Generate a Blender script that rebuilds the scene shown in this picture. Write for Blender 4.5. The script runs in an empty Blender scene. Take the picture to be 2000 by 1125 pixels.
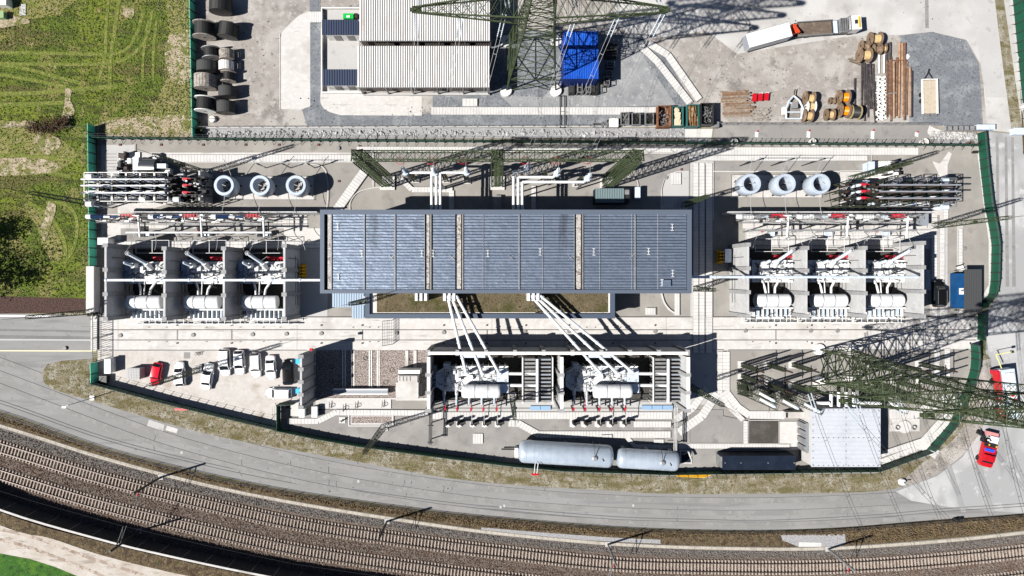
import bpy, math, random
import numpy as np
from mathutils import Vector, Matrix
from mathutils.geometry import tessellate_polygon
random.seed(7)
rng = np.random.default_rng(7)
sc = bpy.context.scene
col = sc.collection
R = math.radians
# survey of the site: picture measurements -> metres (S px per metre on the ground, H flying height)
S, H, NX, NY = 11.02, 121.0, 970.0, 540.0
# ---------------------------------------------------------------- camera
cd = bpy.data.cameras.new('camera'); cam = bpy.data.objects.new('camera', cd); col.objects.link(cam)
cam.location = (0, 0, H); cam.rotation_euler = (0, 0, 0)
cd.sensor_width = 36; cd.lens = 24
cd.shift_x = 30 / 2000; cd.shift_y = -22.5 / 2000
cd.clip_start = 1; cd.clip_end = 3000
sc.camera = cam
sc.cycles.diffuse_bounces = 1; sc.cycles.glossy_bounces = 2
# ---------------------------------------------------------------- light
SUN_EL, SUN_AZ = 48.0, 17.2
w = bpy.data.worlds.new('World'); sc.world = w; w.use_nodes = True
nt = w.node_tree; nt.nodes.clear()
sky = nt.nodes.new('ShaderNodeTexSky'); sky.sky_type = 'NISHITA'; sky.sun_disc = False
sky.sun_elevation = R(SUN_EL); sky.sun_rotation = R(270 - SUN_AZ); sky.air_density = .55; sky.dust_density = .2
bg = nt.nodes.new('ShaderNodeBackground'); bg.inputs[1].default_value = 0.05
out = nt.nodes.new('ShaderNodeOutputWorld')
nt.links.new(sky.outputs[0], bg.inputs[0]); nt.links.new(bg.outputs[0], out.inputs[0])
sd = bpy.data.lights.new('sun', 'SUN'); sd.energy = 5.0; sd.angle = R(0.5); sd.color = (1, 0.965, 0.91)
sun = bpy.data.objects.new('sun', sd); col.objects.link(sun); sun.location = (-60, -20, 90)
sdir = Vector((-math.cos(R(SUN_AZ)) * math.cos(R(SUN_EL)), -math.sin(R(SUN_AZ)) * math.cos(R(SUN_EL)), math.sin(R(SUN_EL))))
sun.rotation_euler = sdir.to_track_quat('Z', 'Y').to_euler()
vs = sc.view_settings; sc.display_settings.display_device = 'sRGB'
vs.view_transform = 'Standard'; vs.look = 'None'; vs.exposure = 0.84; vs.gamma = 1; vs.use_curve_mapping = False

# ---------------------------------------------------------------- helpers
def P(px, py, z=0.0):
    k = (1 - z / H) / S
    return Vector(((px - NX) * k, (NY - py) * k, z))
_m = {}
def mat(key, c, rough=.8, metal=0.0, layers=(), bump=None, spec=.3):
    """layers: (colour, noise scale per m, lo, hi[, stretch xyz]); bump: (scale, distance)"""
    if key in _m: return _m[key]
    m = bpy.data.materials.new(key); m.use_nodes = True; n = m.node_tree; b = n.nodes['Principled BSDF']
    b.inputs['Roughness'].default_value = rough; b.inputs['Metallic'].default_value = metal
    b.inputs['Specular IOR Level'].default_value = spec
    tc = n.nodes.new('ShaderNodeNewGeometry'); prev = None
    def noise(scale, stretch=None, det=3):
        t = n.nodes.new('ShaderNodeTexNoise'); t.inputs['Scale'].default_value = scale; t.inputs['Detail'].default_value = det
        t.inputs['Roughness'].default_value = .6
        if stretch:
            mp = n.nodes.new('ShaderNodeMapping'); mp.inputs['Scale'].default_value = stretch[:3]
            if len(stretch) > 3: mp.inputs['Rotation'].default_value = (0, 0, R(stretch[3]))
            n.links.new(tc.outputs['Position'], mp.inputs[0]); n.links.new(mp.outputs[0], t.inputs['Vector'])
        else: n.links.new(tc.outputs['Position'], t.inputs['Vector'])
        return t
    b.inputs['Base Color'].default_value = (*c, 1)
    for L in layers:
        t = noise(L[1], L[4] if len(L) > 4 else None, L[5] if len(L) > 5 else 3)
        r = n.nodes.new('ShaderNodeMapRange'); r.inputs['From Min'].default_value = L[2]; r.inputs['From Max'].default_value = L[3]
        n.links.new(t.outputs['Fac'], r.inputs['Value'])
        mx = n.nodes.new('ShaderNodeMix'); mx.data_type = 'RGBA'
        n.links.new(r.outputs[0], mx.inputs['Factor'])
        if prev is None: mx.inputs['A'].default_value = (*c, 1)
        else: n.links.new(prev, mx.inputs['A'])
        mx.inputs['B'].default_value = (*L[0], 1)
        prev = mx.outputs['Result']
    if prev is not None: n.links.new(prev, b.inputs['Base Color'])
    if bump:
        t = noise(bump[0], bump[2] if len(bump) > 2 else None)
        bp = n.nodes.new('ShaderNodeBump'); bp.inputs['Distance'].default_value = bump[1]; bp.inputs['Strength'].default_value = 1
        n.links.new(t.outputs['Fac'], bp.inputs['Height']); n.links.new(bp.outputs[0], b.inputs['Normal'])
    _m[key] = m
    return m
def gray(v, t=0.0): return (v * (1 + t), v, v * (1 - t))

class MB:
    def __init__(s): s.v = []; s.f = []
    def add(s, v, f):
        o = len(s.v); s.v += [tuple(p) for p in v]; s.f += [tuple(i + o for i in q) for q in f]
    def box(s, x0, x1, y0, y1, z0, z1):
        s.add([(x0, y0, z0), (x1, y0, z0), (x1, y1, z0), (x0, y1, z0), (x0, y0, z1), (x1, y0, z1), (x1, y1, z1), (x0, y1, z1)],
              [(0, 3, 2, 1), (4, 5, 6, 7), (0, 1, 5, 4), (1, 2, 6, 5), (2, 3, 7, 6), (3, 0, 4, 7)])
        return s
    def cbox(s, x, y, z, lx, ly, lz, a=0):
        """box centred x,y with bottom z"""
        c, n = math.cos(a), math.sin(a); V = []
        for dz in (0, lz):
            for dx, dy in ((-1, -1), (1, -1), (1, 1), (-1, 1)):
                X, Y = dx * lx / 2, dy * ly / 2
                V.append((x + X * c - Y * n, y + X * n + Y * c, z + dz))
        s.add(V, [(0, 3, 2, 1), (4, 5, 6, 7), (0, 1, 5, 4), (1, 2, 6, 5), (2, 3, 7, 6), (3, 0, 4, 7)]); return s
    def pbox(s, x0, y0, x1, y1, z0, z1, zr=None):
        """box whose plan is measured at height zr (default its top)"""
        zr = z1 if zr is None else zr
        a = P(x0, y1, zr); b = P(x1, y0, zr); return s.box(a.x, b.x, a.y, b.y, z0, z1)
    def bar(s, a, b, r, n=4, r2=None, cap=True):
        a = Vector(a); b = Vector(b); d = b - a
        if d.length < 1e-6: return s
        q = d.to_track_quat('Z', 'Y'); r2 = r if r2 is None else r2; V = []
        for p, rr in ((a, r), (b, r2)):
            for i in range(n):
                t = 2 * math.pi * (i + .5) / n
                V.append(p + q @ Vector((rr * math.cos(t), rr * math.sin(t), 0)))
        F = [(i, (i + 1) % n, n + (i + 1) % n, n + i) for i in range(n)]
        if cap: F += [tuple(range(n - 1, -1, -1)), tuple(range(n, 2 * n))]
        s.add(V, F); return s
    def tube(s, pts, r, n=6):
        for a, b in zip(pts, pts[1:]): s.bar(a, b, r, n)
        return s
    def prism(s, pts, z0, z1):
        """extruded 2d outline"""
        A = sum(pts[i - 1][0] * pts[i][1] - pts[i][0] * pts[i - 1][1] for i in range(len(pts)))
        if A < 0: pts = pts[::-1]
        n = len(pts)
        s.add([(p[0], p[1], z0) for p in pts] + [(p[0], p[1], z1) for p in pts],
              [tuple(range(n - 1, -1, -1)), tuple(range(n, 2 * n))] + [(i, (i + 1) % n, n + (i + 1) % n, n + i) for i in range(n)])
        return s
    def sheet(s, pts, z):
        t = tessellate_polygon([[Vector((p[0], p[1], 0)) for p in pts]])
        F = []
        for a, b, c in t:
            cr = (pts[b][0] - pts[a][0]) * (pts[c][1] - pts[a][1]) - (pts[b][1] - pts[a][1]) * (pts[c][0] - pts[a][0])
            F.append((a, b, c) if cr > 0 else (a, c, b))
        s.add([(p[0], p[1], z) for p in pts], F); return s
    def revolve(s, prof, n=24, c=(0, 0, 0), axis='Z'):
        V = []; m = len(prof)
        for i in range(n):
            t = 2 * math.pi * i / n
            for r, h in prof:
                x, y, z = r * math.cos(t), r * math.sin(t), h
                if axis == 'X': x, y, z = z, x, y
                V.append((x + c[0], y + c[1], z + c[2]))
        F = []
        for i in range(n):
            j = (i + 1) % n
            for k in range(m - 1): F.append((i * m + k, j * m + k, j * m + k + 1, i * m + k + 1))
        s.add(V, F); return s
    def lattice(s, a, b, wa, wb, n, rc, rb, up=Vector((0, 1, 0)), xb=False, both=True, ha=None, hb=None):
        """square lattice beam a->b; half widths; n bays; chord / brace radius"""
        a = Vector(a); b = Vector(b); d = (b - a).normalized()
        u = d.cross(up).normalized(); v = u.cross(d).normalized()
        ha = wa if ha is None else ha; hb = wb if hb is None else hb
        def ring(t):
            p = a.lerp(b, t); ww = wa + (wb - wa) * t; hh = ha + (hb - ha) * t
            return [p + u * ww * i + v * hh * j for i, j in ((-1, -1), (1, -1), (1, 1), (-1, 1))]
        r0 = ring(0); r1 = ring(1)
        if rc:
            for i in range(4): s.bar(r0[i], r1[i], rc, 4)
        prev = r0
        for k in range(1, n + 1):
            cur = ring(k / n)
            for i in range(4):
                j = (i + 1) % 4
                if (k + i) % 2 or xb: s.bar(prev[i], cur[j], rb, 3, cap=False)
                if not (k + i) % 2 or xb: s.bar(prev[j], cur[i], rb, 3, cap=False)
                if both: s.bar(cur[i], cur[j], rb, 3, cap=False)
            prev = cur
        return s
    def rock(s, x, y, z, r):
        V = [(x + r * random.uniform(.7, 1.2), y + random.uniform(-.2, .2) * r, z + r * .2), (x - r * random.uniform(.7, 1.2), y, z + .2 * r), (x, y + r * random.uniform(.6, 1.1), z + .1 * r),
             (x, y - r * random.uniform(.6, 1.1), z + .1 * r), (x + random.uniform(-.3, .3) * r, y + random.uniform(-.3, .3) * r, z + r * random.uniform(.6, 1)), (x, y, z - r * .4)]
        s.add(V, [(0, 2, 4), (2, 1, 4), (1, 3, 4), (3, 0, 4), (2, 0, 5), (1, 2, 5), (3, 1, 5), (0, 3, 5)])
    def build(s, name, m, parent=None, smooth=False, label=None, cat=None, group=None, kind=None, origin=None):
        xs = [p[0] for p in s.v]; ys = [p[1] for p in s.v]; zs = [p[2] for p in s.v]
        pl = Vector((0, 0, 0))
        if parent is not None:
            q = parent
            while q: pl = pl + q.location; q = q.parent
        if origin is None:
            o = Vector(((min(xs) + max(xs)) / 2, (min(ys) + max(ys)) / 2, min(zs)))
        else: o = Vector(origin)
        me = bpy.data.meshes.new(name); me.from_pydata([(p[0] - o.x, p[1] - o.y, p[2] - o.z) for p in s.v], [], s.f)
        me.materials.append(m)
        if smooth:
            me.polygons.foreach_set('use_smooth', [True] * len(me.polygons)); me.set_sharp_from_angle(angle=R(40))
        ob = bpy.data.objects.new(name, me); col.objects.link(ob)
        if parent is not None: ob.parent = parent
        ob.location = o - pl
        tag(ob, label, cat, group, kind); return ob
def tag(o, label=None, cat=None, group=None, kind=None):
    if label: o['label'] = label
    if cat: o['category'] = cat
    if group: o['group'] = group
    if kind: o['kind'] = kind
    return o
def thing(name, label, cat, loc=(0, 0, 0), group=None):
    o = bpy.data.objects.new(name, None); col.objects.link(o); o.location = loc; o.empty_display_size = .3
    return tag(o, label, cat, group)
def kids(o):
    return [c for c in o.children]
def dup(root, loc=None, rz=None, label=None, group=None, parent=None):
    r = root.copy(); col.objects.link(r)
    if parent is not None: r.parent = parent
    if loc is not None: r.location = loc
    if rz is not None: r.rotation_euler = (0, 0, rz)
    if label: r['label'] = label
    if group: r['group'] = group
    for c in kids(root): dup(c, parent=r)
    return r
def inst(me, name, loc, parent=None, rz=0, scale=None, m=None, **k):
    o = bpy.data.objects.new(name, me); col.objects.link(o); o.location = loc; o.rotation_euler = (0, 0, rz)
    if scale: o.scale = scale
    if parent is not None: o.parent = parent
    return tag(o, **k)
def mesh_of(mb, name, m):
    me = bpy.data.meshes.new(name); me.from_pydata(mb.v, [], mb.f); me.materials.append(m); return me
def cr(pts, n=8):
    """smooth curve through points"""
    out = []; Q = [pts[0]] + list(pts) + [pts[-1]]
    for i in range(1, len(Q) - 2):
        p0, p1, p2, p3 = Q[i - 1:i + 3]
        for k in range(n):
            t = k / n
            out.append(tuple(.5 * (2 * p1[j] + (p2[j] - p0[j]) * t + (2 * p0[j] - 5 * p1[j] + 4 * p2[j] - p3[j]) * t * t + (3 * p1[j] - p0[j] - 3 * p2[j] + p3[j]) * t ** 3) for j in range(2)))
    out.append(tuple(pts[-1])); return out
def W2(pts): return [tuple(P(*p)[:2]) for p in pts]
_z = [0.0]; _st = [.004]
def ground(name, pts, m, world=False, z=None):
    _z[0] += _st[0]; zz = _z[0] if z is None else z
    return MB().sheet(pts if world else W2(pts), zz).build(name, m, kind='structure')
def rect(x0, y0, x1, y1): return [(x0, y0), (x1, y0), (x1, y1), (x0, y1)]
def resample(pts, step):
    """points of a world polyline every step metres, with heading"""
    out = []; acc = 0
    for a, b in zip(pts, pts[1:]):
        a = Vector(a); b = Vector(b); L = (b - a).length
        if L < 1e-9: continue
        d = (b - a) / L
        while acc <= L:
            out.append((a + d * acc, math.atan2(d.y, d.x))); acc += step
        acc -= L
    return out
def offset(pts, d):
    out = []
    for i, p in enumerate(pts):
        a = Vector(pts[max(i - 1, 0)]); b = Vector(pts[min(i + 1, len(pts) - 1)]); t = (b - a).normalized()
        out.append((p[0] - t.y * d, p[1] + t.x * d))
    return out

# ---------------------------------------------------------------- materials
C_conc = mat('pale_concrete', gray(.42, .035), .85, 0, [(gray(.39, .045), .25, .45, .75), (gray(.48, .02), 1.2, .5, .7), (gray(.31, .06), .16, .56, .7), (gray(.28, .06), .7, .6, .72, (.3, 2, 1)), (gray(.36, .02), 5, .58, .72)])
C_park = mat('parking_concrete', gray(.385, .06), .85, 0, [(gray(.33, .07), .3, .45, .7), (gray(.42, .05), 1.5, .5, .7), ((.27, .23, .19), .25, .58, .72), (gray(.27, .04), 9, .55, .75)])
A_comp = mat('compound_asphalt', gray(.2, .05), .9, 0, [(gray(.25, .05), .22, .45, .7), (gray(.155, .04), .5, .55, .72), (gray(.17, .02), 14, .5, .7)])
A_tan = mat('warm_asphalt', (.215, .203, .187), .9, 0, [((.265, .25, .23), .2, .45, .66), ((.155, .148, .138), .45, .58, .75), (gray(.18, .05), 14, .55, .75)])
A_road = mat('road_asphalt', gray(.185, .02), .9, 0, [(gray(.215, .015), .12, .44, .6, (.35, 2.2, 1, 12)), (gray(.15, .01), .3, .54, .68, (.2, 3, 1, 10)), (gray(.145, .02), .9, .62, .72), (gray(.24, .02), 1.6, .62, .72), (gray(.18, 0), 16, .5, .72)])
A_roadL = mat('bleached_asphalt', gray(.27, -.01), .9, 0, [(gray(.38, -.005), .07, .47, .58), (gray(.2, 0), .22, .54, .68, (1, .35, 1)), (gray(.4, 0), .5, .58, .68), (gray(.24, 0), 16, .5, .72)])
A_dark = mat('dark_asphalt', gray(.14, .01), .9, 0, [(gray(.17, .01), .4, .4, .7), (gray(.1, 0), 12, .5, .7)])
D_brown = mat('dark_bitumen_patch', gray(.045, .12), .85, 0, [(gray(.075, .1), .5, .45, .7), (gray(.03, .05), 6, .5, .7)])
L_conc = mat('weathered_concrete', gray(.35, .02), .88, 0, [(gray(.38, .01), .3, .45, .7), (gray(.25, .02), .6, .58, .76), (gray(.26, .02), 10, .55, .75)])
Y_yard = mat('dusty_yard', (.25, .228, .208), .95, 0, [((.36, .34, .32), .12, .48, .6), ((.16, .148, .138), .22, .54, .66), ((.35, .33, .31), .7, .54, .64), ((.13, .115, .105), 1.1, .6, .7), ((.3, .28, .26), 3, .55, .65), (gray(.2, .04), 9, .5, .7)], (12, .05))
Y_pale = mat('pale_yard', (.35, .34, .33), .95, 0, [((.43, .42, .41), .1, .45, .6), ((.27, .255, .24), .35, .56, .72), (gray(.27, .02), 9, .52, .72)])
G_blue = mat('blue_grey_gravel', (.135, .145, .16), .95, 0, [((.23, .24, .25), .35, .48, .72), ((.08, .085, .095), 2.2, .52, .7), ((.33, .34, .35), 5, .6, .75)], (9, .08))
G_dark = mat('pit_gravel', (.26, .215, .195), .95, 0, [((.11, .09, .08), 4, .45, .56), ((.42, .38, .36), 5, .53, .62)], (9, .12))
G_black = mat('oily_pit_gravel', (.065, .06, .055), .9, 0, [((.03, .028, .026), 4, .42, .62), ((.12, .115, .11), 7, .6, .72)], (9, .1))
G_light = mat('light_gravel', (.3, .295, .3), .95, 0, [((.2, .2, .21), 4, .42, .62), ((.45, .45, .45), 6, .58, .72)], (9, .1))
B_ballast = mat('rail_ballast', (.125, .092, .073), .95, 0, [((.085, .07, .06), 5, .42, .6), ((.2, .175, .155), 3, .54, .64), ((.095, .07, .055), .5, .48, .66)], (8, .15))
B_grey = mat('grey_ballast', (.135, .12, .11), .95, 0, [((.06, .058, .058), 5, .42, .6), ((.27, .265, .26), 7, .56, .7)], (8, .15))
F_grass = mat('field_grass', (.085, .125, .012), .95, 0, [((.15, .18, .018), .12, .46, .62), ((.05, .06, .012), .5, .5, .62, (.35, 1.6, 1)), ((.1, .085, .03), .11, .53, .64, (.45, 1.8, 1)), ((.2, .18, .06), .22, .55, .66), ((.3, .25, .13), .5, .62, .74), ((.03, .045, .008), 2.2, .5, .6), ((.2, .22, .06), 4, .58, .66)], (5, .35))
F_grassR = mat('field_grass_sunburnt', (.2, .185, .06), .95, 0, [((.11, .14, .02), .3, .47, .6), ((.28, .23, .13), .6, .52, .7), ((.05, .06, .015), 2.2, .54, .64), ((.35, .3, .2), 3.5, .6, .68)], (5, .3))
F_bare = mat('bare_soil_in_grass', (.33, .27, .19), .95, 0, [((.14, .14, .04), .5, .46, .56), ((.4, .34, .26), 1.2, .54, .64), ((.09, .1, .025), 2.5, .56, .64)], (5, .25))
F_track = mat('pressed_pale_grass', (.13, .155, .025), .95, 0, [((.085, .12, .015), 1.2, .46, .56), ((.22, .2, .07), 2.2, .52, .6), ((.06, .08, .015), 4, .58, .66)], (5, .25))
F_green = mat('bright_meadow', (.03, .1, .012), .95, 0, [((.06, .15, .015), .4, .45, .6), ((.015, .05, .008), 1.5, .5, .64), ((.1, .16, .03), 3, .56, .66)], (6, .2))
F_verge = mat('dry_verge', (.2, .175, .12), .95, 0, [((.3, .28, .23), .5, .48, .6), ((.12, .105, .045), .35, .5, .62, (.5, 1.8, 1, 8)), ((.11, .09, .035), 1.1, .54, .64), ((.1, .085, .05), 4, .52, .66)], (6, .2))
F_weed = mat('brown_weeds', (.11, .08, .045), .95, 0, [((.055, .038, .022), 1.0, .45, .6), ((.17, .13, .075), 1.8, .52, .68), ((.05, .055, .018), .7, .58, .7), ((.03, .022, .015), 4, .52, .66)], (6, .25))
F_mulch = mat('bark_mulch', (.075, .042, .035), .95, 0, [((.035, .02, .016), 4, .45, .6), ((.12, .075, .06), 6, .55, .7)], (8, .2))
F_dirt = mat('dirt_track', (.36, .32, .28), .95, 0, [((.43, .4, .365), .3, .4, .65), ((.24, .2, .17), .9, .55, .7, (.3, 1.6, 1, -16)), ((.25, .22, .19), 8, .55, .72)], (9, .05))
tuft = mat('dry_stalks', (.17, .145, .09), .9, 0, [((.095, .085, .04), .35, .5, .62), ((.27, .235, .16), 2.5, .5, .65)])
tuftg = mat('green_blades', (.07, .105, .015), .9, 0, [((.14, .16, .03), .3, .45, .6), ((.24, .2, .08), .5, .56, .66)])
tuftb = mat('withered_stalks', (.13, .09, .05), .9, 0, [((.05, .035, .02), 1.5, .45, .6), ((.2, .16, .09), 2.5, .52, .68)])
slabm = mat('slab_concrete', gray(.47, .025), .85, 0, [(gray(.4, .02), .6, .45, .7), (gray(.36, .03), 7, .55, .75)])
gapm = mat('joint_dirt', gray(.2, .03), .95)
linedark = mat('rail_slot', gray(.07, .1), .8)
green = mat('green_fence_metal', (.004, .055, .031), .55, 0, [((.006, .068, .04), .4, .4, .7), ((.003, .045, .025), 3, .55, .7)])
greenw = mat('lit_green_fence_metal', (.1, .55, .38), .55, 0, [((.12, .62, .44), .4, .4, .7), ((.08, .46, .31), 3, .55, .7)])  # same fence metal, lightened so its shaded inner face looks lit
black = mat('black_steel', gray(.02), .5)
dsteel = mat('dark_steel', gray(.035), .5, .3)
lat = mat('olive_paint', (.036, .05, .02), .6, 0, [((.028, .04, .016), .8, .45, .65)])
latd = mat('dark_olive_paint', (.03, .038, .022), .55, .1)
galv = mat('galvanised_steel', gray(.42), .4, .55, [(gray(.3), 2, .45, .7)])
zinc = mat('weathered_zinc', gray(.2), .55, .4, [(gray(.28), 1.5, .45, .7)])
white = mat('white_paint', gray(.62, -.01), .4, 0, [(gray(.5, -.02), 1.6, .48, .7)], spec=.3)
offw = mat('off_white_paint', (.66, .65, .62), .5, 0, [((.52, .5, .47), .8, .5, .75)])
ltgrey = mat('light_grey_paint', (.52, .6, .7), .4, .1, [((.42, .47, .54), 1.2, .45, .7)])
fgrey = mat('fan_grey', (.22, .24, .27), .5, .1)
red = mat('red_paint', (.42, .015, .03), .4)
redb = mat('bright_red_paint', (.42, .008, .015), .3, 0, [((.3, .01, .015), 1.5, .5, .7)], spec=.4)
yel = mat('yellow_paint', (.65, .33, .01), .5)
blue = mat('blue_sheet', (.006, .075, .42), .5, 0, [((.004, .05, .32), .5, .46, .62), ((.03, .1, .4), 2, .56, .7)])
bluec = mat('blue_tarpaulin', (.004, .05, .15), .6, 0, [((.003, .035, .11), 1.2, .5, .7)])
navy = mat('navy_sheet', (.008, .013, .024), .6, 0, [((.012, .018, .031), .6, .45, .7)], spec=.1)
insul = mat('brown_porcelain', (.035, .022, .018), .4)
insulb = mat('blue_grey_porcelain', (.1, .16, .3), .3)
insulw = mat('grey_silicone', (.45, .5, .55), .4)
rubber = mat('rubber', gray(.015), .7)
glass = mat('car_glass', (.01, .014, .02), .05, 0, spec=.8)
wallc = mat('firewall_concrete', gray(.4, .0), .85, 0, [(gray(.33, .01), .4, .45, .7), (gray(.45, 0), 1.5, .5, .7), (gray(.24), 5, .6, .8)])
capc = mat('precast_column', gray(.26), .85, 0, [(gray(.2), 1.5, .45, .7)])
clad = mat('grey_cladding', (.22, .25, .3), .5, .2)
wood = mat('rough_wood', (.12, .092, .072), .9, 0, [((.085, .066, .05), 3, .45, .65), ((.17, .135, .105), 1, .55, .7)])
woodg = mat('weathered_wood', (.3, .27, .24), .9, 0, [((.14, .12, .1), 4, .45, .6), ((.42, .4, .36), 2, .55, .7)])
woody = mat('drum_core', (.5, .36, .18), .8, 0, [((.38, .26, .12), 3, .45, .7)])
wire = mat('bright_wire', gray(.4), .5, .2)
wired = mat('dark_wire', gray(.06), .5, .3)
rust = mat('rusty_steel', (.16, .065, .03), .8, 0, [((.28, .13, .06), 2, .45, .65), ((.06, .035, .025), 3, .55, .7)])
# ================================================================ GROUND
g0 = P(-1500, 2200); g1 = P(3400, -1200)
MB().sheet([(g0.x, g0.y), (g1.x, g0.y), (g1.x, g1.y), (g0.x, g1.y)], 0).build('ground', mat('open_ground', (.2, .18, .13), .95, 0, [((.12, .13, .05), .05, .45, .6), ((.27, .24, .19), .5, .52, .7)]), kind='structure')
ground('field', [(-700, -600), (372, -600), (372, 0), (381, 272), (190, 268), (180, 520), (168, 586), (-700, 578)], F_grass)
ground('field_margin', [(300, -200), (372, -200), (372, 0), (381, 272), (150, 268), (200, 235), (300, 215), (325, 150), (330, 60)], F_grassR)
ground('field_corner', [(-200, -200), (200, -200), (150, 0), (110, 30), (40, 40), (-200, 70)], F_grassR)
ground('field_bare_strip', cr([(-60, 238), (40, 244), (100, 262), (150, 300), (120, 330), (60, 342), (-60, 345)], 4), F_grassR)
ground('field_wheel_track', cr([(60, 395), (95, 430), (118, 470), (122, 500), (105, 512), (90, 495), (80, 470), (70, 440), (45, 400)], 4), F_grassR)
ground('bark_mulch_bed', [(-300, 570), (167, 583), (167, 611), (-300, 616)], F_mulch)
TR = []
# tractor tracks across the field (bent pale grass)
for i, (pts, ww) in enumerate([([(-50, 102), (100, 104), (190, 106), (240, 100), (265, 70), (280, 20)], .28), ([(-50, 123), (100, 126), (200, 124), (250, 112), (285, 75), (297, 20)], .28),
        ([(-50, 120), (40, 132), (100, 148), (160, 163)], .3), ([(-50, 138), (30, 150), (90, 162), (130, 170)], .3), ([(-50, 184), (60, 182), (120, 178), (230, 168)], .35), ([(-50, 205), (70, 203), (125, 200)], .35),
        ([(190, 160), (205, 110), (208, 40), (214, -20)], .3), ([(214, 180), (216, 120), (224, 60), (235, -20)], .35), ([(279, 160), (280, 110), (290, 40)], .25), ([(299, 158), (300, 100), (306, 40)], .25),
        ([(55, 395), (100, 425), (125, 470), (128, 500)], .35), ([(90, 395), (130, 400), (150, 430), (146, 480), (125, 515)], .3), ([(-40, 300), (60, 306), (150, 312)], .3), ([(-40, 322), (50, 330), (140, 345)], .35)]):
    c = W2(cr(pts, 6)); TR.append([np.array(c), ww]); ground('wheel_track', offset(c, ww) + offset(c, -ww)[::-1], F_track, world=True)
for pts in ([(128, 172), (140, 176), (138, 195), (146, 215), (140, 232), (122, 234), (126, 205)], [(-40, 312), (60, 308), (110, 318), (118, 334), (60, 340), (-40, 342)], [(70, 262), (112, 268), (118, 285), (95, 302), (66, 290)], [(330, 70), (372, 60), (374, 150), (340, 160), (322, 110)],
            [(240, 12), (262, 18), (258, 36), (242, 30)], [(-40, 26), (30, 30), (60, 44), (20, 52), (-40, 60)], [(205, 236), (372, 225), (378, 268), (196, 262)], [(95, 395), (110, 402), (104, 430), (88, 470), (80, 440)], [(-40, 240), (60, 236), (60, 246), (-40, 250)]):
    ground('bare_patch', cr(pts + [pts[0]], 4), F_bare)
_z[0] = .004
# big curved road south of the compound
SE_ = cr([(-330, 700), (-150, 760), (0, 803), (200, 873), (400, 924), (600, 963), (850, 998), (1000, 1013), (1200, 1029), (1350, 1034), (1500, 1036), (1700, 1026), (1850, 1013), (2000, 1003), (2200, 985)], 6)
NE_ = [(-330, 600), (0, 612), (190, 617), (182, 705)] + cr([(120, 705), (92, 714), (84, 735), (95, 755), (135, 770), (180, 783), (287, 815), (400, 846), (533, 873), (600, 884), (690, 900), (840, 928), (940, 941), (1050, 950), (1160, 956), (1300, 964), (1500, 964), (1700, 960), (1775, 946), (1830, 925), (1880, 888), (1905, 850), (1922, 790), (1934, 700)], 5)
ground('road', SE_[:] + [(2200, 250), (1985, 262), (1928, 256), (1932, 400), (1948, 470), (1948, 580), (1925, 610), (1925, 690), (1934, 700)] + NE_[::-1], A_road)
ground('road_bleached_part', [(1750, 960), (1830, 930), (1880, 893), (1905, 855), (1925, 790), (1936, 700), (1926, 690), (1926, 612), (1950, 580), (1950, 470), (1934, 400), (1930, 257), (1985, 263), (2200, 250), (2200, 985), (2000, 1003), (1850, 990), (1780, 978)], A_roadL)
for x in (1945, 1962, 1975): ground('tyre_wear', [(x, 268), (x + 5, 268), (x + 9, 560), (x + 2, 560)], A_road)
ground('road_patch', [(206 + 86, 817), (322, 828), (317, 850), (284, 840)], L_conc)
ground('road_patch', [(327, 830), (350, 832), (345, 846), (323, 840)], C_conc)
ground('road_strip', [(-100, 653), (182, 658), (182, 663), (-100, 658)], A_dark)
ground('road_strip', [(-100, 641), (182, 646), (182, 649), (-100, 645)], A_dark)
ground('road_marking', [(-330, 683), (188, 684.5), (188, 686.6), (-330, 685)], mat('worn_yellow_line', (.6, .56, .38), .8))
ground('road_marking', [(-100, 614), (100, 616), (100, 619), (-100, 617.5)], mat('white_kerb_line', gray(.62), .8))
ground('road_marking', [(-100, 663), (182, 663.5), (182, 664.6), (-100, 664)], mat('white_kerb_line', gray(.62), .8))
def smear(pts, m): ground('dust_patch', cr(pts + [pts[0]], 4), m)
for x, a in ((1845, 20), (1905, 16)): ground('tar_strip', [(x, 900), (x + 10, 900), (x + 10 + a * 1.6, 1000), (x + a * 1.6, 1000)], mat('tar_wear', gray(.235, -.01), .9))
# cracks, joints and wear of the road
_st[0] = .001
def crack(pts, wd=.06, m=None):
    c = W2(pts); ground('road_crack', offset(c, wd / 2) + offset(c, -wd / 2)[::-1], m or A_dark, world=True)
rk = random.Random(5)
for x, y0, y1 in ((640, 905, 962), (655, 925, 958), (790, 925, 955), (792, 950, 990), (805, 920, 945), (865, 938, 962), (880, 940, 960), (1066, 948, 962), (1100, 1000, 1020), (1323, 990, 1030), (1655, 975, 1010), (570, 900, 925), (300, 850, 880), (470, 890, 930)):
    pts = [(x + rk.uniform(-3, 3), y0 + (y1 - y0) * k / 5) for k in range(6)]; crack(pts)
for off in (1.0, 1.5): c = offset(W2(SE_[6:]), off + .3); ground('road_seam', offset(c, .05) + offset(c, -.05)[::-1], A_dark, world=True)
c = W2(cr([(-60, 700), (100, 760), (330, 845), (600, 915), (900, 965), (1200, 990), (1500, 995), (1750, 985)], 6))
for off, w_ in ((1.6, .5), (-.6, .5), (-2.6, .4)): q = offset(c, off); ground('tyre_wear', offset(q, w_) + offset(q, -w_)[::-1], mat('tyre_polish', gray(.172, .02), .85, 0, [(gray(.2, .02), .25, .46, .6), (gray(.215, .02), 1.2, .55, .65)]), world=True)
for x, y in ((355, 884), (700, 940), (978, 990), (985, 988), (1237, 987), (420, 690)): p_ = P(x, y); ground('paint_spot', [(p_.x + .25 * math.cos(k), p_.y + .3 * math.sin(k)) for k in range(6)], L_conc, world=True)
_st[0] = .004
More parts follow.
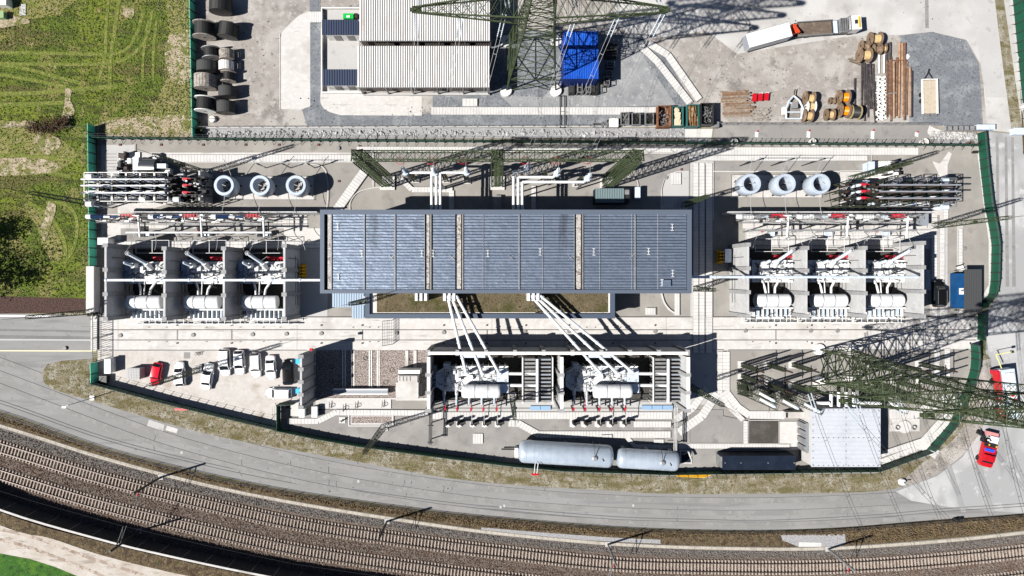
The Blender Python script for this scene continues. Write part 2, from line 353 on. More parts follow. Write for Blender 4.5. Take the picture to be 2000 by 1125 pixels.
# verge of dry grass
ground('verge', [(188, 700)] + cr([(120, 705), (92, 714), (84, 735), (95, 755), (135, 770), (180, 783), (287, 815), (400, 846), (533, 873), (600, 884), (690, 900), (840, 928), (940, 941), (1050, 950), (1160, 956), (1300, 964), (1500, 964), (1700, 960), (1775, 946), (1830, 925), (1880, 888), (1905, 850), (1922, 790), (1938, 740), (1930, 700), (1913, 690)], 5) + [(1900, 770), (1885, 815), (1820, 888), (1710, 925), (1500, 926), (1300, 930), (1100, 922), (1000, 913), (850, 893), (700, 873), (548, 840), (190, 750)], F_verge)
ground('verge_bare_edge', cr([(1935, 700), (1930, 800), (1900, 865), (1850, 912), (1790, 945), (1760, 945), (1800, 905), (1860, 860), (1895, 800), (1915, 705)], 4), Y_yard)
# railway side
_z[0] = .0
def band(name, a, b, m, n=6):
    ground(name, cr(a, n) + cr(b, n)[::-1], m)
XS = (-330, 0, 200, 400, 600, 850, 1000, 1200, 1400, 1600, 1800, 2000, 2200)
def curve(*y): return list(zip(XS, y))
road_s = curve(705, 805, 875, 926, 965, 999, 1014, 1030, 1037, 1034, 1019, 1004, 985)
path_n = curve(735, 828, 890, 943, 983, 1022, 1041, 1059, 1067, 1068, 1056, 1036, 1008)
path_s = curve(742, 835, 898, 950, 990, 1029, 1048, 1066, 1074, 1075, 1064, 1044, 1016)
balN_s = curve(1100, 1160, 1215, 1260, 1300, 1300, 1300, 1300, 1300, 1300, 1300, 1300, 1300)
band('weed_bank', road_s, path_n, F_weed)
band('ballast', path_s, balN_s, B_ballast)
band('ballast_shoulder', curve(745, 836, 899, 951, 991, 1030, 1049, 1067, 1075, 1076, 1065, 1045, 1017), curve(765, 856, 916, 967, 1005, 1044, 1062, 1080, 1087, 1087, 1078, 1058, 1030), B_grey)
band('gravel_patch', [(940, 1030), (1060, 1040), (1200, 1050), (1290, 1054)], [(940, 1035), (1060, 1049), (1200, 1058), (1290, 1062)], G_light)
ground('gravel_patch', [(1525, 1045), (1650, 1043), (1652, 1060), (1640, 1068), (1560, 1068), (1528, 1055)], G_light)
ground('concrete_pad', [(1560, 1059), (1604, 1060), (1604, 1068), (1560, 1068)], slabm)
# concrete cable trough beside the track: slabs laid end to end
_sl = [0]
def slab_run(label_, pts, width, pitch=.55, rows=1, name='cable_trench', lim=300, gap=.035, m=slabm, z=0.05, world=False):
    """a strip of concrete cover slabs along a polyline of picture points"""
    w = pts if world else W2(pts)
    o = thing(name, None, None, (w[0][0], w[0][1], 0)); o['kind'] = 'structure'
    a = offset(w, width / 2 + .04); b = offset(w, -width / 2 - .04)
    _sl[0] = (_sl[0] + 1) % 5; zz = _z[0] + .004 * (_sl[0] + 1)
    MB().sheet(a + b[::-1], zz).build('trench_bed', gapm, o)
    sw = width / rows; me = mesh_of(MB().box(-pitch / 2 + gap / 2, pitch / 2 - gap / 2, -sw / 2 + .03, sw / 2 - .03, 0, .05), 'slab', m)
    n = 0; rest = MB()
    for p, h in resample(w, pitch):
        for r in range(rows):
            t = -width / 2 + sw * (r + .5)
            q = (p.x - math.sin(h) * t, p.y + math.cos(h) * t)
            if n < lim: inst(me, 'slab', (q[0] - w[0][0], q[1] - w[0][1], zz + random.uniform(0, .012)), o, h)
            else: rest.cbox(q[0], q[1], zz, pitch - gap, sw - .06, .05, h)
            n += 1
    if rest.v: rest.build('slab_run', m, o, kind='stuff')
    return o
pm = W2(cr([(a[0], (a[1] + b[1]) / 2) for a, b in zip(path_n, path_s)], 8))
slab_run('', pm, .55, 1.0, world=True, name='cable_trough', lim=210, m=mat('trough_concrete', (.36, .33, .28), .9, 0, [((.28, .25, .21), .8, .45, .65)]))

# ---- compound floor
_z[0] = .012
comp = [(190, 262), (1914, 286), (1930, 400), (1946, 470), (1944, 575), (1916, 600), (1913, 690), (1900, 770), (1885, 815), (1820, 888), (1710, 925), (1500, 926), (1300, 930), (1100, 922), (1000, 913), (850, 893), (700, 873), (548, 840), (190, 750)]
ground('compound_yard', comp, A_tan)
ground('compound_yard_east', [(1800, 284), (1913, 286), (1930, 400), (1946, 470), (1944, 575), (1916, 600), (1800, 600)], A_tan)
G = ground
G('asphalt_strip', rect(205, 279, 690, 298), A_tan)
G('concrete_strip', [(260, 298), (700, 298), (700, 318), (330, 318), (300, 345), (262, 345)], C_conc)
G('concrete_apron', [(198, 283), (262, 283), (262, 400), (198, 400)], L_conc)
G('concrete_apron', [(230, 395), (390, 393), (330, 398), (272, 415), (230, 417)], C_conc)
G('concrete_apron', [(198, 418), (236, 418), (236, 448), (262, 470), (198, 475)], C_conc)
G('concrete_apron', rect(236, 419, 600, 446), C_conc)
G('asphalt_strip', rect(236, 446, 560, 470), A_comp)
G('concrete_apron', [(555, 446), (640, 446), (640, 480), (555, 470)], C_conc)
G('paving', rect(198, 470, 640, 486), C_conc)
G('concrete_pad', rect(432, 345, 614, 390), C_conc)
G('paving_dark', rect(584, 486, 640, 618), L_conc)
G('asphalt_court', cr([(690, 418), (686, 392), (704, 372), (740, 366)], 4) + [(1195, 366), (1195, 345), (1228, 345), (1246, 360), (1246, 418)], A_tan)
G('asphalt_court', [(700, 318), (1345, 318), (1345, 300), (700, 300)], A_comp)
G('concrete_strip', rect(700, 286, 1345, 300), C_conc)
G('concrete_strip', rect(1345, 288, 1795, 304), L_conc)
G('asphalt_court', rect(1246, 318, 1346, 408), A_comp)
G('asphalt_court', cr([(1290, 408), (1292, 365), (1310, 340), (1345, 335)], 4) + [(1345, 408)], L_conc)
G('paving', rect(1348, 300, 1392, 690), L_conc)
G('asphalt_strip', rect(1392, 316, 1690, 334), A_comp)
G('concrete_strip', rect(1392, 334, 1690, 336), C_conc)
G('asphalt_court', rect(1392, 336, 1640, 430), A_tan)
G('concrete_pad', rect(1426, 342, 1604, 386), C_conc)
G('concrete_apron', rect(1450, 418, 1830, 446), C_conc)
G('paving', rect(1455, 446, 1830, 486), L_conc)
G('concrete_apron', [(1640, 300), (1830, 300), (1900, 300), (1900, 320), (1850, 330), (1850, 345), (1640, 345)], A_tan)
G('concrete_apron', [(1640, 336), (1700, 336), (1700, 345), (1850, 345), (1850, 420), (1640, 420)], C_conc)
G('concrete_strip', [(1835, 320), (1852, 296), (1858, 300), (1850, 322), (1850, 430), (1835, 430), (1835, 345), (1820, 315)], C_conc)
G('paving', rect(1815, 440, 1850, 618), L_conc)
G('paving', rect(1868, 440, 1880, 618), L_conc)
for yy in (0,): G('kerb_strip', [(1908, 300), (1914, 300), (1932, 400), (1940, 460), (1938, 560), (1918, 590), (1912, 590), (1930, 556), (1930, 470), (1920, 400)], C_conc)
G('transport_way', [(190, 619), (1912, 619), (1912, 684), (190, 684)], C_conc)
G('parking_floor', [(192, 684), (612, 684), (612, 690), (586, 700), (586, 786), (546, 786), (546, 838), (192, 748)], C_park)
G('paving_shadow_side', rect(1345, 684, 1412, 790), L_conc)
G('asphalt_court', [(1420, 684), (1908, 684), (1900, 770), (1885, 815), (1700, 815), (1460, 815), (1436, 800), (1420, 770)], A_tan)
G('asphalt_court', [(600, 800), (1412, 800), (1412, 926), (1100, 921), (850, 892), (700, 872), (560, 842)], A_comp)
G('concrete_apron', rect(617, 778, 764, 798), C_conc)
G('concrete_apron', rect(773, 720, 840, 782), C_conc)
G('concrete_apron', rect(846, 778, 1320, 846), A_comp)
G('concrete_apron', rect(870, 785, 1312, 803), L_conc)
G('concrete_pad', rect(682, 808, 768, 831), C_conc)
G('gravel_bed', rect(687, 813, 765, 826), G_dark)
G('concrete_pad', rect(568, 782, 584, 812), C_conc)
G('light_square', [(1345, 812), (1412, 812), (1460, 822), (1460, 866), (1345, 866)], A_comp)
G('bitumen_patch', rect(1461, 820, 1520, 866), D_brown)
G('concrete_pad', rect(1520, 823, 1563, 878), C_conc)
G('concrete_strip', rect(1325, 866, 1545, 876), L_conc)
G('concrete_pad', rect(1736, 817, 1795, 842), C_conc)
G('concrete_pad', rect(1860, 808, 1876, 826), C_conc)
G('asphalt_court', [(1720, 880), (1795, 862), (1820, 888), (1720, 918)], A_comp)
G('gravel_pit', rect(617, 684, 838, 778), G_dark)
G('gravel_pit', rect(848, 681, 1316, 781), G_black)
G('gravel_pit', rect(260, 487, 584, 617), G_black)
G('gravel_pit', rect(1428, 487, 1745, 611), G_black)
G('gravel_strip', rect(1428, 600, 1745, 611), G_dark)
G('green_court', rect(1352, 486, 1352.5, 487), F_verge)
# transport way: slots for the rails, drain covers
for y in (644, 664): G('rail_slot', rect(196, y - .6, 1905, y + .6), linedark)
for x in (347, 453, 708, 951, 1514, 1720): G('cross_slot', rect(x - .5, 644, x + .5, 664), linedark)
for x in (231, 580, 960, 1300, 1699): G('expansion_joint', rect(x - .15, 620, x + .15, 684), gapm)
mm = MB()
for x in (235, 347, 453, 560, 628, 708, 775, 867, 951, 1027, 1111, 1197, 1279, 1455, 1514, 1584, 1635, 1720, 1788, 1893):
    for y in (635, 670):
        if (x * 7 + y) % 5: a = P(x, y); mm.cbox(a.x, a.y, _z[0] + .004, .26, .26, .02)
for x in (292, 326, 404, 470, 515, 548, 690, 722, 739, 995, 1145, 1162, 1211, 1469, 1502, 1575, 1609, 1682, 1715):
    for y in (639, 667): a = P(x, y); mm.cbox(a.x, a.y, _z[0] + .004, .15, .15, .02)
mm.build('anchor_plates', dsteel, kind='stuff')
hatchm = mat('manhole_iron', gray(.2, .03), .7, .2)
for mi_, (x, y) in enumerate(((236, 655), (378, 654), (494, 653), (560, 652), (628, 651), (775, 650), (867, 649), (1025, 647), (1111, 647), (1279, 647), (1455, 646), (1582, 646), (1634, 646), (1788, 645), (1882, 486), (1300, 347), (661, 290), (1813, 848), (128, 680))):
    a = P(x, y); t = tag(MB().revolve([(0, .04), (.33, .04), (.36, .0)], 14, (a.x, a.y, _z[0])).build('manhole_cover', hatchm), (('first', 'second', 'third', 'fourth', 'fifth', 'sixth', 'seventh', 'eighth', 'ninth', 'tenth', 'eleventh', 'twelfth', 'thirteenth', 'fourteenth')[mi_] + ' round iron manhole cover counted from the west along the pale transport way' if mi_ < 14 else ('round grey cover near the dark shelter', 'round cover near the right end of the gantry', 'round cover west of the gantry', 'round cover by the curved east fence', 'round cover in the road by the west gate')[mi_ - 14]), 'manhole cover', 'round manhole covers')
# slab coverings of the cable trenches
sr = slab_run
sr('', [(845, 217.5), (1283, 217.5)], 1.35, .5)
sr('', [(907, 201), (929, 201)], 1.4, .66); sr('', [(608, 34.5), (626, 34.5)], 1.9, .4)
sr('', [(1252, 92), (1283, 121), (1348, 204)], 1.25, .56)
sr('', [(1270, 88), (1303, 108), (1365, 196)], 1.25, .8)
sr('', [(330, 310), (700, 310)], 1.3, .55); sr('', [(700, 293), (1345, 293)], 1.05, .5)
sr('', [(1348, 295.5), (1790, 296)], 1.35, .5); sr('', [(1348, 309.5), (1690, 309.5)], .9, .5)
sr('', [(660, 408), (720, 324)], 1.6, .55)
sr('', [(785, 352), (805, 371), (882, 371), (882, 410)], .95, .55)
sr('', [(1042, 366), (1042, 412)], .85, .5)
sr('', [(1358, 322), (1358, 688)], .95, .6); sr('', [(1370, 322), (1370, 688)], .95, .6, name='cable_trench'); sr('', [(1384, 322), (1384, 688)], 1.15, .6)
sr('', [(204, 478), (640, 478)], 1.15, .9, rows=2)
sr('', [(1460, 458), (1826, 458)], 1.5, .55, rows=3)
sr('', [(1460, 474), (1740, 474)], .9, .55)
sr('', [(1823, 445), (1823, 616)], 1.1, .55); sr('', [(1838, 445), (1838, 616)], .9, .8); sr('', [(1874, 450), (1874, 616)], .7, .6)
sr('', [(1845, 425), (1845, 345)], .9, .6)
sr('', [(566, 822), (622, 822), (656, 805), (838, 806)], 1.0, .6)
sr('', [(848, 811), (1310, 811)], 1.25, .55)
sr('', [(1240, 828), (1310, 828)], 1.1, .55)
sr('', [(996, 826), (1014, 827), (1052, 848), (1310, 848)], 1.2, .55)
sr('', [(1226, 856), (1240, 871), (1320, 872)], .75, .6); sr('', [(1278, 861), (1296, 861)], .7, .35)
sr('', [(1405, 690), (1405, 768), (1425, 796), (1452, 822)], .9, .62)
sr('', [(1417, 690), (1417, 765), (1440, 795), (1462, 810), (1530, 811)], 1.3, .62)
sr('', [(1398, 770), (1370, 812), (1322, 846)], 1.5, .62); sr('', [(1378, 760), (1352, 796), (1320, 818)], 1.3, .62)
sr('', [(1455, 824), (1455, 864)], .8, .5); sr('', [(1345, 871), (1542, 871)], .8, .5)
sr('', [(1738, 808), (1784, 808), (1826, 788), (1870, 770)], 1.7, .62)
sr('', [(1722, 886), (1800, 860), (1836, 820), (1862, 790)], 1.0, .6)
sr('', [(1722, 900), (1806, 868), (1842, 832), (1868, 798)], 1.0, .6)
sr('', [(1800, 868), (1826, 886)], 1.7, .7)
sr('', [(1848, 684), (1848, 760)], 1.0, .62); sr('', [(1828, 684), (1828, 750)], 1.0, .62)
for a, b in (((926, 846), (942, 866)), ((1467, 342), (1483, 362)), ((1262, 601), (1281, 615)), ((1312, 338), (1329, 361)), ((1319, 573), (1326, 616))):
    sr('', [(a[0], (a[1] + b[1]) / 2), (b[0], (a[1] + b[1]) / 2)], (b[1] - a[1]) / S, .45)
# ---- north yard
_zc = _z[0]; _z[0] = .004
G('storage_yard', [(380, -300), (1940, -300), (1975, 0), (1990, 258), (1925, 252), (1920, 248), (1395, 244), (384, 250)], Y_yard)
G('access_road', [(1225, -300), (2200, -300), (2200, 255), (1990, 260), (1928, 254), (1918, 130), (1888, 78), (1820, 62), (1760, 68), (1650, 72), (1440, 105), (1380, 60), (1240, 80), (1200, 40)], Y_pale)
G('road_wear', [(1806, -40), (1813, -40), (1814, 55), (1807, 55)], A_road)
G('road_wear', [(1885, -40), (1940, -40), (1972, 190), (1925, 190), (1905, 60)], L_conc)
G('roadside_strip', [(1938, -40), (1955, -40), (1998, 262), (1975, 250), (1955, 100)], F_verge)
G('rubble_bank', [(1976, -60), (2060, -60), (2080, 400), (1998, 300), (1990, 120)], F_weed)
G('gravel_area', [(1757, 70), (1820, 62), (1886, 78), (1912, 125), (1920, 248), (1775, 244), (1778, 150)], G_blue)
G('gravel_area', [(605, -60), (626, -60), (626, 205), (655, 220), (845, 222), (845, 180), (990, 60), (1080, 60), (1250, 70), (1300, 110), (1375, 240), (1385, 246), (600, 246), (590, 215), (605, 206)], G_blue)
G('gravel_area_light', [(975, 185), (1060, 190), (1190, 70), (1235, 80), (1320, 205), (1205, 208), (1000, 208)], mat('worn_gravel', (.24, .245, .25), .95, 0, [((.17, .175, .185), .3, .45, .7), ((.33, .33, .33), .8, .55, .72), ((.14, .14, .15), 6, .52, .7)], (9, .06)))
G('concrete_pad', cr([(606, 22), (585, 30), (565, 48), (550, 66), (548, 100)], 4) + [(548, 213), (590, 213), (606, 208)], C_conc)
G('concrete_pad', cr([(627, 175), (626, 200), (638, 216), (665, 225)], 4) + [(824, 226), (824, 188), (700, 184), (700, 178)], C_conc)
G('court_floor', rect(628, 15, 702, 182), L_conc)
G('asphalt_ramp', [(1395, 243), (1822, 243), (1835, 255), (1835, 281), (1393, 278)], A_comp)
G('gravel_margin', [(384, 250), (1340, 250), (1340, 272), (384, 268)], G_light)
G('gravel_margin', [(1830, 262), (1912, 268), (1912, 282), (1836, 280)], G_light)
G('pale_slope', [(1338, 252), (1392, 252), (1388, 280), (1338, 278)], slabm)
G('dust_patch', cr([(1815, 245), (1840, 255), (1910, 262), (1905, 270), (1840, 268), (1812, 262), (1815, 245)], 3), C_conc)
# far side of the railway
_z[0] = .3
def bandc(name, a, b, m): ground(name, cr(a, 6) + cr(b, 6)[::-1], m)
bandc('weed_bank', [(-330, 850), (0, 998), (200, 1057), (333, 1089), (500, 1124), (700, 1160)], [(-330, 880), (0, 1026), (100, 1050), (200, 1085), (333, 1118), (500, 1150), (700, 1190)], F_weed)
bandc('dirt_track', [(-330, 880), (0, 1024), (100, 1050), (200, 1083), (333, 1116), (500, 1150), (700, 1190)], [(-330, 960), (0, 1079), (80, 1098), (180, 1135), (300, 1180), (500, 1300), (700, 1400)], F_dirt)
for a_ in ([(-60, 1020), (60, 1046), (160, 1082), (280, 1122), (380, 1160)], [(-60, 1040), (40, 1062), (140, 1098), (250, 1142)]): c = W2(cr(a_, 6)); ground('wheel_rut', offset(c, .28) + offset(c, -.28)[::-1], mat('rut_soil', (.25, .2, .165), .95, 0, [((.36, .32, .28), .8, .46, .56), ((.18, .13, .1), 2, .54, .64)]), world=True)
ground('meadow', [(-330, 958)] + [(0, 1079), (60, 1090), (110, 1106), (180, 1135), (300, 1180), (500, 1300), (500, 1600), (-330, 1600)], F_green)
# thin kerb lines and trims seen along pads and courts
def trim(pts, wd=.14, m=None, name='kerb_line', z=None):
    c = W2(pts); _z[0] += .002; zz = _z[0] if z is None else z; m_ = MB()
    if pts[0] == pts[-1] and len(pts) < 9:
        for a, b in zip(c, c[1:]): m_.sheet(offset([a, b], wd / 2) + offset([a, b], -wd / 2)[::-1], zz); zz += .001
    else: m_.sheet(offset(c, wd / 2) + offset(c, -wd / 2)[::-1], zz)
    m_.build(name, m or C_conc, kind='structure')
_zs = _z[0]; _z[0] = _zc + .03
trim(cr([(684, 420), (684, 396), (700, 376), (732, 367), (755, 367)], 5)); trim(cr([(588, 320), (628, 325), (640, 350), (641, 380), (638, 412)], 5)); trim([(1291, 408), (1291, 370)]); trim(cr([(1291, 370), (1300, 346), (1322, 336), (1345, 335)], 5)); trim(cr([(1246, 368), (1243, 352), (1228, 346), (1195, 346)], 4))
trim([(264, 282), (264, 298)]); trim([(729, 284), (729, 366)]); trim([(432, 345), (614, 345), (614, 391), (432, 391), (432, 345)], .1, gapm); trim([(1426, 342), (1604, 342), (1604, 387), (1426, 387), (1426, 342)], .1, gapm)
trim([(1392, 316), (1392, 430)]); trim([(1392, 335), (1640, 335)]); trim([(1700, 304), (1700, 334), (1640, 334)]); trim([(1420, 686), (1420, 765), (1440, 792), (1462, 803), (1560, 803)]); trim([(846, 797), (1320, 797)], .1, gapm)
trim([(196, 684), (600, 684)], .08, gapm); trim([(196, 619.5), (1908, 619.5)], .08, gapm); trim([(840, 683), (1412, 683)], .08, gapm); trim([(1420, 683.5), (1905, 683.5)], .08, gapm)
trim([(1346, 866), (1461, 866), (1461, 820), (1520, 820), (1520, 866), (1461, 866)], .14); trim([(1345, 790), (1345, 866)], .1); trim([(617, 684), (617, 778), (838, 778)], .25); trim(cr([(1291, 573), (1296, 590), (1306, 604), (1318, 612)], 4), .3); trim([(1352, 573), (1352, 619)])
trim([(682, 808), (768, 808), (768, 831), (682, 831), (682, 808)], .2, slabm); trim([(1500, 786), (1500, 806)], .1, gapm)
for (x0, y0, x1, y1) in ((236, 420, 600, 420), (236, 430, 600, 430), (236, 438, 600, 438), (1455, 426, 1830, 426), (1455, 434, 1830, 434)): trim([(x0, y0), (x1, y1)], .07, gapm)
for x in range(250, 600, 24): trim([(x, 420), (x, 446)], .06, gapm)
for x in range(1470, 1830, 26): trim([(x, 418), (x, 446)], .06, gapm)
for x0, y0, x1, y1 in ((262, 424, 275, 436), (340, 425, 352, 435), (480, 425, 490, 438), (1500, 426, 1515, 440), (1610, 425, 1624, 440), (1700, 428, 1712, 440)): ground('pit_cover', rect(x0, y0, x1, y1), A_comp)
_z[0] = .14
trim([(384, 216 + 33), (1390, 246)], .1, gapm); trim([(547, 66), (547, 215), (590, 215)], .12); trim([(628, 183), (705, 183)], .1); trim([(1395, 281), (1835, 281)], .2)
trim(cr([(1396, 200), (1380, 240)], 2), .05); trim(cr([(1890, 245), (1878, 262), (1868, 275)], 4), .05, dsteel)
_z[0] = _zs
# ---- loose ground cover as real geometry
def inside(px, py, poly):
    r = np.zeros(len(px), bool); n = len(poly)
    for i in range(n):
        x0, y0 = poly[i]; x1, y1 = poly[i - 1]
        c = ((y0 > py) != (y1 > py)) & (px < (x1 - x0) * (py - y0) / (y1 - y0 + 1e-9) + x0); r ^= c
    return r
def scatter(name, poly, dens, h, rad, m, rock=False):
    w = np.array([tuple(P(x, y)[:2]) for x, y in poly]); lo = w.min(0); hi = w.max(0)
    n = int((hi - lo).prod() * dens); xy = rng.uniform(lo, hi, (n, 2)); xy = xy[inside(xy[:, 0], xy[:, 1], w)]; n = len(xy)
    if not n: return
    if not rock and poly[0][0] < 320 and poly[0][1] < 0:
        keep = np.ones(n, bool)
        for c_, w_ in TR:
            for a_, b_ in zip(c_, c_[1:]):
                d_ = b_ - a_; t_ = np.clip(((xy - a_) @ d_) / (d_ @ d_ + 1e-9), 0, 1); q_ = a_ + t_[:, None] * d_
                keep &= ((xy - q_) ** 2).sum(1) > (w_ + .05) ** 2
        xy = xy[keep]; n = len(xy)
    z0 = _z[0] * .5 * 0
    V = np.zeros((n, 4, 3)); hh = h * rng.uniform(.5, 1.3, n); rr = rad * rng.uniform(.6, 1.3, n); a0 = rng.uniform(0, 6.28, n)
    for k in range(3):
        t = a0 + k * 2.0944; V[:, k, 0] = xy[:, 0] + rr * np.cos(t); V[:, k, 1] = xy[:, 1] + rr * np.sin(t)
    V[:, 3, 0] = xy[:, 0] + rng.normal(0, rad * .5, n); V[:, 3, 1] = xy[:, 1] + rng.normal(0, rad * .5, n); V[:, 3, 2] = hh + .1 + _z[0] * (0 if rock else 0)
    F = np.array([[0, 1, 3], [1, 2, 3], [2, 0, 3]])
    if rock: V[:, 3, 2] = hh + _z[0] * .5
    V[:, :3, 2] = 0
    Fs = (F[None] + (np.arange(n) * 4)[:, None, None]).reshape(-1, 3)
    me = bpy.data.meshes.new(name); me.vertices.add(n * 4); me.vertices.foreach_set('co', V.reshape(-1).astype(np.float32))
    me.loops.add(len(Fs) * 3); me.loops.foreach_set('vertex_index', Fs.reshape(-1).astype(np.int32)); me.polygons.add(len(Fs))
    me.polygons.foreach_set('loop_start', np.arange(0, len(Fs) * 3, 3, dtype=np.int32)); me.update(calc_edges=True); me.validate()
    me.materials.append(m); o = bpy.data.objects.new(name, me); col.objects.link(o); o['kind'] = 'stuff'
scatter('grass', [(-60, -60), (370, -60), (378, 268), (190, 262), (172, 520), (165, 580), (-60, 574)], 6, .22, .13, tuftg)
scatter('dry_grass', [(300, -60), (370, -60), (378, 268), (150, 262), (250, 225), (320, 160)], 4, .24, .13, tuft)
scatter('dry_grass', [(90, 712), (185, 706), (190, 750), (548, 842), (700, 875), (850, 895), (1000, 915), (1300, 932), (1710, 928), (1820, 892), (1885, 818), (1905, 760), (1900, 845), (1870, 885), (1820, 925), (1700, 957), (1300, 961), (1050, 947), (840, 925), (690, 897), (600, 881), (533, 870), (400, 843), (287, 812), (180, 780), (135, 767), (95, 752)], 16, .17, .085, tuft)
scatter('weeds', [(-60, 790), (0, 810), (200, 880), (400, 931), (600, 970), (850, 1004), (1000, 1019), (1200, 1035), (1400, 1042), (1600, 1039), (1800, 1024), (2040, 1005), (2040, 1028), (1800, 1052), (1660, 1063), (1650, 1045), (1520, 1045), (1300, 1052), (1200, 1046), (1000, 1034), (850, 1018), (600, 978), (400, 938), (200, 886), (0, 823), (-60, 803)], 24, .32, .1, tuftb)
scatter('weeds', [(-60, 978), (0, 1001), (200, 1060), (333, 1092), (520, 1130), (400, 1130), (200, 1080), (0, 1022), (-60, 1000)], 22, .3, .1, tuftb)
scatter('meadow_grass', [(-60, 1072), (0, 1082), (60, 1093), (110, 1110), (160, 1135), (-60, 1135)], 30, .3, .12, mat('meadow_blades', (.04, .13, .018), .9, 0, [((.08, .19, .03), 1.5, .45, .65)]))
bal = mat('ballast_stones', (.19, .148, .122), .95, 0, [((.075, .052, .04), 2, .44, .56), ((.27, .235, .205), 4, .55, .66), ((.12, .075, .055), .4, .5, .66)])
scatter('ballast_stones', [(-60, 846), (0, 862), (200, 922), (400, 972), (600, 1012), (850, 1050), (1000, 1066), (1200, 1086), (1400, 1094), (1600, 1094), (1800, 1082), (2040, 1056), (2040, 1135), (470, 1135), (200, 1050), (-60, 975)], 22, .15, .11, bal, True)
scatter('ballast_shoulder_stones', [(-60, 820), (0, 838), (200, 901), (400, 953), (600, 993), (850, 1032), (1000, 1051), (1200, 1069), (1400, 1077), (1600, 1078), (1800, 1067), (2040, 1042), (2040, 1058), (1800, 1082), (1600, 1091), (1400, 1091), (1200, 1083), (1000, 1064), (850, 1046), (600, 1008), (400, 969), (200, 918), (0, 858), (-60, 842)], 22, .15, .11, mat('grey_stones', (.16, .14, .125), .95, 0, [((.08, .065, .055), 3, .44, .56), ((.3, .27, .245), 5, .55, .68)]), True)
scatter('pit_stones', rect(618, 686, 837, 777), 16, .14, .11, mat('mixed_stones', (.33, .28, .26), .95, 0, [((.17, .13, .12), 3, .45, .58), ((.52, .49, .46), 4, .54, .64)]), True)
rb = MB()
for i in range(420):
    x = random.uniform(395, 1336); y = 260 + random.gauss(0, 3); q = P(x, y); rb.rock(q.x, q.y, .1, random.choice((.15, .2, .25, .3, .4)) * random.uniform(.7, 1.2))
for i in range(160):
    x = random.uniform(1815, 1905); y = 266 + random.gauss(0, 4); q = P(x, y); rb.rock(q.x, q.y, .1, random.uniform(.15, .4))
for i in range(120):
    x = random.uniform(1985, 2040); y = random.uniform(-20, 250); q = P(x + y * .05, y); rb.rock(q.x, q.y, .05, random.uniform(.3, .9))
rb.build('riprap_stones', mat('pale_boulders', gray(.33, .01), .9, 0, [(gray(.2, .02), .8, .45, .6), (gray(.5), 1.5, .55, .65)]), kind='stuff')
_z[0] = _zc
db = MB()
for i in range(520):
    x = random.uniform(470, 1900); y = random.uniform(5, 240); q = P(x, y)
    if 1240 < x or y > 186 or x < 545: db.rock(q.x, q.y, .1, random.uniform(.05, .16))
for i in range(260):
    x = random.uniform(0, 2000); y = random.uniform(860, 960); q = P(x, y); db.rock(q.x, q.y, .1, random.uniform(.04, .1))
db.build('scattered_debris', mat('mixed_debris', gray(.15, .05), .9, 0, [(gray(.05), .6, .48, .55), (gray(.45, .03), .9, .55, .6)]), kind='stuff')
ed = [P(x, 249.5 + (x - 400) * .003, .2) for x in range(400, 1380, 22)]
# ================================================================ RAILWAY
railA = curve(775, 873, 934, 983, 1026, 1062, 1080, 1101, 1107, 1107, 1096, 1076, 1048)
cA = cr(railA, 10)
def track(label, c_world, side, lim):
    o = thing('railway_track', label, 'railway track', (c_world[0][0], c_world[0][1], 0), 'railway tracks with concrete sleepers')
    sl = MB(); sl.add([(-.12, -1.3, 0), (.13, -1.3, 0), (.13, 1.3, 0), (-.13, 1.3, 0), (-.09, -1.28, .2), (.09, -1.28, .2), (.09, 1.28, .2), (-.09, 1.28, .2)],
                      [(4, 5, 6, 7), (0, 1, 5, 4), (1, 2, 6, 5), (2, 3, 7, 6), (3, 0, 4, 7)])
    me = mesh_of(sl, 'sleeper', mat('sleeper_concrete', (.34, .29, .25), .9, 0, [((.24, .2, .17), 2, .45, .7)]))
    n = 0; rest = MB()
    for p, h in resample(c_world, .6):
        if not (-92 < p.x < 97 and p.y > -54.5): continue
        if n < lim: inst(me, 'sleeper', (p.x - c_world[0][0], p.y - c_world[0][1], .06), o, h)
        else: rest.cbox(p.x, p.y, .06, .22, 2.6, .2, h)
        n += 1
    if rest.v: rest.build('sleeper_run', me.materials[0], o, kind='stuff')
    for s in (-.75, .75):
        a = offset(c_world, s + .06); b = offset(c_world, s - .06); m = MB(); nn = len(a)
        m.add([(p[0], p[1], .43) for p in a] + [(p[0], p[1], .43) for p in b] + [(p[0], p[1], .2) for p in a] + [(p[0], p[1], .2) for p in b],
              [(i + 1, i, nn + i, nn + i + 1) for i in range(nn - 1)] + [(i, i + 1, 2 * nn + i + 1, 2 * nn + i) for i in range(nn - 1)] + [(nn + i + 1, nn + i, 3 * nn + i, 3 * nn + i + 1) for i in range(nn - 1)])
        m.build('rail', mat('rail_steel', (.07, .055, .05), .45, .5), o)
wA = W2(cA); track('northern railway track nearer the road, rails on concrete sleepers', wA, 0, 300)
wB = offset(wA, -4.55); track('southern railway track nearer the dark noise barrier', wB, 0, 300)
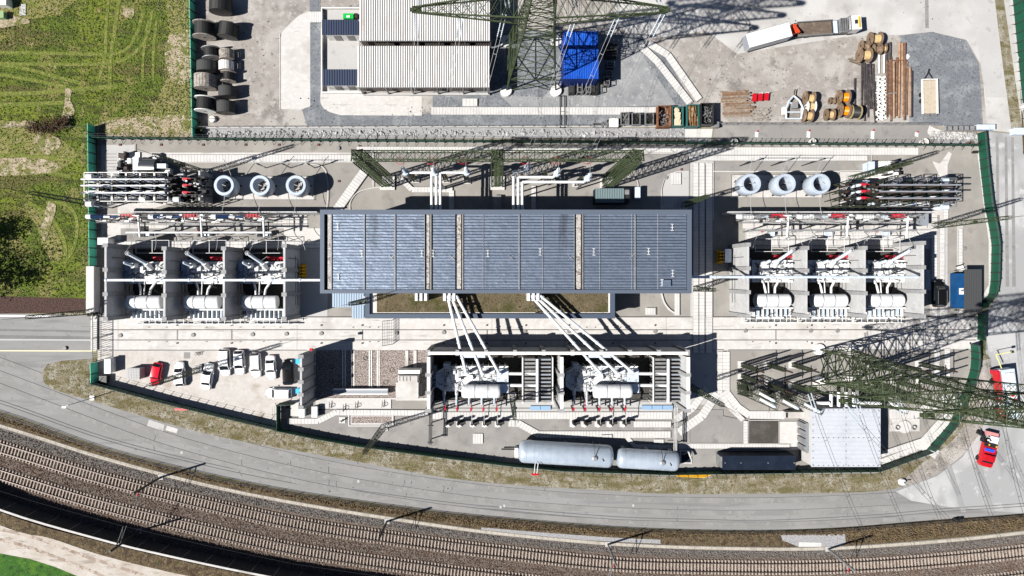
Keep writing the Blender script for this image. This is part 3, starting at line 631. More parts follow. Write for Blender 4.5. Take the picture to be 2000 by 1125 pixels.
# noise barrier
nb = W2(cr([(-330, 846), (-150, 925), (0, 996), (200, 1055), (333, 1087), (500, 1122), (620, 1142), (760, 1160)], 8))
nbz = [( p[0] * (1 - 4 / H), p[1] * (1 - 4 / H)) for p in nb]
o = thing('noise_barrier', 'long dark noise barrier wall with pale coping beside the southern track', 'noise barrier', (nbz[0][0], nbz[0][1], 0))
dk = mat('barrier_panel', gray(.03), .85, 0, [(gray(.045), 1, .45, .7)])
pts = resample(nbz, 4.0)
for (a, h), (b, _) in zip(pts, pts[1:]):
    if a.x < -100: continue
    c = (a + b) / 2; h = math.atan2((b - a).y, (b - a).x)
    MB().cbox(c.x, c.y, 0, 3.92, .14, 3.9, h).build('barrier_panel', dk, o)
    MB().cbox(a.x, a.y, 0, .12, .24, 3.92, h).build('post', zinc, o)
    MB().cbox(c.x, c.y, 3.93, 4.0, .34, .09, h).build('coping', C_conc, o)
# low fence on the south edge of the road
o = thing('roadside_fence', 'low dark mesh fence running along the south edge of the curved road', 'fence', (*W2(road_s)[0], 0))
rs = offset(W2(cr(road_s, 6)), -.1)
mb = MB(); mr = MB(); pr = resample(rs, 3.2)
for (a, h), (b, _) in zip(pr, pr[1:]):
    if not -95 < a.x < 98: continue
    MB().bar((a.x, a.y, 0), (a.x, a.y, 1.15), .05, 4).build('post', dsteel, o)
    for z in (.15, .6, 1.1): mr.bar((a.x, a.y, z), (b.x, b.y, z), .03, 4)
    L = (b - a).length
    for k in range(1, 16): q = a.lerp(b, k / 16); mb.bar((q.x, q.y, .1), (q.x, q.y, 1.1), .022, 3, cap=False)
mb.build('mesh_wires', dsteel, o, kind='stuff'); mr.build('fence_rail', dsteel, o)
# ================================================================ GREEN FENCES
def fence(label, pts, h=2.3, step=1.68, out=1, world=False, post=True, m=green, kerb=True):
    w = pts if world else W2(pts); o = thing('security_fence', label, 'fence', (w[0][0], w[0][1], 0), 'green sheet metal security fences')
    pm_ = mesh_of(MB().box(-.5, .5, -.03, .03, .12, h), 'panel', m)
    ar = MB().box(-.07, .07, -.13, .13, 0, h + .05).bar((0, 0, h), (0, .62 * out, h + .45), .045, 4).bar((0, .1, h * .55), (0, -.75 * out, .02), .03, 4)
    pm2 = mesh_of(ar, 'post', dsteel); wr = MB()
    for a, b in zip(w, w[1:]):
        a = Vector(a); b = Vector(b); L = (b - a).length; n = max(1, round(L / step)); d = (b - a) / n; hd = math.atan2(d.y, d.x)
        nrm = Vector((-math.sin(hd), math.cos(hd))) * out
        for k in range(n):
            c = a + d * (k + .5); inst(pm_, 'panel', (c.x - w[0][0], c.y - w[0][1], 0), o, hd, (d.length - .12, 1, 1))
            q = a + d * k; inst(pm2, 'post', (q.x - w[0][0], q.y - w[0][1], 0), o, hd)
        for j in (.25, .55): wr.bar((a.x + nrm.x * j, a.y + nrm.y * j, h + j * .7), (b.x + nrm.x * j, b.y + nrm.y * j, h + j * .7), .018, 3)
        if kerb: wr2 = MB().bar((a.x, a.y, .06), (b.x, b.y, .06), .12, 4); wr2.build('kerb', L_conc, o)
    wr.build('barbed_wire', wired, o)
fence('green panel fence along the west side of the compound beside the field', [(189, 520), (187.5, 380), (186, 262), (186, 246)], 2.3, out=1, m=greenw)
fence('short green fence panel by the west gate and the verge', [(192, 749), (191, 706)], 2.3, out=1, m=greenw)
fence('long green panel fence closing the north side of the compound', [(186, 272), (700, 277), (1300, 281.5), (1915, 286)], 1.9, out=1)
fence('green fence between the field and the yard full of cable drums', [(386, 273), (380, -30)], 2.2, out=1, m=greenw)
fence('green fence at the top right corner beside the rubble bank', [(2001, 250), (1975, -25)], 2.4, out=-1)
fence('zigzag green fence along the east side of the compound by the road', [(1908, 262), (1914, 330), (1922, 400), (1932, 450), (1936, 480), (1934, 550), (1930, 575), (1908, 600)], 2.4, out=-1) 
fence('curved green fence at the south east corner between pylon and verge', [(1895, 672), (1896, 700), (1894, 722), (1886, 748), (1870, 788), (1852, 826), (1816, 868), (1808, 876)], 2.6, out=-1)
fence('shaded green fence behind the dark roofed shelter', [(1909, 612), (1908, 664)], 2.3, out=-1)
fence('shadowed south fence of the parking, above the dry verge', [(192, 746), (330, 783), (450, 812), (548, 835)], 2.5, out=1)
fence('short green fence step at the end of the parking', [(548, 835), (548, 788), (580, 786)], 2.3, out=1, kerb=False)
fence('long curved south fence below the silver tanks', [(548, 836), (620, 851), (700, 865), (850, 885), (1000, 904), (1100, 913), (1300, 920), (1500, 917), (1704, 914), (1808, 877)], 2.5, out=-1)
t = thing('mesh_gate', 'tall mesh screen gate standing across the pale transport way south of the annex', 'gate', (*P(757, 650)[:2], 0))
a = P(768, 672); b = P(768, 625); m = MB(); f = MB(); tx = P(747, 650, 3).x
for k in range(9): q = a.lerp(b, k / 8); m.bar((q.x, q.y, .1), (tx, q.y, 3), .025, 3)
for k in range(7): ff = k / 6; f.bar((a.x + (tx - a.x) * ff, a.y, .1 + 2.9 * ff), (a.x + (tx - a.x) * ff, b.y, .1 + 2.9 * ff), .045 if k in (0, 3, 6) else .025)
for q in (a, b): f.bar((q.x, q.y, 0), (tx, q.y, 3), .06)
m.build('mesh_bars', dsteel, t, kind='stuff'); f.build('gate_frame', dsteel, t)
# ---- gates and walls on the west side
t = thing('gate_wall', 'pale concrete wall block beside the west sliding gate', 'wall', (*P(192, 565)[:2], 0))
MB().pbox(168, 520, 183, 611, 2.2, 2.45).build('wall_cap', slabm, t)
MB().pbox(171, 521, 181, 610, 0, 2.2, 2.2).build('wall_body', wallc, t)
t = thing('gate_wall', 'narrow pale concrete gate track wall beside the road lines', 'wall', (*P(186, 650)[:2], 0))
MB().pbox(177, 613, 189, 684, 0, .5).build('wall_body', slabm, t)
t = thing('sliding_gate', 'dark barred sliding gate across the west end of the transport way', 'gate', (*P(200, 650)[:2], 0))
b = MB(); f = MB()
for y in range(628, 700, 4): a = P(198, y); b.box(a.x - .02, a.x + .02, a.y - .03, a.y + .03, .1, 2.6)
for z in (.12, 2.62): p = P(198, 612); q = P(198, 703); f.bar((p.x, p.y, z), (q.x, q.y, z), .07)
for y in (612, 658, 703): p = P(198, y); f.bar((p.x, p.y, 0), (p.x, p.y, 2.7), .09)
b.build('gate_bars', black, t, kind='stuff'); f.build('gate_frame', black, t)
for y in (616, 636, 660, 684, 700): p = P(190, y); MB().bar((p.x - 1.3, p.y, 2.4), (p.x + .9, p.y, 2.5), .05).build('bracket', black, t)
def block(name, label, cat, x0, y0, x1, y1, h, m, z0=0, group=None):
    t = thing(name, label, cat, (*P((x0 + x1) / 2, (y0 + y1) / 2, h)[:2], z0), group)
    MB().pbox(x0, y0, x1, y1, z0, z0 + h * .93, z0 + h).build('body', m, t)
    a = P(x0, y1, z0 + h); c = P(x1, y0, z0 + h)
    MB().box(a.x - .06, c.x + .06, a.y - .06, c.y + .06, z0 + h * .93, z0 + h).build('lid', m, t); return t
block('control_cabinet', 'white control cabinet beside the short west fence by the verge', 'cabinet', 204, 702, 215, 729, 2.0, white)
block('control_cabinet', 'small dark cabinet in the fence corner below the white cabinet', 'cabinet', 193, 735, 207, 748, 1.3, dsteel)
block('control_cabinet', 'white cube cabinet at the top left corner of the first transformer bay', 'cabinet', 191, 465, 210, 477, 2.4, white)
block('concrete_block', 'square concrete block beside the foot of the parking mast', 'block', 384, 714, 393, 728, 1.0, capc)
block('concrete_block', 'white cable box left of the door of the striped pit wall', 'cabinet', 584, 795, 594, 815, 1.4, white)
block('concrete_block', 'white cable box right of the paved step near the gravel pit', 'cabinet', 609, 795, 619, 815, 1.4, white)
block('relay_cabinet', 'grey louvred cabinet with pale grid front beside the red car', 'cabinet', 247, 720, 272, 741, 2.1, L_conc)
m = MB()
for i in range(5):
    for j in range(4): a = P(249.5 + i * 5 + .2 * j, 723 + j * 5, 2.12); m.cbox(a.x, a.y, 2.1, .3, .3, .03)
tag(m.build('solar_panel', mat('panel_cells', gray(.2, -.03), .3)), 'small grid panel lying on top of the louvred cabinet by the red car', 'panel')
# ================================================================ MAIN BUILDING
HB = 14.5
def pr_(x, y, z=HB): return P(x, y, z)
bld = thing('switchgear_hall', 'long hall with blue grey standing seam metal roof in the centre', 'building', (*P(988, 490, HB)[:2], 0))
a = P(631, 567, HB); b = P(1346, 413, HB)
MB().box(a.x + .5, b.x - .5, a.y + .4, b.y - .4, 0, HB - 1).build('wall', clad, bld)
rm = mat('blue_grey_roof', (.215, .265, .345), .42, .72, [((.26, .31, .4), .35, .4, .65, (.5, 2, 1)), ((.185, .23, .305), 1.2, .5, .66, (1, 3, 1)), ((.12, .14, .17), .15, .6, .75, (3, .3, 1))], (.8, .085, (.7, 1.7, 1, 25)), spec=.5)
a = P(625, 573, HB); b = P(1351, 409.5, HB)
e = .72
MB().box(a.x, b.x, b.y - e, b.y, HB - 1.2, HB).build('parapet', mat('parapet_sheet', (.085, .105, .14), .5, .1), bld)
MB().box(a.x, b.x, a.y, a.y + e * .75, HB - 1.2, HB).build('parapet', _m['parapet_sheet'], bld)
MB().box(a.x, a.x + e * .9, a.y + e * .75, b.y - e, HB - 1.2, HB).build('parapet', _m['parapet_sheet'], bld)
MB().box(b.x - e * .9, b.x, a.y + e * .75, b.y - e, HB - 1.2, HB).build('parapet', _m['parapet_sheet'], bld)
MB().box(a.x + e * .9, b.x - e * .9, a.y + e * .75, b.y - e, HB - 1.3, HB - .62).build('roof_deck', mat('gutter_dark', gray(.03), .9), bld)
top = P(0, 417, HB).y; bot = P(0, 568, HB).y
zr = HB - .62
segs = [(647, 711), (711, 771), (771, 829), (845, 889), (905, 945), (945, 1014), (1014, 1060), (1060, 1123), (1141, 1172), (1172, 1241), (1241, 1286), (1286, 1342)]
nrow = 26; rh = (top - bot) / nrow
for x0, x1 in segs:
    X0 = P(x0, 0, HB).x; X1 = P(x1, 0, HB).x
    L = X1 - X0 - .05; pb = MB().box(-L / 2, L / 2, -rh / 2 + .048, rh / 2 - .048, 0, .3)
    me = mesh_of(pb, 'roof_panel', rm)
    for r in range(nrow):
        inst(me, 'roof_panel', ((X0 + X1) / 2 - bld.location.x, bot + rh * (r + .5) - bld.location.y, zr), bld)
gut = mat('gutter_gravel', (.31, .29, .27), .9, 0, [((.14, .11, .09), 1.4, .5, .62), (gray(.55), 4, .5, .7)])
for x0, x1 in ((638, 646), (831, 838), (892, 900), (1126, 1135)):
    X0 = P(x0, 0, HB).x; X1 = P(x1, 0, HB).x; MB().box(X0, X1, bot, top, zr, zr + .12).build('gutter', gut, bld)
for x in (646.3, 841, 903.5, 1138.5, 711, 771, 1014, 1241):
    X0 = P(x, 0, HB).x; MB().box(X0 - .09, X0 + .09, bot, top, zr + .3, zr + .48).build('walkway_rail', zinc, bld)
for x in (829, 944, 1060, 1122, 1172, 1235, 1286):
    X0 = P(x, 0, HB).x; MB().box(X0 - .025, X0 + .025, bot, top, zr + .3, zr + .42).build('lightning_wire', galv, bld)
for x, y in ((660, 443), (707, 495), (824, 495), (846, 495), (661, 541), (953, 495), (1055, 492), (1160, 492), (1267, 491), (1313, 444), (1314, 534), (1293, 552)):
    p = P(x, y, HB - .2); z = HB - .2
    MB().box(p.x - .04, p.x + .04, p.y - .5, p.y + .5, z, z + .06).box(p.x - .22, p.x + .22, p.y + .46, p.y + .54, z, z + .06).box(p.x - .22, p.x + .22, p.y - .54, p.y - .46, z, z + .06).box(p.x - .2, p.x + .2, p.y - .03, p.y + .03, z - .2, z + .05).build('anchor_bracket', white, bld)
for x, y in ((765, 503), (883, 503), (998, 503), (1115, 503), (1235, 500)):
    p = P(x, y, HB - .2); z = HB - .25; MB().bar((p.x - .4, p.y - .4, z), (p.x + .4, p.y + .4, z + .1), .035).bar((p.x - .4, p.y + .4, z), (p.x + .4, p.y - .4, z + .1), .035).build('cross_bracket', galv, bld)
p = P(1302, 553, HB); MB().cbox(p.x, p.y, HB - .4, 1.3, 1.0, .45).build('roof_hatch', rm, bld)
# annex with planted roof
HA = 6.5
an = thing('annex_building', 'low annex with planted brown green roof on the south side of the hall', 'building', (*P(957, 596, HA)[:2], 0))
a = P(713, 622, HA); b = P(1201, 560, HA)
MB().box(a.x + .3, b.x - .3, a.y + .3, b.y, 0, HA - .8).build('wall', clad, an)
pc = mat('annex_parapet', (.06, .08, .115), .5, .1)
MB().box(a.x, b.x, a.y, a.y + .75, HA - 1, HA).build('parapet', pc, an)
MB().box(a.x, a.x + .75, a.y + .75, b.y, HA - 1, HA).build('parapet', pc, an)
MB().box(b.x - .75, b.x, a.y + .75, b.y, HA - 1, HA).build('parapet', pc, an)
sed = mat('sedum_roof', (.1, .08, .045), .95, 0, [((.055, .055, .016), .22, .45, .6), ((.15, .12, .075), .5, .52, .7), ((.04, .03, .02), 3.2, .56, .66)], (5, .2))
MB().box(a.x + .75, b.x - .75, a.y + .75, b.y, HA - 1, HA - .55).build('gravel_margin', mat('white_gravel', (.5, .48, .46), .9, 0, [(gray(.25), 5, .55, .7)]), an)
c = P(1187, 610, HA - .5); MB().box(a.x + 1.9, c.x, c.y, b.y, HA - .55, HA - .45).build('planted_bed', sed, an)
m = MB()
for i in range(2600): m.rock(random.uniform(a.x + 2, c.x - .1), random.uniform(c.y + .1, c.y + 3.6), HA - .5, random.uniform(.06, .14))
m.build('sedum_tufts', sed, an, kind='stuff')
lo = thing('lean_to_roof', 'low pale blue corrugated roof at the south west corner of the hall', 'roof', (*P(680, 598, 4.2)[:2], 0))
a = P(649, 600, 4.2); b = P(713, 560, 4.2); a2 = P(686, 622, 4.2)
MB().box(a.x + .2, b.x, a.y + .2, b.y, 0, 4.0).box(a2.x + .2, b.x, a2.y + .2, a.y + .2, 0, 4.0).build('wall', clad, lo)
cs = mat('pale_corrugated', (.27, .34, .42), .45, .3)
m = MB(); x = a.x
while x < b.x - .2: y0 = a.y if x < a2.x else a2.y; m.box(x, x + .32, y0, b.y, 4.0, 4.2 + .0); m.box(x + .32, x + .42, y0, b.y, 4.0, 4.12); x += .42
m.build('corrugated_sheet', cs, lo)
# ================================================================ WHITE SHEDS
def ribroof(x0, x1, y0, y1, z, pitch, h, axis='Y'):
    m = MB(); V = []; F = []; n = int(round((x1 - x0) / pitch)); pit = (x1 - x0) / n; xs = []
    for i in range(n):
        b = x0 + i * pit; xs += [(b, 0), (b + pit * .62, h * .15), (b + pit * .72, h), (b + pit * .9, h)]
    xs.append((x1, 0))
    for X, dz in xs: V += [(X, y0, z + dz), (X, y1, z + dz)]
    F = [(2 * i, 2 * i + 2, 2 * i + 3, 2 * i + 1) for i in range(len(xs) - 1)]
    m.add(V, F); return m
shw = mat('white_roof_sheet', (.52, .51, .50), .5, .1, [((.44, .42, .41), .5, .5, .72, (4, .4, 1)), ((.42, .37, .35), .25, .62, .78, (3, .5, 1))])
HS = 5.6
for lab, x0, y0, x1, y1 in (('white ribbed roof shed, the southern one beside the courtyard', 698, 90, 956, 171), ('white ribbed roof shed, the northern one under the pylon arm', 702, -75, 957, 80)):
    t = thing('storage_shed', lab, 'shed', (*P((x0 + x1) / 2, (y0 + y1) / 2, HS)[:2], 0))
    a = P(x0, y1, HS); b = P(x1, y0, HS)
    MB().box(a.x + .1, b.x - .1, a.y + .9, b.y - .1, 0, HS - .1).build('wall', mat('shed_interior', gray(.1, .05), .8), t)
    ribroof(a.x, b.x, a.y, b.y, HS, .385, .17).build('roof', shw, t)
    MB().box(a.x, b.x, a.y - .03, a.y + .06, HS - .35, HS + .05).build('fascia', zinc, t)
    m = MB(); x = a.x + .1
    while x < b.x - .1: m.box(x, x + .13, a.y + .72, a.y + .85, .7, HS - .5); x += .28
    m.build('louvre_slats', mat('louvre_brown', (.24, .2, .18), .7), t)
    m = MB(); x = a.x
    while x < b.x: m.box(x, x + .25, a.y + .2, a.y + .45, 0, HS - .3); x += 4.4
    m.build('columns', zinc, t)
    MB().box(a.x, b.x, a.y + .1, a.y + .5, 0, .5).build('plinth', L_conc, t)
cw = thing('courtyard_wall', 'thin white wall enclosing the small courtyard west of the sheds', 'wall', (*P(628, 95)[:2], 0))
for s in ((627, 14, 629, 180), (629, 14, 702, 16), (629, 179, 706, 181)): MB().pbox(*s, 0, .9).build('wall_body', offw, cw)
for lab, x0, y0, x1, y1 in (('dark blue ribbed lean-to roof behind the green box', 628, 38, 700, 68), ('dark blue ribbed lean-to roof at the south end of the courtyard', 629, 135, 698, 167)):
    t = thing('lean_to', lab, 'lean-to', (*P((x0 + x1) / 2, (y0 + y1) / 2, 3.4)[:2], 0))
    a = P(x0, y1, 3.4); b = P(x1, y0, 3.4)
    MB().box(a.x + .6, b.x, a.y + .15, b.y - .1, 0, 3.2).build('wall', offw, t)
    ribroof(a.x, b.x, a.y, b.y, 3.3, .42, .1).build('roof', mat('navy_ribbed', (.028, .04, .075), .5, .1), t)
    m = MB()
    for i in range(2): m.box(a.x + 1.8 + i * 2.3, a.x + 3 + i * 2.3, a.y + .1, a.y + .16, .1, 2.6)
    m.build('door', zinc, t)
t = thing('waste_container', 'bright green container in the small courtyard', 'container', (*P(681, 31)[:2], 0))
MB().pbox(670, 26, 690, 36, 0, 1.2).build('body', mat('bright_green', (.0, .35, .04), .5), t)
p = P(680, 32, 1.3); MB().cbox(p.x, p.y, 1.2, .6, .35, .12).build('lid', white, t)
p = P(695, 30, 1.0); MB().cbox(p.x, p.y, 0, .6, .8, 1.0).build('motor', black, t)
# blue hall made of sheeting with dark racks round it
for lab, x0, y0, x1, y1, h in (('bright blue corrugated container roof, the northern of two', 1101, 61, 1168, 88, 6.2), ('bright blue corrugated container roof, the southern of two', 1101, 96, 1169, 154, 5.6)):
    t = thing('blue_container', lab, 'container', (*P((x0 + x1) / 2, (y0 + y1) / 2, h)[:2], 0))
    a = P(x0, y1, h); b = P(x1, y0, h)
    MB().box(a.x + .05, b.x - .05, a.y + .3, b.y - .05, 0, h - .1).build('wall', mat('deep_blue_wall', (.004, .03, .22), .5), t)
    ribroof(a.x, b.x, a.y, b.y, h - .05, .3, .1).build('roof', blue, t)
    m = MB(); x = a.x
    while x < b.x: m.box(x, x + .12, a.y + .15, a.y + .27, .2, h - .2); x += .26
    m.build('wall_ribs', _m['deep_blue_wall'], t)
def rack(label, x0, y0, x1, y1, h, m=dsteel, group=None, shelf=True, name='steel_rack', cat='rack'):
    t = thing(name, label, cat, (*P((x0 + x1) / 2, (y0 + y1) / 2, h)[:2], 0), group); a = P(x0, y1, h); b = P(x1, y0, h); f = MB()
    for X in (a.x, b.x):
        for Y in (a.y, b.y): f.bar((X, Y, 0), (X, Y, h), .07)
        for z in (.1, h): f.bar((X, a.y, z), (X, b.y, z), .07)
    for Y in (a.y, b.y):
        for z in (.1, h): f.bar((a.x, Y, z), (b.x, Y, z), .07)
    f.bar((a.x, (a.y + b.y) / 2, h), (b.x, (a.y + b.y) / 2, h), .05)
    f.build('frame', m, t)
    if shelf: MB().box(a.x, b.x, a.y, b.y, .2, h * .45).build('load', mat('dark_load', gray(.03), .8), t)
    return t
for i, x in enumerate((1113, 1128, 1145, 1159)): rack(('first', 'second', 'third', 'fourth')[i] + ' small steel cage from the left in front of the blue container', x, 161, x + 9, 180, 2.2, [dsteel, galv, galv, dsteel][i], 'steel cages beside the blue container')
for i, (x0, y0, x1, y1, h) in enumerate(((1186, 78, 1208, 92, 2.6), (1184, 98, 1206, 108, 2.2), (1186, 120, 1200, 131, 1.6), (1184, 138, 1197, 148, 1.6), (1180, 150, 1190, 166, 1.8))):
    rack(('top', 'second', 'middle', 'fourth', 'lowest') [i] + ' dark cage in the column east of the blue container', x0, y0, x1, y1, h, zinc if i > 1 else dsteel, 'dark cages east of the blue container')
rack('long black steel ladder frame standing beside the slab trench', 1094, 187, 1103, 249, .4, dsteel, None, False, 'ladder_frame', 'frame')
# ================================================================ LATTICE STRUCTURES
def mast(label, px, py, hl=18.2, hr=23.5, w=.42, m=latd, z0=0):
    b = P(px, py, z0); t = thing('lightning_mast', label, 'mast', (b.x, b.y, z0), 'lattice lightning masts')
    MB().lattice((b.x, b.y, z0), (b.x, b.y, z0 + hl), w, .22, 16, .06, .032).build('lattice_shaft', m, t)
    MB().bar((b.x, b.y, z0 + hl - .3), (b.x, b.y, z0 + hr), .05, 5, .02).build('lightning_rod', m, t)
    MB().cbox(b.x, b.y, z0, 1.5, 1.5, .3).build('footing', L_conc, t)
    MB().cbox(b.x + .3, b.y, z0 + hl * .55, .5, .3, .5).build('lamp', m, t); return t
mast('lattice lightning mast between the black switchgear and the left drum reactors', 401, 338)
mast('lattice lightning mast inside the west fence leaning out over the field', 197, 401)
mast('lattice lightning mast at the west gate beside the pale wall', 190, 608)
mast('lattice lightning mast standing among the parked cars', 389, 722, 17.0, 21.5)
mast('lattice lightning mast on the asphalt south of the gravel pit', 750, 833)
mast('lattice lightning mast between the two big transformer bays', 1000, 774, 19, 25)
mast('lattice lightning mast at the south east corner of the big transformer bays', 1346, 754)
mast('lattice lightning mast at the north east corner of the long hall', 1334, 401, 14, 17.5, m=lat)
mast('lattice lightning mast crossing above the right switchgear', 1659, 350, 18.2, 23.5, m=lat)
mast('lattice lightning mast leaning out over the east fence', 1822, 442, 18.2, 22.5, m=lat)
mast('lattice lightning mast on the low corrugated roof west of the annex', 719, 587, 14.5, 20, z0=4.2)
mast('short lattice lightning mast east of the long hall', 1357, 564, 11, 13.5)
def pylon(label, cx, cy, half, arms, zt, armw):
    c = P(cx, cy); t = thing('lattice_pylon', label, 'pylon', (c.x, c.y, 0), 'dark green high voltage pylons')
    zw = arms[0][0] - 2.5; wt = armw
    def hw(z): return half + (wt - half) * min(z / zw, 1) if z < zw else wt + (.75 - wt) * (z - zw) / (zt - zw)
    for sx in (-1, 1):
        for sy in (-1, 1):
            g = MB(); zz = [0, zw, zt]
            for a, b in zip(zz, zz[1:]): g.bar((c.x + sx * hw(a), c.y + sy * hw(a), a), (c.x + sx * hw(b), c.y + sy * hw(b), b), .15, 4, .11)
            g.build('leg', lat, t)
            MB().revolve([(0, .75), (.95, .7), (1.05, .3), (1.05, 0)], 16, (c.x + sx * half, c.y + sy * half, 0)).build('footing', offw, t)
    br = MB(); zs = [0]; z = 0
    while z < zt - .5:
        z += max(1.4, hw(z) * 1.25); zs.append(min(z, zt))
    for a, b in zip(zs, zs[1:]):
        A = [(c.x + i * hw(a), c.y + j * hw(a), a) for i, j in ((-1, -1), (1, -1), (1, 1), (-1, 1))]
        B = [(c.x + i * hw(b), c.y + j * hw(b), b) for i, j in ((-1, -1), (1, -1), (1, 1), (-1, 1))]
        for i in range(4):
            j = (i + 1) % 4; r = .09 if b < zw * .6 else .065 if b < zw else .045
            br.bar(A[i], B[j], r, 4, cap=False); br.bar(A[j], B[i], r, 4, cap=False); br.bar(B[i], B[j], r, 4, cap=False)
            if hw(a) > 2.2:
                M = (Vector(A[i]) + Vector(A[j])) / 2; N = (Vector(B[i]) + Vector(B[j])) / 2; X = (M + N) / 2
                for q in (A[i], A[j], B[i], B[j]): br.bar((Vector(q) + X) / 2, (Vector(A[i if q in (A[i], B[i]) else j]) + Vector(B[i if q in (A[i], B[i]) else j])) / 2, .045, 3, cap=False)
        if b > zw: br.bar(B[0], B[2], .05, 3, cap=False)
    br.build('bracing', lat, t)
    for z, L in arms:
        for s in (-1, 1):
            g = MB(); w0 = hw(z); tip = Vector((c.x + s * L, c.y, z + .2)); hh = 2.4
            root = [Vector((c.x + s * w0, c.y + j * w0, zz_)) for j, zz_ in ((-1, z), (1, z), (1, z + hh), (-1, z + hh))]
            n = 9; prev = root
            for q, o_ in zip(root, ((0, -.35), (0, .35), (0, .35), (0, -.35))): g.bar(q, tip + Vector((0, o_[1], 0)), .13 if half > 4 else .095, 4)
            for k in range(1, n + 1):
                f = k / n; cur = [q.lerp(tip + Vector((0, o_, dz)), f) for q, o_, dz in zip(root, (-.35, .35, .35, -.35), (0, 0, .3, .3))]
                for i in range(4):
                    j = (i + 1) % 4
                    g.bar(prev[i] if k % 2 else prev[j], cur[j] if k % 2 else cur[i], .06 if half > 4 else .038, 3, cap=False)
                    g.bar(cur[i], cur[j], .038, 3, cap=False)
                    if i % 2 == 0: g.bar(prev[j] if k % 2 else prev[i], cur[i] if k % 2 else cur[j], .038, 3, cap=False)
                prev = cur
            g.bar(tip - Vector((s * 1.2, 0, 0)), tip + Vector((s * .3, 0, 0)), .3, 4)
            g.build('crossarm', lat, t)
    return c
armsN = [(25.6, 17.8), (34, 15.5), (42, 12)]
cN = pylon('tall dark green lattice pylon beside the white sheds and blue container', 1037, 130, 97 / 2 / S, armsN, 50, 2.1)
armsS = [(25.2, 16.2), (34.5, 16.2), (43.5, 11.5)]
cS = pylon('tall dark green lattice pylon above the disconnector frames in the south east', 1629, 713, 62 / 2 / S, armsS, 51, 1.9)
# gantry portal
gz = 26.5
gt = thing('gantry_portal', 'wide dark green lattice gantry on three legs north of the hall', 'gantry', (*P(970, 355)[:2], 0))
yb = P(0, 355).y
xl, xm, xr = P(757, 0).x, P(971, 0).x, P(1186, 0).x
xL = P(692, 0, gz).x; xR = P(1250, 0, gz).x
MB().lattice((xL, yb, gz - .6), (xR, yb, gz - .6), .85, .85, 38, .11, .045, ha=.6, hb=.6).build('beam', lat, gt)
for x in (xl, xm, xr):
    MB().lattice((x, yb, 0), (x, yb, gz - 1.2), .95, .8, 20, .11, .045, xb=True).build('leg', lat, gt)
    MB().lattice((x, yb, gz), (x, yb, gz + 2.4), .8, .15, 3, .1, .05).build('peak', lat, gt)
    MB().cbox(x, yb - .3, 0, 2.6, 2.4, .4).build('footing', slabm, gt)
for x in (794, 812, 818, 905, 914, 1129, 1032, 1146):
    pass
# insulator posts carrying the gas ducts north of the hall
def bushing_mb(m, a, b, r0=.14, r1=.34, n=9):
    a = Vector(a); b = Vector(b); d = (b - a) / n
    for k in range(n): m.bar(a + d * k, a + d * (k + .7), r1, 8, r0); m.bar(a + d * (k + .7), a + d * (k + 1), r0, 6)
dz = 9.5
for i, (xs, yy, xv) in enumerate(((792, 337, 843), (849, 340, 852), (912, 337, 860))):
    t = thing('gas_duct', ('left', 'middle', 'right')[i] + ' white gas insulated tube of the western trio entering the hall from the gantry', 'duct', (*P(xv, 375, dz)[:2], 0), 'white gas ducts north of the hall')
    y1 = P(0, yy - 2 * (i == 1), dz).y; y2 = P(0, 418, dz).y; X = P(xv, 0, dz).x; Xs = P(xs, 0, dz).x
    MB().tube([(Xs, y1, dz), (X, y1, dz), (X, y2, dz)], .23, 10).build('duct_tube', white, t, smooth=True)
    m = MB(); bushing_mb(m, (Xs, y1, dz), (Xs, y1 + .2, dz + 3.6)); m.build('bushing', insulw, t)
    MB().revolve([(0, .4), (.5, .4), (.6, .1), (.6, -.4), (0, -.4)], 12, (Xs, y1, dz)).build('duct_head', ltgrey, t)
    m = MB(); m.bar((Xs, y1, 0), (Xs, y1, dz - .3), .12); m.bar((X, y1 - 1.5, 0), (X, y1 - 1.5, dz - .3), .14); m.build('support_post', zinc, t)
for i, (xs, yy, xv) in enumerate(((1030, 336, 1003), (1088, 346, 1012), (1148, 355.5, 1020))):
    t = thing('gas_duct', ('left', 'middle', 'right')[i] + ' white gas insulated tube of the eastern stepped trio entering the hall', 'duct', (*P(xv, 375, dz)[:2], 0), 'white gas ducts north of the hall')
    y1 = P(0, yy, dz).y; y2 = P(0, 418, dz).y; X = P(xv, 0, dz).x; Xs = P(xs, 0, dz).x
    MB().tube([(Xs, y1 + .6, dz), (Xs - .6, y1, dz), (X, y1, dz), (X, y2, dz)], .24, 10).build('duct_tube', white, t, smooth=True)
    m = MB(); bushing_mb(m, (Xs, y1 + .6, dz), (Xs, y1 + .8, dz + 3.6)); m.build('bushing', insulw, t)
    MB().revolve([(0, .4), (.5, .4), (.6, .1), (.6, -.4), (0, -.4)], 12, (Xs, y1 + .6, dz)).build('duct_head', ltgrey, t)
    m = MB(); m.bar((Xs - .8, y1, 0), (Xs - .8, y1, dz - .3), .14); m.bar((X, y1 - 1.5, 0), (X, y1 - 1.5, dz - .3), .14); m.build('support_post', zinc, t)
lp = [(742, 336), (804, 350), (862, 350), (915, 350), (1013, 350), (1074, 350), (1131, 332), (1128, 350), (998, 360)]
for fi_, (x, y) in enumerate(((812, 352), (872, 352), (912, 354), (1060, 352), (1082, 352), (1125, 360))):
    p = P(x, y); t = thing('post_footing', ('first', 'second', 'third', 'fourth', 'fifth', 'sixth')[fi_] + ' pale footing with lattice post from the left under the gas ducts', 'footing', (p.x, p.y, 0), 'pale footings under the gas ducts')
    MB().cbox(p.x, p.y, 0, 1.3, 1.0, .35).build('plinth', slabm, t); MB().lattice((p.x, p.y, .35), (p.x, p.y, 8.6), .35, .2, 8, .07, .035).build('lattice_post', latd, t)
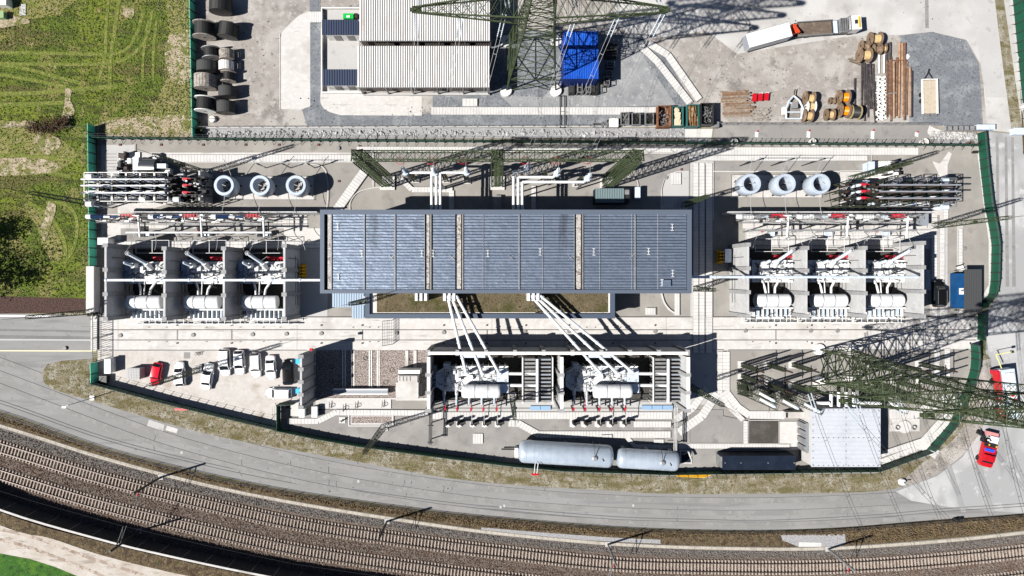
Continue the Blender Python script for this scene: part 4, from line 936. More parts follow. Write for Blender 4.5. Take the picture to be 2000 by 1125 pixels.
# inclined gas ducts to the two big transformers
for g, (tops, bots, word) in enumerate((([(874, 581), (881, 581), (891, 581)], [(910, 728), (942, 730), (975, 729)], 'western'), ([(1037, 581), (1045, 581), (1055, 581)], [(1174, 730), (1205, 728), (1237, 728)], 'eastern'))):
    for i, (a, b) in enumerate(zip(tops, bots)):
        A = P(a[0], a[1] - 4, 9.0); Bm = P(*b, 7.0)
        t = thing('inclined_gas_duct', ('left', 'middle', 'right')[i] + ' slanting white duct from the annex down to the ' + word + ' big transformer', 'duct', ((A.x + Bm.x) / 2, (A.y + Bm.y) / 2, 6), 'slanting white gas ducts')
        MB().bar(A, Bm, .25, 12).build('duct_tube', white, t, smooth=True)
        d = Bm - A
        for f in (.02, .2, .4, .6, .72, .8, .98): MB().bar(A + d * f, A + d * (f + .012), .34, 12).build('flange', ltgrey, t)
        MB().bar(Bm, (Bm.x + .2, Bm.y - .3, 4.5), .3, 10).build('duct_foot', ltgrey, t)
    x = tops[0][0]; p = P(x - 2, 577, 8.5)
    t = thing('duct_support', 'white duct heads standing on the annex roof edge, ' + word + ' group', 'support', (p.x, p.y, 6))
    m = MB()
    for k in range(3): q = P(x + k * 9 - 5, 579, 8.5); m.box(q.x - .22, q.x + .22, q.y - .7, q.y + 1, HA - .5, 9.4)
    m.build('duct_head', white, t)
    m = MB(); q = P(tops[1][0] + 16, 601, 8); bb = [(-1.6, -1.2), (1.6, -1.2), (1.6, 1.2), (-1.6, 1.2)]
    for (i, j), (k, l) in zip(bb, bb[1:] + bb[:1]): m.bar((q.x + i, q.y + j, HA - .4), (q.x + k * .5, q.y + l * .5, 8.2), .07); m.bar((q.x + i, q.y + j, HA - .4), (q.x + i * .5, q.y + j * .5, 8.2), .08)
    m.cbox(q.x, q.y, 8.1, 2.8, .4, .3); m.build('frame', dsteel, t)
p = P(824, 580, 7.5); t = thing('duct_support', 'three spare white duct heads on the annex roof left of the western ducts', 'support', (p.x, p.y, 6))
m = MB()
for k in range(3): q = P(814 + k * 9, 579, 8); m.box(q.x - .22, q.x + .22, q.y - .7, q.y + 1, HA - .5, 8.8)
m.build('duct_head', white, t)
# long horizontal ducts above the single phase transformers
for lab, x0, x1, y in (('long straight white gas duct above the left transformer bays', 207, 640, 547), ('long straight grey gas duct above the right transformer bays', 1340, 1790, 541)):
    a = P(x0, y, 9.2); b = P(x1, y, 9.2); t = thing('bus_duct', lab, 'duct', ((a.x + b.x) / 2, a.y, 9))
    MB().bar(a, b, .22, 10).build('duct_tube', ltgrey if x0 > 900 else white, t, smooth=True)
    n = 9
    for k in range(n): q = a.lerp(b, k / (n - 1)); MB().bar(q + Vector((-.15, 0, 0)), q + Vector((.15, 0, 0)), .3, 10).build('flange', ltgrey, t)
    m = MB()
    for k in range(0, n, 1): q = a.lerp(b, (k + .3) / n); m.bar((q.x, q.y, 0), (q.x, q.y, 9.0), .1)
    m.build('support_post', zinc, t)
# disconnector portals under the south east pylon
for i, (x, ya, yb_, zt) in enumerate(((1449, 712, 733, 7.2), (1500, 712, 750, 7.2), (1548, 712, 751, 7.2), (1700, 712, 745, 7.2), (1748, 712, 745, 7.2), (1795, 711, 742, 7.2))):
    t = thing('disconnector_portal', ['leftmost', 'second', 'third', 'fourth', 'fifth', 'rightmost'][i] + ' dark lattice portal in the row under the south east pylon', 'portal', (*P(x, (ya + yb_) / 2)[:2], 0), 'dark lattice portals in the south east')
    for y in (ya, yb_):
        p = P(x, y); MB().lattice((p.x, p.y, .3), (p.x, p.y, zt), .3, .24, 14, .075, .035, xb=True).build('leg', latd, t)
        MB().cbox(p.x - .1, p.y, 0, 1.4, 1.3, .3).build('footing', slabm, t)
    a = P(x, ya); b = P(x, yb_); MB().lattice((a.x, a.y + .8, zt), (b.x, b.y - .8, zt), .28, .28, 9, .07, .035).build('beam', latd, t)
    for y in (ya, (ya + yb_) / 2, yb_): p = P(x, y); m = MB(); bushing_mb(m, (p.x, p.y, zt + .2), (p.x, p.y, zt + 3.0), .08, .16, 8); m.build('post_insulator', insul, t)
for i, (x, y, dx) in enumerate(((1446, 750, 1), (1447, 761, 1), (1490, 764, 1), (1530, 770, 1), (1690, 768, -1))):
    p = P(x, y); t = thing('cable_termination', ['first', 'second', 'third', 'fourth', 'fifth'][i] + ' slanted white cable termination on a lattice stand counted from the left', 'cable termination', (p.x, p.y, 0), 'slanted cable terminations')
    q = Vector((p.x + 1.6, p.y - .9, 4.5))
    MB().lattice((p.x, p.y, 0), (p.x, p.y, 4.3), .7, .5, 6, .08, .04, xb=True).lattice((p.x - .5, p.y, 4.4), (p.x + 4.5, p.y - 2.2, 4.8), .5, .5, 7, .07, .04).build('stand', latd, t)
    MB().bar((q.x - .2, q.y + .2, 5.1), (q.x + 1.8, q.y - .9, 5.4), .26, 12).build('termination_tube', white, t, smooth=True)
    MB().bar((q.x + 1.8, q.y - .9, 5.4), (q.x + 2.3, q.y - 1.15, 5.5), .32, 12, .2).build('corona_ring', ltgrey, t)
# railway catenary masts
for i, (x, y, h, dx, m_) in enumerate(((314, 932, 9.2, -1, dsteel), (756, 1018, 9.2, -1, dsteel), (1187, 1063, 9.2, -1, zinc), (1617, 1072, 9.2, -1, zinc), (272, 1037, 9.2, 1, dsteel))):
    p = P(x, y); t = thing('catenary_mast', ('slim catenary mast on the path edge, first from the left', 'slim catenary mast on the path edge, second from the left', 'slim catenary mast on the path edge, third from the left', 'slim catenary mast on the path edge near the gravel patch, fourth from the left', 'slim catenary mast beside the noise barrier')[i], 'catenary mast', (p.x, p.y, 0), 'railway catenary masts')
    MB().cbox(p.x, p.y, 0, .26, .3, h).build('pole', m_, t)
    n = Vector((-.3, -.95, 0)) if dx < 0 else Vector((.3, .95, 0))
    q = p + n * 3.6; MB().bar((p.x, p.y, 7.4), (q.x, q.y, 7.2), .05).bar((p.x, p.y, 6.0), (q.x, q.y, 7.2), .05).bar((p.x, p.y, 6.3), (p.x + n.x * 3.3, p.y + n.y * 3.3, 6.0), .04).build('cantilever', m_, t)
    m = MB(); bushing_mb(m, (p.x + n.x * .3, p.y + n.y * .3, 7.4), (p.x + n.x * 1.0, p.y + n.y * 1.0, 7.35), .07, .14, 4); m.build('insulator', redb if i < 4 else insul, t)
    MB().cbox(p.x, p.y, 0, .9, .9, .12).build('footing', L_conc, t)
for nm, c_, z in (('contact wire over the northern track', wA, 5.6), ('contact wire over the southern track', wB, 5.6), ('catenary wire over the northern track', wA, 7.1)):
    pts = [(p[0], p[1], z) for p in c_[::8]]; tag(MB().tube(pts, .016, 3).build('contact_wire', wired), 'thin dark ' + nm, 'wire')
# ================================================================ OVERHEAD WIRES
def sag(a, b, s, n=10):
    a = Vector(a); b = Vector(b); return [a.lerp(b, k / n) - Vector((0, 0, s * 4 * (k / n) * (1 - k / n))) for k in range(n + 1)]
def conductor(label, a, b, s=1.2, m=wire, r=.022, sep=.4, ins=0, grp=None, im=insulw):
    a = Vector(a); b = Vector(b); d = (b - a); n2 = Vector((-d.y, d.x, 0)).normalized() * sep / 2
    t = thing('conductor_pair', label, 'power line', ((a.x + b.x) / 2, (a.y + b.y) / 2, min(a.z, b.z)), grp)
    for k in (-1, 1): MB().tube(sag(a + n2 * k, b + n2 * k, s), r, 4).build('conductor', m, t)
    L = sag(a, b, s, 20)
    for q in L[2:-1:3]: MB().bar(q - n2 * 1.1, q + n2 * 1.1, .03, 4).build('spacer', m, t)
    if ins:
        for k in (-1, 1):
            mm = MB(); u = (L[2] - L[0]).normalized(); bushing_mb(mm, L[0] + n2 * k, L[0] + n2 * k + u * ins, .05, .12, 12); mm.build('insulator_string', im, t)
grp = 'double conductors from the gantry to the northern pylon'
gx = [(787, 309), (847, 309), (910, 309), (1032, 309), (1092, 309), (1154, 309)]
tgt = [(-17.2, 25.5), (-11, 25.5), (-5, 25.5), (5, 25.5), (11, 25.5), (17.2, 25.5)]
for i, ((x, y), (ox, z)) in enumerate(zip(gx, tgt)):
    a = Vector((cN.x + ox, cN.y - .5, z)); b = P(x, y - 8, gz)
    conductor(['first', 'second', 'third', 'fourth', 'fifth', 'sixth'][i] + ' pair of thin bright wires from the left between gantry and northern pylon', a, b, 3.0, wire, .022, .5, 3.2, grp)
    q = P(x if i < 3 else x - 2, 337 if i < 3 else 336 + 9.5 * (i - 3), 13); v = P(x, 309, gz - 1)
    tag(MB().tube(sag(v, q, .2, 4), .05, 5).build('dropper', wire), ['first', 'second', 'third', 'fourth', 'fifth', 'sixth'][i] + ' dropper wire from the left hanging from the gantry to a duct bushing', 'wire', grp and 'droppers below the gantry')
    m = MB(); c0 = P(x - 6, 313, 22); pts = [(c0.x + math.cos(k * .55) * .7, c0.y + math.sin(k * .55) * .5, 22 - k * .05) for k in range(12)]
    tag(MB().tube(pts, .045, 4).build('jumper_loop', redb), ['first', 'second', 'third', 'fourth', 'fifth', 'sixth'][i] + ' red loop from the left below the gantry beam', 'cable', 'red loops below the gantry')
grp = 'double conductors leaving the south east pylon'
for i, (ox, z, tx, ty) in enumerate(((-15.8, 25.0, 1735, 1140), (-9.5, 25.0, 1820, 1140), (-3.5, 25.0, 1895, 1145), (5, 25, 1990, 1140), (11, 25, 2050, 1140), (-15.5, 34.3, 2035, 1200))):
    a = Vector((cS.x + ox, cS.y - .8, z)); b = P(tx, ty, 22)
    conductor(['first', 'second', 'third', 'fourth', 'fifth', 'sixth'][i] + ' pair of thin wires from the left running south from the south east pylon', a, b, 1.5, wired, .026, .45, 3.4, grp)
for i, (ox, z) in enumerate(((-17, 25.4), (-10.5, 25.4), (-4.5, 25.4), (5, 25.4), (11, 25.4), (17, 25.4))):
    a = Vector((cN.x + ox, cN.y + .5, z)); b = P(1010 + ox * 12, -260, 24)
    conductor(['first', 'second', 'third', 'fourth', 'fifth', 'sixth'][i] + ' pair of wires from the left going north from the northern pylon', a, b, 2, wire, .022, .5, 3.2, 'conductors north of the northern pylon')
# ================================================================ REACTORS
def reactor(label, px, py, zt, zb, grp):
    c = P(px, py, zt); t = thing('drum_reactor', label, 'reactor', (c.x, c.y, 0), grp)
    ro, ri = 1.78, 1.2
    rm_ = mat('reactor_grey', (.40, .45, .52), .4, .1, [((.34, .39, .46), 1.5, .45, .7)])
    MB().revolve([(ri, zb), (ro - .1, zb), (ro, zb + .15), (ro, zt - .15), (ro - .12, zt), (ri + .06, zt), (ri, zt - .1), (ri, zb)], 40, (c.x, c.y, 0)).build('winding_drum', rm_, t, smooth=True)
    m = MB()
    for k in range(8): a = k * math.pi / 4 + .2; m.bar((c.x, c.y, zb - .1), (c.x + 1.9 * math.cos(a), c.y + 1.9 * math.sin(a), zb - .1), .07)
    m.build('spider_arms', dsteel, t)
    for k in range(6):
        a = k * math.pi / 3 + .3; q = (c.x + 1.45 * math.cos(a), c.y + 1.45 * math.sin(a))
        m = MB(); bushing_mb(m, (*q, .1), (*q, zb - .15), .08, .15, 5); m.build('post_insulator', insul if zb < 1.8 else dsteel, t)
    m = MB(); m.bar((c.x - .3, c.y + .1, zt + .02), (c.x + .3, c.y - .1, zt + .02), .05); m.tube(sag((c.x, c.y - ro, zt - .3), (c.x - .1, c.y - ro - 3.6, 5.6), .3, 4), .045, 4); m.build('lead', wire, t)
    m = MB(); m.tube(sag((c.x + .4, c.y + ro, zb + .4), (c.x + .3, c.y + ro + 2.6, 5.4), .3, 5), .045, 4); m.build('lead', wire, t)
gL = 'hollow drum reactors on the left pad'; gR = 'hollow drum reactors on the right pad'
for x, n in ((437.3, 'leftmost'), (507.8, 'middle'), (577.9, 'rightmost')): reactor(n + ' hollow grey drum reactor of the three on the left pad', x, 361.8, 4.4, 1.7, gL)
for x, n in ((1467, 'leftmost'), (1535, 'middle'), (1603, 'rightmost')): reactor(n + ' hollow grey drum reactor of the three on the right pad', x, 358.8, 5.0, 1.9, gR)
for lab, x0, x1, y in (('thin bus tube on posts north of the left reactors', 490, 608, 318), ('thin bus tube on posts north of the right reactors', 1455, 1605, 314)):
    a = P(x0, y, 5.4); b = P(x1, y, 5.4); t = thing('bus_tube', lab, 'bus tube', ((a.x + b.x) / 2, a.y, 0))
    MB().bar(a, b, .06, 6).build('tube', wire, t); m = MB()
    for f in (.08, .5, .92): q = a.lerp(b, f); m.bar((q.x, q.y, 0), (q.x, q.y, 3.6), .09); bushing_mb(m, (q.x, q.y, 3.6), (q.x, q.y, 5.3), .07, .14, 6)
    m.build('support_post', dsteel, t)
# ================================================================ FIRE WALLS and single phase transformers
def firewall(label, gx, y0, y1, h, face=1):
    """precast wall running north-south; gx,y ground measurements"""
    a = P(gx, y1); b = P(gx, y0); t = thing('fire_wall', label, 'fire wall', (a.x, (a.y + b.y) / 2, 0), 'concrete fire walls of the transformer bays')
    n = 3; L = (b.y - a.y) / n
    for k in range(n): MB().box(a.x - .17, a.x + .17, a.y + L * k + .02, a.y + L * (k + 1) - .02, 0, h).build('wall_panel', wallc, t)
    for k in range(n + 1):
        y = a.y + L * k; MB().box(a.x - .42, a.x + .42, y - .32, y + .32, 0, h + .12).build('pilaster', capc, t)
    m = MB(); x = a.x + face * .24; m.bar((x, a.y + 2, 1.5), (x, b.y - 2, 1.5), .05).bar((x, b.y - 2, 1.5), (x, b.y - 2, h - 1.5), .05).bar((x, a.y + 2, 2.8), (x, b.y - 1.5, 2.8), .035)
    m.build('cable_conduit', dsteel, t)
for i, (x, y0) in enumerate(((259, 483), (366, 489), (474, 489), (584, 484))):
    firewall(['first', 'second', 'third', 'fourth'][i] + ' grey fire wall from the left of the western transformer bays', x, y0, 617, 8.4)
for i, (x, y0) in enumerate(((1427, 482), (1533, 488), (1639, 488), (1745, 479))):
    firewall(['first', 'second', 'third', 'fourth'][i] + ' pale fire wall from the left of the eastern transformer bays', x, y0, 612, 8.4, -1)
def transformer1(side):
    """single phase unit, origin at tank centre on the ground"""
    t = thing('single_phase_transformer', 'x', 'transformer', (0, 0, 0))
    MB().cbox(-.1, 0, .3, 6.7, 3.5, 3.4).build('tank', white, t)
    m = MB(); m.cbox(-.1, 0, 3.7, 7.0, 3.8, .14)
    for k in range(9): m.cbox(-2.9 + k * .72, -1.6, .5, .12, .25, 3.1); m.cbox(-2.9 + k * .72, 1.6, .5, .12, .25, 3.1)
    for i in range(7): m.cbox(-2.6 + i * .87, random.uniform(-1, 1), 3.84, random.uniform(.3, .8), random.uniform(.3, .9), random.uniform(.2, .6))
    m.cbox(1.2, -.9, 3.84, 3.4, .8, .5).cbox(-1.8, .7, 3.84, 1.6, 1.3, .55)
    m.build('cover', white, t)
    m = MB()
    for i in range(24): x = random.uniform(-3, 3); y = random.uniform(-1.5, 1.5); m.cbox(x, y, 3.84, random.uniform(.08, .3), random.uniform(.08, .3), random.uniform(.15, .5))
    for k in range(5): m.bar((-3 + k, -1.4, 4.1), (-2 + k * .9, 1.3, 4.2), .04)
    m.build('valves', fgrey, t, kind='stuff')
    m = MB(); rz = random.Random(9)
    for k in range(30): x = rz.uniform(-3.1, 2.8); y = rz.uniform(-1.6, 1.5); m.bar((x, y, 4.15), (x + rz.uniform(-.9, .9), y + rz.uniform(-.7, .7), 4.3 + rz.uniform(0, .4)), .05, 4)
    m.build('pipework', dsteel, t, kind='stuff')
    MB().cbox(-4.3, .2, .3, 1.6, 4.2, 2.6).cbox(-4.3, 1.0, 2.9, .9, 1.4, .5).cbox(-4.2, -1.2, 2.9, 1.1, 1.0, .35).build('control_cubicle', ltgrey, t)
    m = MB()
    for x in (-3.3, -3.3): m.bar((x - .1, -1.8, 3.1), (x - .1, 1.9, 3.1), .05)
    m.bar((-4.9, 1.9, 3.2), (-3.2, 1.9, 3.2), .04).bar((-4.9, -1.8, 3.2), (-3.2, -1.8, 3.2), .04); m.build('railing', white, t)
    # bushings
    s = side; m = MB()
    bx = -1.0 if s < 0 else .4
    MB().revolve([(0, 5.6), (.45, 5.6), (.5, 3.8)], 12, (-2.2, 1.2, 0)).build('turret', white, t)
    m = MB(); bushing_mb(m, (-2.2, 1.2, 5.4), (-2.2, 1.7, 8.2), .12, .26, 9); m.build('bushing', insulw, t)
    MB().bar((.2, .8, 3.8), (.0, 1.6, 5.4), .5, 12, .42).build('turret', white, t)
    m = MB(); e = Vector((-1.2, 3.2, 9.0)) if s < 0 else Vector((1.2, 3.4, 9.0)); bushing_mb(m, (0, 1.6, 5.3), e, .16, .3, 12); m.build('bushing', insulw, t)
    m = MB(); m.revolve([(.28, -.05), (.38, 0), (.28, .05)], 10, tuple(e)); m.build('corona_ring', wire, t)
    for x in (1.6, 2.2, 2.8): m = MB(); bushing_mb(m, (x, 1.0, 3.9), (x, 1.25, 5.1), .1, .2, 5); m.build('small_bushing', white, t)
    # fire pipe deluge header (red) and grey cabinet
    m = MB(); m.bar((0.3, 2.6, 3.4), (3.4, 2.6, 3.4), .17, 8); m.bar((0.3, 2.3, 3.0), (3.4, 2.3, 3.0), .08, 6)
    for k in range(6): m.bar((.6 + k * .5, 2.6, 3.4), (.6 + k * .5, 2.1, 3.6), .07, 5)
    m.build('deluge_pipes', red, t)
    # connecting pipes to conservator
    MB().tube([(-2.0, -1.5, 3.9), (-1.6, -2.6, 4.1), (-1.4, -3.8, 4.3)], .2, 8).build('oil_pipe', white, t)
    MB().tube([(1.0, -1.5, 3.9), (.2, -2.8, 4.1), (.1, -3.8, 4.3)], .2, 8).build('oil_pipe', white, t)
    MB().bar((-.9, -1.5, 3.9), (-.9, -3.8, 4.2), .1, 6).build('oil_pipe', white, t)
    c = (-3.4, -5.0, 4.6)
    MB().revolve([(0, 0), (1.0, .0), (1.1, .12), (1.12, .3), (1.12, 5.5), (1.1, 5.68), (1.0, 5.8), (0, 5.8)], 24, c, 'X').build('conservator', white, t, smooth=True)
    m = MB()
    for x in (1.6, 3.6): m.revolve([(1.12, x - .06), (1.17, x - .06), (1.17, x + .06), (1.12, x + .06)], 20, c, 'X')
    m.build('conservator_band', fgrey, t)
    # radiators
    hx = (-3.8, 3.3)
    MB().bar((hx[0], -6.3, 4.2), (hx[1], -6.3, 4.2), .16, 8).bar((hx[0], -8.3, 1.0), (hx[1], -8.3, 1.0), .14, 8).build('radiator_header', white, t)
    for k in range(9):
        x = -3.2 + k * .78; MB().cbox(x, -7.0, .6, .16, 1.6, 3.2).build('radiator_fin', ltgrey if k % 2 else white, t)
    m = MB(); m.cbox(-.4, -8.0, 3.4, 4.6, .35, .25); m.build('cable_tray', white, t)
    m = MB()
    for k in range(5): x = -3.6 + k * 1.75; m.bar((x, -9.0, .9), (x + 1.6, -9.0, .9), .14, 6).bar((x, -9.0, 0), (x, -9.0, 1.9), .05)
    m.bar((-5, -9.0, 1.9), (3.6, -9.0, 1.9), .05); m.build('guard_rail', white, t)
    m = MB()
    for z in (3.2,):
        m.bar((-2.8, 3.4, z), (2.9, 3.4, z), .05).bar((-2.8, 5.6, z), (2.9, 5.6, z), .05)
        for x in (-2.8, 0, 2.9): m.bar((x, 3.4, z), (x, 5.6, z), .05).bar((x, 5.6, 0), (x, 5.6, z), .06)
    m.build('access_frame', white, t)
    return t
def extras(root, seed):
    # each unit gets its own cabling and fittings
    r9 = random.Random(seed); L0 = root.location
    m = MB()
    for k in range(22): x = L0.x + r9.uniform(-3.2, 3.0); y = L0.y + r9.uniform(-1.7, 1.7); m.cbox(x, y, 3.84, r9.uniform(.15, .8), r9.uniform(.1, .5), r9.uniform(.2, .8), r9.uniform(-.3, .3))
    m.build('fittings', white, root, kind='stuff'); m = MB()
    for k in range(16): x = L0.x + r9.uniform(-3.4, 3.0); y = L0.y + r9.uniform(-8.5, 2.2); m.tube([(x, y, 3.9), (x + r9.uniform(-.8, .8), y + r9.uniform(-.8, .8), 4.4), (x + r9.uniform(-1.2, 1.2), y + r9.uniform(-1, 1), 4.0)], .05, 4)
    m.build('cables', dsteel, root, kind='stuff'); m = MB()
    for k in range(7): x = L0.x - 3.7 + k * 1.05; m.bar((x, L0.y - 8.9, 3.1), (x, L0.y - 6.2, 3.3), .05)
    for y in (-8.9, -7.6): m.bar((L0.x - 4.6, L0.y + y, 3.2), (L0.x + 3.5, L0.y + y, 3.2), .06)
    for x in (-4.8, 3.6): m.bar((L0.x + x, L0.y - 9, 2.4), (L0.x + x, L0.y - 3.6, 2.4), .06)
    for k in range(5): m.bar((L0.x - 4.8, L0.y - 9 + k * 1.3, 2.4), (L0.x - 3.9, L0.y - 9 + k * 1.3, 2.4), .05)
    m.build('pipe_frame', offw, root)
gl = 'white single phase transformers in the bays'
tl = transformer1(-1); q = P(315, 533); tl.location = (q.x, q.y, 0); tl['group'] = gl
tl['label'] = 'white single phase transformer in the first western bay beside the west fence'
for k, lab in ((1, 'white single phase transformer in the middle western bay'), (2, 'white single phase transformer in the western bay nearest the hall')):
    extras(dup(tl, loc=(q.x + k * 9.85, q.y, 0), label=lab), k)
extras(tl, 7)
tr = transformer1(1); q = P(1493, 530); tr.location = (q.x, q.y, 0); tr['group'] = gl
tr['label'] = 'white single phase transformer in the eastern bay nearest the hall'
for k, lab in ((1, 'white single phase transformer in the middle eastern bay'), (2, 'white single phase transformer in the easternmost bay beside the dark car')):
    extras(dup(tr, loc=(q.x + k * 9.62, q.y, 0), label=lab), k + 20)
extras(tr, 27)
# lead wires from the bus tube to the bushings
for i, (x0, x1, y0) in enumerate([(262 + k * 40, 262 + k * 40 + ((k % 3) - 1) * 14, 456) for k in range(9)] + [(1485 + k * 36, 1485 + k * 36 + ((k % 3) - 1) * 14, 451) for k in range(9)]):
    a = P(x0, y0, 5.5); b = P(x1, y0 + 32, 7.5)
    tag(MB().tube(sag(a, b, .5, 6), .045, 4).build('lead_wire', wire), ('first', 'second', 'third', 'fourth', 'fifth', 'sixth', 'seventh', 'eighth', 'ninth')[i % 9] + ' slack lead wire from the left above the ' + ('western' if i < 9 else 'eastern') + ' transformer bays', 'wire', 'slack lead wires above the paving')
# long bus tubes on legs + switchgear rows
def switch_row(word, wx0, wx1, wy, units, ux, colr, ty, tx0, tx1):
    h = 4.8; a = P(wx0, wy); b = P(wx1, wy)
    t = thing('screen_wall', 'long thin pale screen wall behind the ' + word + ' switchgear row', 'wall', ((a.x + b.x) / 2, a.y, 0))
    n = 10
    for k in range(n): x0 = a.x + (b.x - a.x) * k / n; x1 = a.x + (b.x - a.x) * (k + 1) / n; MB().box(x0 + .02, x1 - .02, a.y - .1, a.y + .1, 0, h).build('wall_panel', wallc, t)
    for u in range(units):
        x = ux[u]; p = P(x, wy + 2, 6); Y = P(0, wy, 0).y - .9; s = 1 if word == 'western' else 1
        t = thing('circuit_breaker', ['leftmost', 'middle', 'rightmost'][u] + ' long horizontal circuit breaker of the ' + word + ' switchgear row', 'circuit breaker', (p.x + 5, Y, 0), 'long circuit breakers of the ' + word + ' row')
        X = p.x; z = 6.0
        MB().bar((X - .6, Y, z), (X + .2, Y, z), .42, 12).build('end_cap', white, t)
        m = MB(); bushing_mb(m, (X + .1, Y, z), (X + 2.4, Y, z + .1), .2, .42, 9); m.build('insulator', insulb if colr else white, t)
        MB().bar((X + 2.4, Y, z), (X + 3.4, Y, z), .3, 10).build('joint_tube', galv, t)
        m = MB(); bushing_mb(m, (X + 3.4, Y, z), (X + 4.8, Y, z), .14, .28, 6); m.build('insulator', insulb if colr else insulw, t)
        m = MB(); m.cbox(X + 6.2, Y + .3, z - .2, 1.9, .22, .3).bar((X + 5, Y, z), (X + 7.6, Y - .1, z), .07)
        for k in range(5): m.bar((X + 5.4 + k * .5, Y - .2, z), (X + 5.6 + k * .5, Y + .5, z + .2), .05)
        w = MB(); r9 = random.Random(u)
        for k in range(26): xx = X + r9.uniform(-.5, 10.5); yy = Y + r9.uniform(-1.0, .3); w.bar((xx, yy, z + r9.uniform(-.6, .5)), (xx + r9.uniform(-1.6, 1.6), yy + r9.uniform(-.4, .4), z + r9.uniform(-.3, .6)), .045, 4)
        for k in range(8): w.cbox(X + r9.uniform(0, 10), Y + r9.uniform(-1, .2), z - .1, r9.uniform(.2, .7), r9.uniform(.15, .35), r9.uniform(.1, .5))
        w.build('linkage', [dsteel, galv, black][u], t, kind='stuff')
        w = MB()
        for k in range(7): w.cbox(X + r9.uniform(0, 10), Y + r9.uniform(-.9, .3), z, r9.uniform(.3, .9), r9.uniform(.12, .3), r9.uniform(.2, .5))
        w.build('clamps', white, t, kind='stuff')
        for k in (7.5, 8.6): MB().bar((X + k, Y - .8, z - 1.2), (X + k, Y - 3.3, 4.8), .12, 6).build('dark_post', black, t)
        m.build('red_drive', red, t)
        MB().bar((X + 7.6, Y, z), (X + 10.4, Y + .1, z + .1), .09, 6).bar((X + .2, Y - .6, z - .4), (X + 7, Y - 1.1, z - .6), .09, 6).build('contact_arm', wire, t)
        MB().cbox(X + 9.2, Y + .1, z - .1, 2.0, .4, .25).cbox(X + 5, Y - .9, z - 1, 9, .22, .2).cbox(X + 5, Y + .1, z - 1, 9, .22, .2).build('base_frame', galv if not colr else dsteel, t)
        m = MB()
        for k in (1.2, 4.6, 8.0): m.cbox(X + k, Y - .2, 0, .3, .3, z - 1); m.bar((X + k, Y - .9, z - .9), (X + k, Y + .4, z - .9), .08)
        m.build('support_post', galv, t)
        MB().cbox(X + 7.2, Y - 2.6, 0, .9, .7, 1.5).build('drive_cabinet', ltgrey, t)
        MB().bar((X + 8.1, Y, z), (X + 8.1, Y - 3.4, 5.5), .17, 8).build('cross_tube', white, t)
        m = MB(); m.cbox(X + 5.9, Y - 2.1, .02, 1.9, 1.9, .03); m.build('cable_pit', mat('dark_pit', gray(.03), .9), t)
        MB().bar((X + 5.6, Y - 2.2, 0), (X + 5.6, Y - 2.2, 1.2), .05).cbox(X + 5.6, Y - 2.2, 1.0, .35, .25, .25).build('crank', red, t)
    a = P(tx0, ty, 5.5); b = P(tx1, ty, 5.5)
    t = thing('bus_tube', 'long straight bus tube south of the ' + word + ' switchgear row', 'bus tube', ((a.x + b.x) / 2, a.y, 0))
    MB().bar(a, b, .17, 8).build('tube', white if colr else galv, t); m = MB()
    for k in range(7): q = a.lerp(b, (k + .2) / 6.6); m.cbox(q.x, q.y, 0, .16, .16, 3.8); bushing_mb(m, (q.x, q.y, 3.8), (q.x, q.y, 5.35), .08, .16, 6)
    m.build('support_post', galv, t)
    t = thing('conduit_run', 'pair of thin ground conduits beside the ' + word + ' switchgear row', 'conduit', ((a.x + b.x) / 2, a.y + 1, 0)); m = MB()
    for dy in (1.6, 2.2): m.box(a.x, b.x, a.y + dy, a.y + dy + .12, .02, .2)
    m.build('conduit', zinc, t)
switch_row('western', 283, 633, 419, 3, (176, 298, 420), True, 454, 246, 530)
switch_row('eastern', 1405, 1795, 419, 3, (1446, 1563, 1680), False, 450, 1462, 1790)
